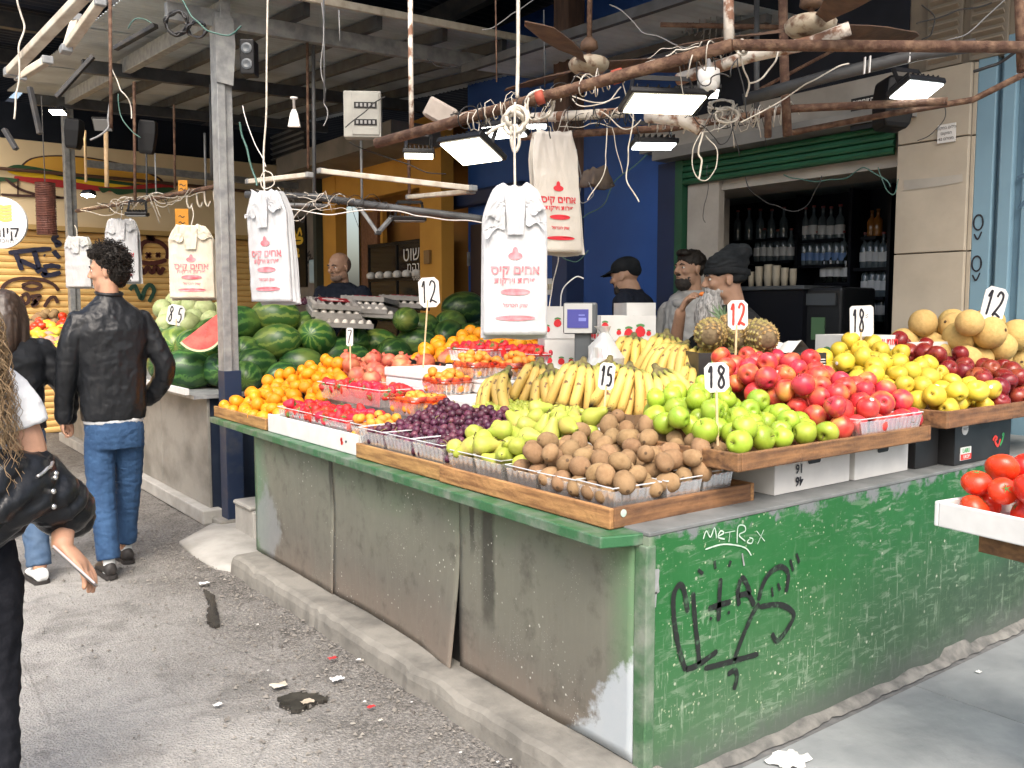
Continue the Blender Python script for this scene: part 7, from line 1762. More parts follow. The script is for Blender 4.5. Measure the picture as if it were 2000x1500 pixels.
fpart('rear_pipe', [dep(1530, 262, 4.2), dep(1740, 222, 4.05), dep(1900, 195, 3.95), dep(2010, 140, 3.8)], .014, M_RUST)
fpart('peeling_bar', [dep(1325, 155, 3.9), dep(1470, 108, 3.6), dep(1590, 82, 3.45), dep(1660, 55, 3.4)], .026, M_RUSTW); fpart('peeling_bar', [dep(1265, 225, 4.1), dep(1330, 232, 4.0), dep(1370, 250, 3.95)], .035, M_RUSTW)
fpart('hanger_pipe', [dep(1422, -60, 3.4), dep(1424, 85, 3.38)], .020, M_RUSTW); fpart('hanger_pipe', [dep(801, -60, 4.2), dep(802, 120, 4.2), dep(804, 258, 4.2)], .012, M_RUSTW)
fpart('hanger_pipe', [dep(1528, -40, 3.95), dep(1532, 140, 3.95), dep(1538, 265, 3.95)], .020, M_RUST); fpart('hanger_pipe', [dep(1500, 215, 4.0), dep(1500, 268, 4.0)], .016, M_RUST); fpart('hanger_pipe', [dep(1990, -40, 3.3), dep(1996, 140, 3.3)], .018, M_RUST)
fpart('hanger_pipe', [dep(1478, 0, 4.6), dep(1478, 230, 4.6)], .014, M_STEEL)
fpart('rear_pipe', [dep(870, 235, 4.7), dep(1000, 205, 4.5)], .02, M_RUSTW); fpart('flat_bar', [dep(1452, 195, 3.9), dep(1620, 148, 3.75), dep(1800, 105, 3.6), dep(1905, 88, 3.5)], .026, M_STEEL)
fpart('flat_bar', [dep(1455, 190, 4.9), dep(1700, 60, 4.9)], .01, M_RUST)
fpart('rear_pipe', [dep(1290, 48, 5.2), dep(1600, 55, 5.0)], .014, M_RUST)
m = MB()
for x in (1688, 1698, 1776, 1792, 1806): 
    p = dep(x, 128 - (x - 1688) * .26, 3.60) - o_; m.bar(p + V((0, 0, -.033)), p + V((.004, 0, .033)), .012, .004, up=RIGHT)
m.build('white_ties', M_WHITEB, fr_)['kind'] = 'stuff'
# flood lamps
M_LEDW = emis('led_warm', (1, .93, .70), 6); M_LEDC = emis('led_cool', (.93, 1, .97), 7); M_LEDF = emis('led_far', (1, .88, .6), 80)
def flood(label, px, py, D, w, yaw=0, pitch=.35, em=M_LEDW, asp=.72, arms=True, lit=True, up=.12):
    """flat LED floodlight: glowing face down and towards the street"""
    c = dep(px, py, D); f_ = thing('flood_lamp', label, 'flood lamp', c); W = w * D / FPX; L = W * asp
    f_.rotation_euler = (-pitch, 0, -AY + yaw)
    m = MB(); m.box((0, 0, .016), (W, L, .026)); hs_ = m.build('housing', M_BLACK, f_, bevel=.006)
    for k in range(7): m = MB(); m.box((-W * .4 + k * W * .8 / 6, 0, .038), (.005, L * .8, .018)); m.build('fin', M_BLACK, hs_)
    m = MB(); m.box((0, 0, -.0005), (W * .88, L * .84, .006)); m.build('lit_panel' if lit else 'panel', em if lit else M_GREYC, f_)
    if arms:
        for s_ in (-1, 1): m = MB(); m.bar((s_ * W * .42, 0, .03), (s_ * W * .36, .02, up), .018, .004); m.build('bracket', M_BLACK, f_)
        m = MB(); m.bar((-W * .36, .02, up), (W * .36, .02, up), .004, .02); m.build('bracket', M_BLACK, f_)
    return f_
flood('large lit flood lamp under the middle of the rusty pipe', 1297, 204, 3.65, 160, R(8), .18, M_LEDW, .62)
flood('large lit flood lamp left of the hanging cord', 920, 297, 3.95, 112, R(-38), .42, M_LEDW, .8)
flood('lit flood lamp just behind the knotted cord', 985, 258, 4.3, 84, R(-25), .25, M_LEDC, .7)
flood('small lit flood lamp at the left end of the rusty pipe', 818, 305, 4.7, 62, R(5), .1, M_LEDW, .6)
flood('small lit flood lamp in front of the green shutter', 1277, 286, 4.4, 88, R(5), .08, M_LEDC, .6)
flood('cold white flood lamp in front of the stone pillar', 1790, 178, 3.9, 92, R(20), .38, M_LEDC, .72)
flood('lit flood lamp seen thinly behind the white camera', 1362, 185, 4.5, 90, R(-10), .03, M_LEDC, .7)
flood('small lit lamp far behind the knotted cord', 1040, 247, 4.9, 60, 0, .02, M_LEDC, .6)
flood('unlit black flood lamp under the pale tube arm', 800, 432, 5.6, 66, R(5), .0, lit=False, asp=.5)
flood('small lit lamp at the top of the far post', 113, 220, 8.0, 30, 0, .3, M_LEDF, .6, arms=False)
flood('lit lamp behind the far post above the bags', 172, 382, 8.3, 30, R(-30), .3, M_LEDF, .5, arms=False)
flood('unlit flood lamp hanging above the white bags', 268, 422, 7.0, 42, R(5), .0, lit=False, asp=.5)
flood('unlit square flood lamp under the far canopy edge', 200, 244, 7.6, 36, R(10), .9, lit=False, asp=.8, arms=False)
tl_ = thing('lit_tube', 'thin lit fluorescent tube under the dark roof at top left', 'tube light', dep(180, 43, 7.0)); m = MB(); m.tube([V((0, 0, 0)), dep(228, 45, 7.0) - dep(180, 43, 7.0)], .012, 8); m.build('tube', emis('tube_white', (1, 1, 1), 12), tl_)
# ceiling fans
M_FAN = mat('fan_rust', (.13, .075, .045), (.07, .04, .028), 14, .75, bump=.3); M_FANC = mat('fan_cap', (.42, .36, .27), (.16, .09, .055), 22, .7, contrast=(.48, .62), detail=8, bump=.3)
def fan(label, px, py, D, angs, r, rod):
    c = dep(px, py, D); f_ = thing('ceiling_fan', label, 'ceiling fan', c)
    m = MB(); m.lathe([(.02, -.035), (.075, -.03), (.095, -.012), (.10, .012), (.085, .03), (.03, .045), (.02, .05)], 24); m.build('hub', M_FANC, f_, smooth=True)
    m = MB(); m.tube([(0, 0, .04), (.01, 0, rod)], .013, 8); m.build('rod', M_RUST, f_, smooth=True)
    m = MB(); m.lathe([(.03, .07), (.045, .08), (.04, .11), (.02, .13)], 14); m.build('motor', M_FAN, f_, smooth=True)
    for a in angs:
        d = RIGHT * math.cos(R(a)) + V((FWD.x, FWD.y, 0)).normalized() * math.sin(R(a)); d.z = .02; s_ = d.cross(V((0, 0, 1))).normalized(); rs = []
        for t_, wd in ((.08, .02), (.16, .035), (.24, .06), (r * .6, .075), (r * .92, .07), (r, .045)):
            p = d * t_; tl = V((0, 0, .014)); rs.append([p - s_ * wd - tl, p + s_ * wd + tl, p + s_ * wd + tl + V((0, 0, .004)), p - s_ * wd - tl + V((0, 0, .004))])
        m = MB(); m.rings(rs); m.build('blade', M_FAN, f_)
fan('rusty ceiling fan in front of the wooden pillar', 1150, 128, 4.35, (245, 125, 5), .66, .7)
fan('rusty ceiling fan at the top right above the frame', 1583, 52, 3.5, (26, -84, 146), .55, .5)
# security camera
cc = thing('security_camera', 'white dome security camera hanging from the peeling bar', 'camera', dep(1384, 160, 3.6))
m = MB(); m.lathe([(.035, .05), (.043, .045), (.045, .0), (.042, -.02)], 20); m.build('housing', M_WHITE, cc, smooth=True)
m = MB(); m.ell((-.01, -.01, -.02), (.036, .036, .034), 18, 12); m.build('dome', M_WHITE, cc, smooth=True); m = MB(); m.ell((-.014, -.026, -.044), (.015, .012, .011), 12, 8); m.build('lens', M_BLACK, cc, smooth=True)
m = MB(); m.tube([(0, 0, .045), (.0, 0, .12)], .008, 6); m.build('stem', M_GREYC, cc)
# fuse box under the canopy
fx = thing('fuse_box', 'grey fuse box with two breaker rows under the canopy', 'fuse box', dep(709, 226, 5.4)); fx.rotation_euler = (0, 0, -AY + R(4))
M_FX = mat('box_grey', (.34, .34, .31), (.26, .26, .24), 8, .6); m = MB(); W, H = 72 * 5.4 / FPX, 88 * 5.4 / FPX
m.box((0, 0, 0), (W, .1, H)); m.build('case', M_FX, fx, bevel=.006); m = MB(); m.box((.02, -.054, 0), (W * .72, .006, H * .9)); m.build('door', M_FX, fx, bevel=.003)
for z_ in (.05, -.05):
    m = MB(); m.box((.02, -.0595, z_), (W * .6, .004, .035)); sl_ = m.build('breaker_slot', M_BLACK, fx)
    for k in range(5): m = MB(); m.box((.02 - W * .22 + k * W * .11, -.0635, z_), (W * .06, .004, .02)); m.build('breaker', M_GREYC, sl_)
# tube light arms
def arm(label, pts, w, m_=M_CREAM, cat='tube light', nm='tube_light', D=None):
    P = [dep(*p) for p in pts]; a_ = thing(nm, label, cat, P[0]); o1 = V(P[0])
    for i in range(len(P) - 1): m = MB(); m.bar(P[i] - o1, P[i + 1] - o1, w, w * .7); m.build('housing', m_, a_, bevel=.006)
    for p in P: m = MB(); m.box(p - o1, (w * 1.06, w * 1.06, w * .76)); m.build('end_cap', M_GALV if m_ != M_GALV else M_STEEL, a_, bevel=.005)
    return a_
arm('long rusty cream tube light housing in mid picture', [(628, 334, 5.6), (922, 368, 5.1)], .045); arm('cream tube light housing meeting the long one at its right end', [(800, 385, 5.9), (920, 374, 5.15)], .04)
arm('cream tube light housing left of the long one', [(487, 355, 6.0), (603, 342, 5.7)], .045); arm('V-shaped pale tube bracket in front of the orange shop', [(705, 408, 6.0), (738, 455, 6.0), (765, 425, 6.1)], .035, M_GALV)
arm('long white tube light at the top left', [(20, 142, 4.6), (165, -10, 4.0)], .055, M_CREAM); arm('short white tube light at the top left', [(130, 95, 4.6), (148, 35, 4.6)], .05, M_CREAM); arm('second short white tube light crossing the first', [(128, 98, 4.62), (195, 5, 4.4)], .05, M_CREAM); arm('stubby white tube light at the left edge', [(40, 150, 5.0), (92, 118, 5.0)], .055, M_CREAM)
for i, (p, q_) in enumerate((((8, 252, 6.2), (32, 292, 6.2)), ((58, 170, 7.0), (78, 262, 7.0)), ((110, 190, 6.5), (182, 110, 6.5)), ((225, 95, 6.2), (305, 50, 6.0)))): 
    m = MB(); m.bar(dep(*p), dep(*q_), .04, .03); tag(m.build('steel_bracket', M_DARK, bevel=.005), ('dark bracket stub hanging at the left edge', 'thin dark drop bar above the yellow shop', 'dark angled bar under the dark roof', 'dark bar beside the cable coil')[i], 'bracket')
# hook rail over the left stall
hk = thing('hook_rail', 'rusty rail with hooks and cords above the cabbages', 'rail', dep(150, 410, 8.4)); o1 = V(hk.location)
m = MB(); m.tube([dep(150, 412, 8.4) - o1, dep(300, 388, 7.1) - o1, dep(432, 362, 6.3) - o1], .018, 8); m.build('rail', M_RUST, hk, smooth=True)
for px, py, D in ((365, 375, 6.7), (385, 372, 6.6), (400, 370, 6.5), (418, 366, 6.4)):
    m = MB(); p = dep(px, py, D) - o1; m.tube(crom([tuple(p), tuple(p - V((0, 0, .08))), tuple(p - V((-.02, 0, .12))), tuple(p - V((-.04, 0, .08)))], 5), .008, 6); m.build('hook', M_CREAM, hk, smooth=True)
m = MB(); m.tube([dep(480, 380, 5.6), dep(620, 385, 5.5), dep(760, 405, 5.3), dep(940, 428, 5.0)], .022, 8); tag(m.build('dark_rail', M_STEEL, smooth=True), 'dark rail with a white cable taped along it above the melons', 'rail')
cable('white cable taped along the dark rail', [(490, 372, 5.58), (560, 405, 5.5), (640, 415, 5.4), (750, 408, 5.25), (840, 424, 5.1), (940, 430, 4.98)], .006, M_WHITE)
cable('white cord looping along the hook rail', [(160, 412, 8.2), (220, 420, 7.8), (240, 398, 7.5), (290, 392, 7.2), (320, 402, 7.0), (345, 395, 6.8), (372, 372, 6.6)], .006, M_ROPEW)
m = MB(); m.tube([dep(498, 398, 5.9), dep(640, 402, 6.0)], .014, 6); tag(m.build('thin_rail', M_GALV, smooth=True), 'thin pale rail behind the bundle at the post', 'rail')
# hanging rods from the canopy
for i, (px, y0, y1, D, r) in enumerate(((262, 160, 392, 6.9, .012), (285, 235, 385, 7.4, .007), (303, 300, 380, 7.6, .007), (340, 205, 370, 7.2, .010), (412, 165, 345, 6.8, .014), (400, 260, 370, 7.6, .010), (600, 80, 330, 6.3, .010), (612, 90, 400, 6.3, .014), (705, 275, 395, 6.9, .010), (798, 300, 400, 6.6, .012), (207, 255, 365, 7.9, .02), (166, 255, 355, 8.1, .012), (215, -10, 250, 5.0, .010), (632, -10, 200, 5.0, .006), (662, 20, 80, 5.5, .004), (968, 0, 160, 4.6, .004), (1062, 20, 170, 4.6, .004))):
    m = MB(); m.tube([dep(px, y0, D), dep(px + 1, (y0 + y1) / 2, D), dep(px + 2, y1, D)], r, 7)
    tag(m.build('hanging_rod', (M_RUST, M_STEEL, M_GALV)[i % 3] if px not in (207, 166) else M_STICK, smooth=True), ('rusty', 'dark steel', 'pale')[i % 3] + ' hanging rod number %s from the left under the roofs' % ('one two three four five six seven eight nine ten eleven twelve thirteen fourteen fifteen sixteen seventeen'.split()[sorted([262, 285, 303, 340, 412, 400, 600, 612, 705, 798, 207, 166, 215, 632, 662, 968, 1062]).index(px)]), 'rod', 'rods hanging from the roofs')
# ropes, cables
cable('thick white rope from the roof to the knot over the front bags', [(1012, -30, 3.7), (1012, 100, 3.7), (1010, 190, 3.7)], .008, M_ROPEW, cat='rope', name='rope')
kn = []
for i in range(40):
    a = i * .62; kn.append((1006 + 20 * math.cos(a) + 4 * math.sin(a * .3), 226 + 22 * math.sin(a) + i * .5, 3.68 + .03 * math.sin(a * 1.7)))
cable('knotted tangle of white rope above the front bags', kn, .009, M_ROPEW, 3, 'rope', 'rope_knot')
cable('loose rope tail hanging from the knot', [(1000, 240, 3.66), (972, 248, 3.66), (952, 262, 3.66)], .008, M_ROPEW, 5, 'rope', 'rope')
cable('rope loop below the knot', [(998, 248, 3.66), (1000, 280, 3.66), (1006, 296, 3.66), (1014, 278, 3.66), (1010, 248, 3.66)], .008, M_ROPEW, 5, 'rope', 'rope')
g_ = random.Random(31)
def coil(label, cx_, cy_, D, rx, ry, n, r, m_, seed):
    g2 = random.Random(seed); pts = []
    for i in range(n * 9): a = i * .7; pts.append((cx_ + (rx + g2.uniform(-.15, .15) * rx) * math.cos(a) + g2.uniform(-3, 3), cy_ + (ry + g2.uniform(-.15, .15) * ry) * math.sin(a) + g2.uniform(-2, 2), D + g2.uniform(-.03, .03)))
    cable(label, pts, r, m_, 3, 'cable', 'cable_coil')
coil('coil of old white cable wound round the rusty pipe', 1052, 206, 3.78, 26, 26, 5, .0045, M_ROPEW, 1); coil('coil of white wire at the right of the large lamp', 1410, 205, 3.9, 24, 10, 4, .004, M_ROPEW, 2); coil('white wire loops wound on the pipe corner', 1448, 92, 3.36, 9, 12, 4, .005, M_ROPEW, 3)
coil('coil of black cable on the canopy corner', 345, 45, 5.2, 22, 22, 4, .006, M_CABLE, 4); coil('second coil of black cable beside the steel post', 385, 58, 5.1, 18, 16, 3, .006, M_CABLE, 5); coil('loops of white wire below the pipe frame', 1420, 225, 3.9, 22, 14, 4, .004, M_ROPEW, 6)
for i, (lb, pts, r, m_) in enumerate((
    ('white wire hanging in front of the blue wall, longest', [(1185, 255, 4.0), (1184, 300, 4.0), (1170, 350, 4.0), (1152, 385, 4.0)], .004, M_ROPEW), ('knotted white cord hanging left of the small lamp', [(1232, 220, 3.9), (1230, 290, 3.9), (1228, 330, 3.9), (1230, 360, 3.9), (1242, 388, 3.9)], .005, M_ROPEW),
    ('white cord loop hanging before the green shutter', [(1368, 255, 3.9), (1352, 305, 3.9), (1360, 340, 3.9), (1382, 350, 3.9), (1400, 325, 3.9), (1394, 285, 3.9), (1380, 262, 3.9)], .004, M_ROPEW), ('knotted cord in the loop before the green shutter', [(1370, 255, 3.88), (1365, 300, 3.88), (1372, 316, 3.88), (1362, 345, 3.88)], .007, M_ROPEW),
    ('thin black wire dropping past the bearded seller', [(1378, 320, 4.2), (1380, 380, 4.2), (1372, 420, 4.2), (1378, 432, 4.2)], .003, M_CABLE),
    ('white cord tied from pipe corner down to a knot', [(1448, 100, 3.36), (1456, 140, 3.4), (1466, 165, 3.45), (1462, 192, 3.5)], .006, M_ROPEW), ('white cord rising right from the knot', [(1466, 165, 3.45), (1492, 145, 3.5), (1514, 118, 3.5), (1524, 85, 3.5)], .006, M_ROPEW), ('long pale cable along the grey bar', [(1450, 235, 3.7), (1520, 195, 3.65), (1590, 150, 3.6), (1660, 130, 3.6)], .005, M_ROPEW),
    ('sagging white cable under the peeling pipe', [(1170, 222, 4.2), (1195, 244, 4.2), (1225, 250, 4.2), (1250, 232, 4.2)], .005, M_ROPEW), ('pale wire crossing behind the large lamp', [(1120, 190, 3.9), (1150, 208, 3.9), (1190, 195, 3.9), (1215, 170, 3.9)], .005, M_ROPEW), ('second pale wire crossing behind the large lamp', [(1118, 188, 3.95), (1165, 200, 3.95), (1215, 188, 3.95)], .005, M_ROPEW),
    ('green cable draped across the blue wall', [(1265, 300, 5.4), (1210, 345, 5.5), (1180, 395, 5.6), (1140, 430, 5.7)], .006, M_GCABLE), ('green cable loop under the meter box', [(1148, 490, 5.9), (1130, 512, 5.9), (1105, 508, 5.9), (1095, 490, 5.9)], .006, M_GCABLE), ('grey cable up from the meter box', [(1130, 428, 5.9), (1128, 390, 5.9), (1134, 340, 5.8), (1128, 290, 5.7)], .006, M_GREYC),
    ('white cable curling beside the scale', [(1090, 600, 4.9), (1096, 562, 4.9), (1120, 545, 4.9), (1142, 545, 4.9)], .006, M_WHITE), ('white cord slanting down behind the bags', [(1092, 480, 4.6), (1082, 550, 4.6), (1072, 600, 4.6)], .005, M_ROPEW),
    ('dark green cable swagged across the shop lintel', [(1530, 340, 5.2), (1580, 355, 5.2), (1640, 352, 5.1), (1690, 330, 5.0), (1740, 365, 4.95)], .006, M_GCABLE), ('black cable hanging in a deep bow inside the shop front', [(1455, 348, 5.2), (1480, 385, 5.2), (1535, 411, 5.2), (1585, 390, 5.15), (1606, 340, 5.1)], .006, M_CABLE), ('green wires at the right shop jamb', [(1712, 330, 5.0), (1722, 360, 5.0), (1745, 380, 5.0), (1755, 350, 5.0)], .005, M_GCABLE),
    ('black cable in front of the louvred vents', [(1790, 45, 4.2), (1850, 30, 4.2), (1930, 5, 4.2)], .006, M_CABLE), ('black cable curve beside the vents', [(1800, 10, 4.3), (1822, 30, 4.3), (1818, 70, 4.3), (1795, 80, 4.3)], .006, M_CABLE), ('grey cable slanting over the vents', [(1975, -5, 4.0), (1920, 40, 4.0), (1860, 80, 4.0), (1800, 100, 4.0)], .005, M_GREYC), ('dark cable along the thin rusty pipe', [(1905, 140, 3.9), (1950, 125, 3.85), (1985, 100, 3.8)], .012, M_CABLE), ('wire dangling by the notice on the pillar', [(1845, 195, 4.3), (1842, 225, 4.3), (1820, 258, 4.3), (1795, 272, 4.3)], .004, M_CABLE),
    ('green cable sweeping to the steel post', [(350, -5, 5.0), (375, 30, 5.0), (410, 58, 5.0), (445, 62, 5.0), (468, 50, 5.0)], .008, M_GCABLE), ('green cable arch above the canopy beam', [(250, 55, 5.6), (268, 38, 5.6), (300, 48, 5.6)], .006, M_GCABLE), ('pale cable sagging under the canopy beam', [(220, 130, 5.8), (230, 168, 5.8), (252, 195, 5.8), (258, 230, 5.8)], .006, M_ROPEW), ('green cable hanging from the canopy beam', [(230, 185, 6.2), (236, 235, 6.2), (250, 258, 6.2), (272, 268, 6.2)], .006, M_GCABLE), ('grey conduit bending down under the canopy', [(215, 200, 5.0), (212, 245, 5.0), (195, 268, 5.0), (182, 278, 5.0)], .010, M_GREYC),
    ('pale cable hanging at the left edge', [(36, -5, 4.4), (42, 25, 4.4), (36, 120, 4.4), (32, 190, 4.4), (26, 232, 4.4)], .008, M_ROPEW), ('white cord from the post to the bag loop', [(470, 205, 4.8), (490, 260, 4.7), (515, 325, 4.6)], .004, M_WHITE), ('loop of white cord over the bag bundle at the post', [(518, 330, 4.55), (506, 345, 4.55), (514, 368, 4.55), (534, 360, 4.55), (528, 338, 4.55), (516, 332, 4.55)], .005, M_ROPEW), ('green hose slanting beside the steel post', [(470, 240, 5.2), (488, 310, 5.2), (504, 360, 5.2)], .010, M_GCABLE),
    ('black cable slanting across the fuse box', [(750, 185, 5.2), (710, 215, 5.2), (672, 248, 5.2)], .006, M_CABLE), ('black cable running from fuse box to the blue wall', [(685, 275, 5.6), (760, 310, 5.6), (870, 345, 5.5)], .006, M_CABLE), ('hanging wire with plug under the canopy', [(628, 0, 5.0), (630, 120, 5.0), (632, 190, 5.0), (640, 215, 5.0), (632, 245, 5.0)], .005, M_GREYC),
    ('black wire bow under the roof edge', [(830, 115, 5.4), (860, 128, 5.4), (900, 128, 5.4)], .006, M_CABLE), ('thin wire crossing the dark ceiling', [(945, 60, 4.6), (1000, 28, 4.6), (1040, 0, 4.6)], .004, M_GREYC), ('wire net remains hanging in front of the blue wall', [(1150, 355, 5.2), (1160, 380, 5.2), (1140, 395, 5.2), (1132, 372, 5.2)], .004, M_GREYC), ('thin cable from pillar top to frame', [(1195, 5, 4.4), (1260, 60, 4.3), (1340, 95, 4.2)], .005, M_GREYC))):
    cable(lb, pts, r, m_)
# tangle of thin wires wound round and sagging from the pipe frame
g3 = random.Random(77)
runs = [(dep(880, 240, 4.0), dep(1060, 190, 3.75)), (dep(985, 215, 3.9), dep(1215, 146, 3.6)), (dep(1010, 232, 4.4), dep(1240, 222, 4.25)), (dep(1200, 225, 4.2), dep(1400, 235, 4.0)), (dep(1330, 215, 3.9), dep(1530, 225, 3.95)), (dep(1240, 140, 3.55), dep(1440, 90, 3.36)), (dep(1310, 250, 4.3), dep(1560, 212, 4.1)), (dep(480, 375, 5.6), dep(760, 400, 5.3)), (dep(190, 405, 8.0), dep(430, 365, 6.3))]
for nm_, m_, n_, lb_ in (('wire_tangle', M_ROPEW, 40, 'tangle of thin old white wires wound along the pipe frame'), ('wire_tangle', M_CABLE, 30, 'tangle of thin black wires sagging below the pipe frame')):
    m = MB()
    for k in range(n_):
        a_, b_ = g3.choice(runs); t0 = g3.uniform(0, .7); t1 = min(1, t0 + g3.uniform(.15, .55)); wraps = g3.choice((0, 0, 2, 3, 5)); sag = g3.uniform(.0, .13) if wraps == 0 else g3.uniform(0, .03); rr = g3.uniform(.022, .05); p0 = g3.uniform(0, 6.28); ph_ = g3.uniform(0, 9); P = []
        d_ = (b_ - a_).normalized(); sx_ = d_.cross(V((0, 0, 1))).normalized(); uz = sx_.cross(d_)
        for i in range(29):
            f_ = i / 28; c = a_.lerp(b_, t0 + (t1 - t0) * f_); an = p0 + wraps * 6.28 * f_
            P.append(c + (sx_ * math.cos(an) + uz * math.sin(an)) * rr - V((0, 0, sag * math.sin(math.pi * f_) * (1 + .4 * math.sin(f_ * 7 + ph_)))) + V((noise.noise(V((f_ * 4, ph_, 0))), noise.noise(V((f_ * 4, ph_, 3))), noise.noise(V((f_ * 4, ph_, 6))))) * .03)
        if g3.random() < .3: P += [P[-1] + V((.01 * j, .005 * math.sin(j + ph_), -.03 * j)) for j in range(1, g3.randint(3, 8))]
        m.tube(P, g3.uniform(.0014, .0030), 5)
    stuff(m.build(nm_, m_, smooth=True), lb_, 'wires')
# coil of razor-like wire in the dark at the top
for k in range(2):
    m = MB(); pts = []
    for i in range(90): a = i * .52; c = dep(1330 + i * .95 + k * 30, 12 + k * 40 + i * .1, 5.6); pts.append(c + V((.0, 0, .16 * math.sin(a))) + FWD * .16 * math.cos(a))
    m.tube(pts, .003, 5); tag(m.build('wire_coil', M_GREYC, smooth=True), ('upper' if k == 0 else 'lower') + ' spring-like coil of wire under the dark roof', 'wire coil')
# knife-like plastic scoop, speaker box, junction boxes
sc2 = thing('white_scoop', 'white plastic scoop hanging under the canopy', 'scoop', dep(575, 248, 5.2)); sc2.rotation_euler = (0, 0, -AY)
m = MB(); m.lathe([(.008, .17), (.022, .168), (.022, .16), (.008, .155), (.008, .10)], 10); m.build('handle', M_WHITE, sc2, smooth=True)
m = MB(); m.rings([[V((x * w_, y * w_ * .45, z)) for x, y in ((-1, -1), (1, -1), (1, 1), (-1, 1))] for z, w_ in ((.10, .010), (.07, .022), (0, .034))]); m.build('blade', M_WHITE, sc2)
sb_ = thing('black_speaker', 'black box speaker fixed to the steel post', 'speaker', dep(487, 115, 5.0)); sb_.rotation_euler = (0, 0, -AY); m = MB(); m.box((0, 0, 0), (.08, .1, .19)); m.build('case', M_BLACK, sb_, bevel=.008)
for z_ in (.045, -.04): m = MB(); m.lathe([(.03, 0), (.03, .004), (.02, .006), (.004, .002)], 16, M=Matrix.Rotation(R(90), 3, 'X'), c=(0, -.05, z_)); m.build('cone', M_SCG, sb_)
for lb, px, py, D, s_ in (('dark speaker box under the far canopy corner', 145, 262, 7.9, (.13, .12, .26)), ('hanging black folded tarp below the far canopy', 288, 268, 7.0, (.14, .06, .26)), ('dark cabinet in front of the stone pillar top', 1745, 205, 4.7, (.16, .2, .26))):
    m = MB(); m.rings([[V((x * s_[0] / 2 * k, y * s_[1] / 2 * k, z * s_[2] / 2)) for x, y in ((-1, -1), (1, -1), (1, 1), (-1, 1))] for z, k in ((-1, .7), (-.8, .85), (.2, 1), (.9, .95), (1, .8))])
    o = put('black_box', m.mesh('black_box'), M_BLACK, M=TR(dep(px, py, D), (0, .1, -AY)), bevel=.01); tag(o, lb, 'box')
jb = thing('junction_box', 'pale junction box on top of the rusty pipe', 'junction box', dep(862, 222, 4.4)); jb.rotation_euler = (.1, .5, -AY)
m = MB(); m.box((0, 0, 0), (.15, .12, .10)); m.build('case', mat('box_pale', (.40, .35, .31), (.3, .26, .23), 10, .7), jb, bevel=.012); m = MB(); m.box((0, -.063, 0), (.12, .006, .08)); m.build('cover', MATS['box_pale'], jb, bevel=.004)
# crumpled net bag by the blue wall
m = MB(); c0 = dep(1165, 350, 5.3); m.ell(c0, (.10, .08, .07), 16, 10)
for i, p in enumerate(m.v): m.v[i] = p + V((noise.noise(p * 14), noise.noise(p * 14 + V((4, 0, 0))), noise.noise(p * 14 + V((0, 7, 0))))) * .06
tag(m.build('crumpled_bag', mat('brown_bag', (.14, .10, .07), (.08, .06, .05), 12, .8), smooth=True), 'crumpled brown bag hanging on the blue wall', 'bag')
# round hanging sign and rolled brown mats at the left
rs_ = thing('round_sign', 'round white hanging sign with orange wave emblem at the left edge', 'sign', dep(2, 435, 6.5)); rs_.rotation_euler = (R(90), 0, -AY + R(4))
rr = 50 * 6.5 / FPX; m = MB(); m.lathe([(rr, -.012), (rr, .012), (.001, .0125)], 48); dsc = m.build('disc', M_WHITEB, rs_)
m = MB()
for k in range(5): m.stroke((0, rr * (.62 - .13 * k), .015), (1, 0, 0), (0, 1, 0), [(-.10, -.006), (-.03, .012), (.03, -.004), (.085, .006)], .020)
m.build('emblem', mat('sign_orange', (.80, .45, .12), None, rough=.6), dsc)
put('lettering', text_mesh(heb('קיור'), .11, .001), M_INK, dsc, M=frame((.04, -.07, .016), (1, 0, 0), (0, 1, 0))); put('lettering', text_mesh(heb('המאכלים'), .05), M_GREYC, dsc, M=frame((.03, -.13, .016), (1, 0, 0), (0, 1, 0)))
m = MB(); m.tube([(0, rr - .01, 0), (0, rr + 1.0, 0)], .006, 6); m.build('hanger', M_DARK, rs_)
rm = thing('date_string_roll', 'brown ribbed roll hanging in front of the yellow shutter', 'roll', dep(90, 408, 7.4)); H = 100 * 7.4 / FPX; pr_ = []
for i in range(61): z = -H / 2 + H * i / 60; pr_.append((19 * 7.4 / FPX * (1 - .09 * abs(math.sin(i * 1.57 + .2 * math.sin(i))) - .03 * noise.noise(V((i * .7, 0, 0)))), z))
m = MB(); m.lathe([(.01, -H / 2)] + pr_ + [(.01, H / 2)], 22); m.build('roll', mat('date_brown', (.13, .045, .028), (.07, .022, .015), 16, .6), rm, smooth=False); m = MB(); m.tube([(0, 0, H / 2), (0, 0, H / 2 + .7)], .004, 5); m.build('cord', M_DARK, rm)
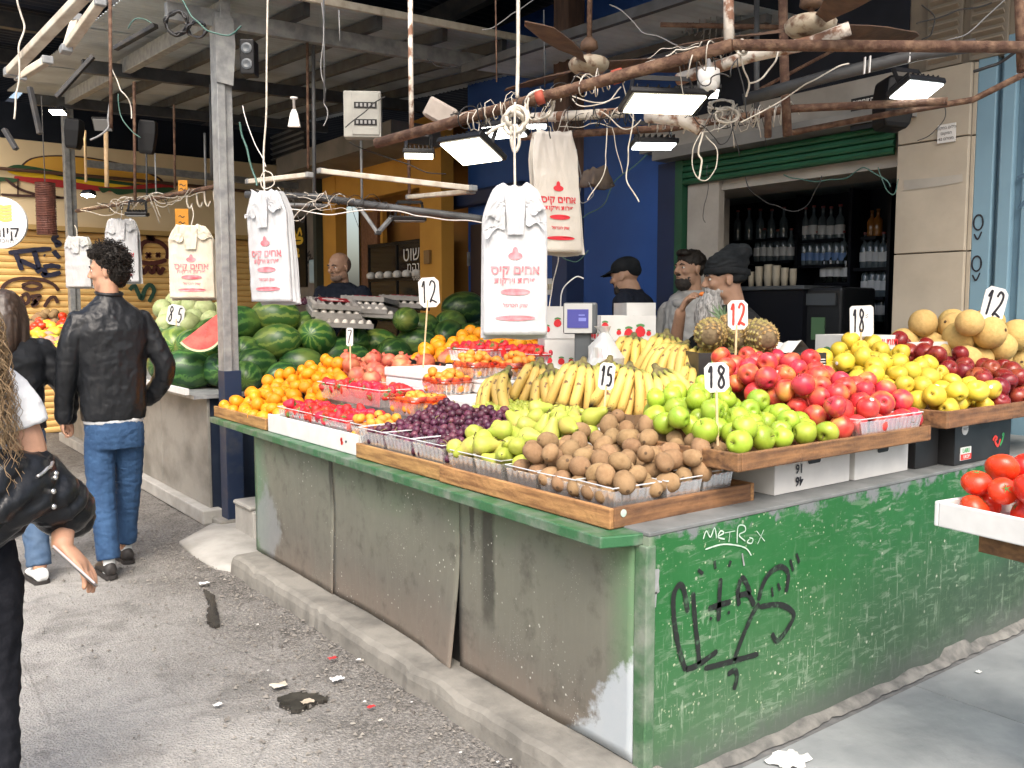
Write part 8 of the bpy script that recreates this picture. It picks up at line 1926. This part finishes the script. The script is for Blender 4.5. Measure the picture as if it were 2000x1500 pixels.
# litter on the street
def litter(label, px, py, s_, m_, seed, name='litter_scrap'):
    c = onz(px, py, .012); m = MB(); g2 = random.Random(seed)
    m.grid(lambda u, v_: c + V(((u - .5) * s_ * (1 + .4 * noise.noise(V((v_ * 3, seed, 0)))), (v_ - .5) * s_ * (.7 + .4 * noise.noise(V((u * 3, 0, seed)))), .004 + .22 * s_ * abs(noise.noise(V((u * 2.5 + seed, v_ * 2.5, 0)))))), 8, 8)
    tag(m.build(name, m_, smooth=True), label, 'litter')
M_PET = mat('red_scrap', (.45, .03, .035), None, rough=.6)
litter('red fruit scrap on the asphalt nearest the kerb', 650, 1287, .035, M_PET, 1); litter('red peel scrap on the asphalt lower down', 725, 1382, .03, M_PET, 2); litter('clear plastic scrap beside the red fruit scrap', 658, 1328, .05, M_WHITEB, 3); litter('crumpled white paper at the bottom right', 1540, 1488, .13, M_WHITEB, 4)
litter('white paper scrap in the left puddle', 398, 1140, .05, M_WHITEB, 5); litter('small white scrap on the kerb', 785, 1267, .03, M_WHITEB, 6); litter('pale stick fragment in the lower puddle', 600, 1372, .045, M_CREAM, 7); litter('beige leaf scrap left of the lower puddle', 545, 1340, .06, M_CREAM, 8); litter('pale scrap in the lower left of the street', 425, 1378, .03, M_WHITEB, 9); litter('cigarette stub on the grey paving', 1912, 1314, .025, M_WHITEB, 10); litter('pale scrap near the counter base', 700, 1290, .02, M_WHITEB, 11)
for i in range(11):
    px, py = g_.uniform(380, 1000), 0; py = 1120 + (px - 420) * .62 + g_.uniform(-10, 170)
    if py > 1495: continue
    litter('tiny pale paper fleck on the gritty asphalt', px, py, g_.uniform(.008, .018), M_WHITEB if i % 3 else M_CREAM, 20 + i, 'paper_fleck')
for o in COL.objects:
    if o.name.startswith('paper_fleck'): o['group'] = 'paper flecks on the asphalt'

# ---- single out fruit that can be told apart by place
def scrpos(o):
    p = o.matrix_basis.translation - CAMP; z = p.dot(FWD); return (1000 + FPX * p.dot(RIGHT) / z, 750 - FPX * p.dot(UP) / z)
grp = {}
for o in COL.objects:
    if o.parent is None and o.get('group') and o.get('category') in ('apple', 'kiwi', 'pear', 'mandarin', 'orange', 'melon', 'watermelon', 'pomegranate', 'strawberry', 'loquat', 'tomato', 'cabbage'): grp.setdefault((o['group'], o['label']), []).append(o)
for (gname, lab), L in grp.items():
    if len(L) < 5: continue
    sp = {o: scrpos(o) for o in L}; used = set()
    for word, key in (('topmost ', lambda o: sp[o][1]), ('leftmost ', lambda o: sp[o][0]), ('rightmost ', lambda o: -sp[o][0]), ('lowest ', lambda o: -sp[o][1])):
        o = min((q for q in L if q not in used), key=key); used.add(o)
        o['label'] = word + lab
    for o in L:
        if o not in used and o.name in STUCK: o['label'] = lab + ', with a white sticker'
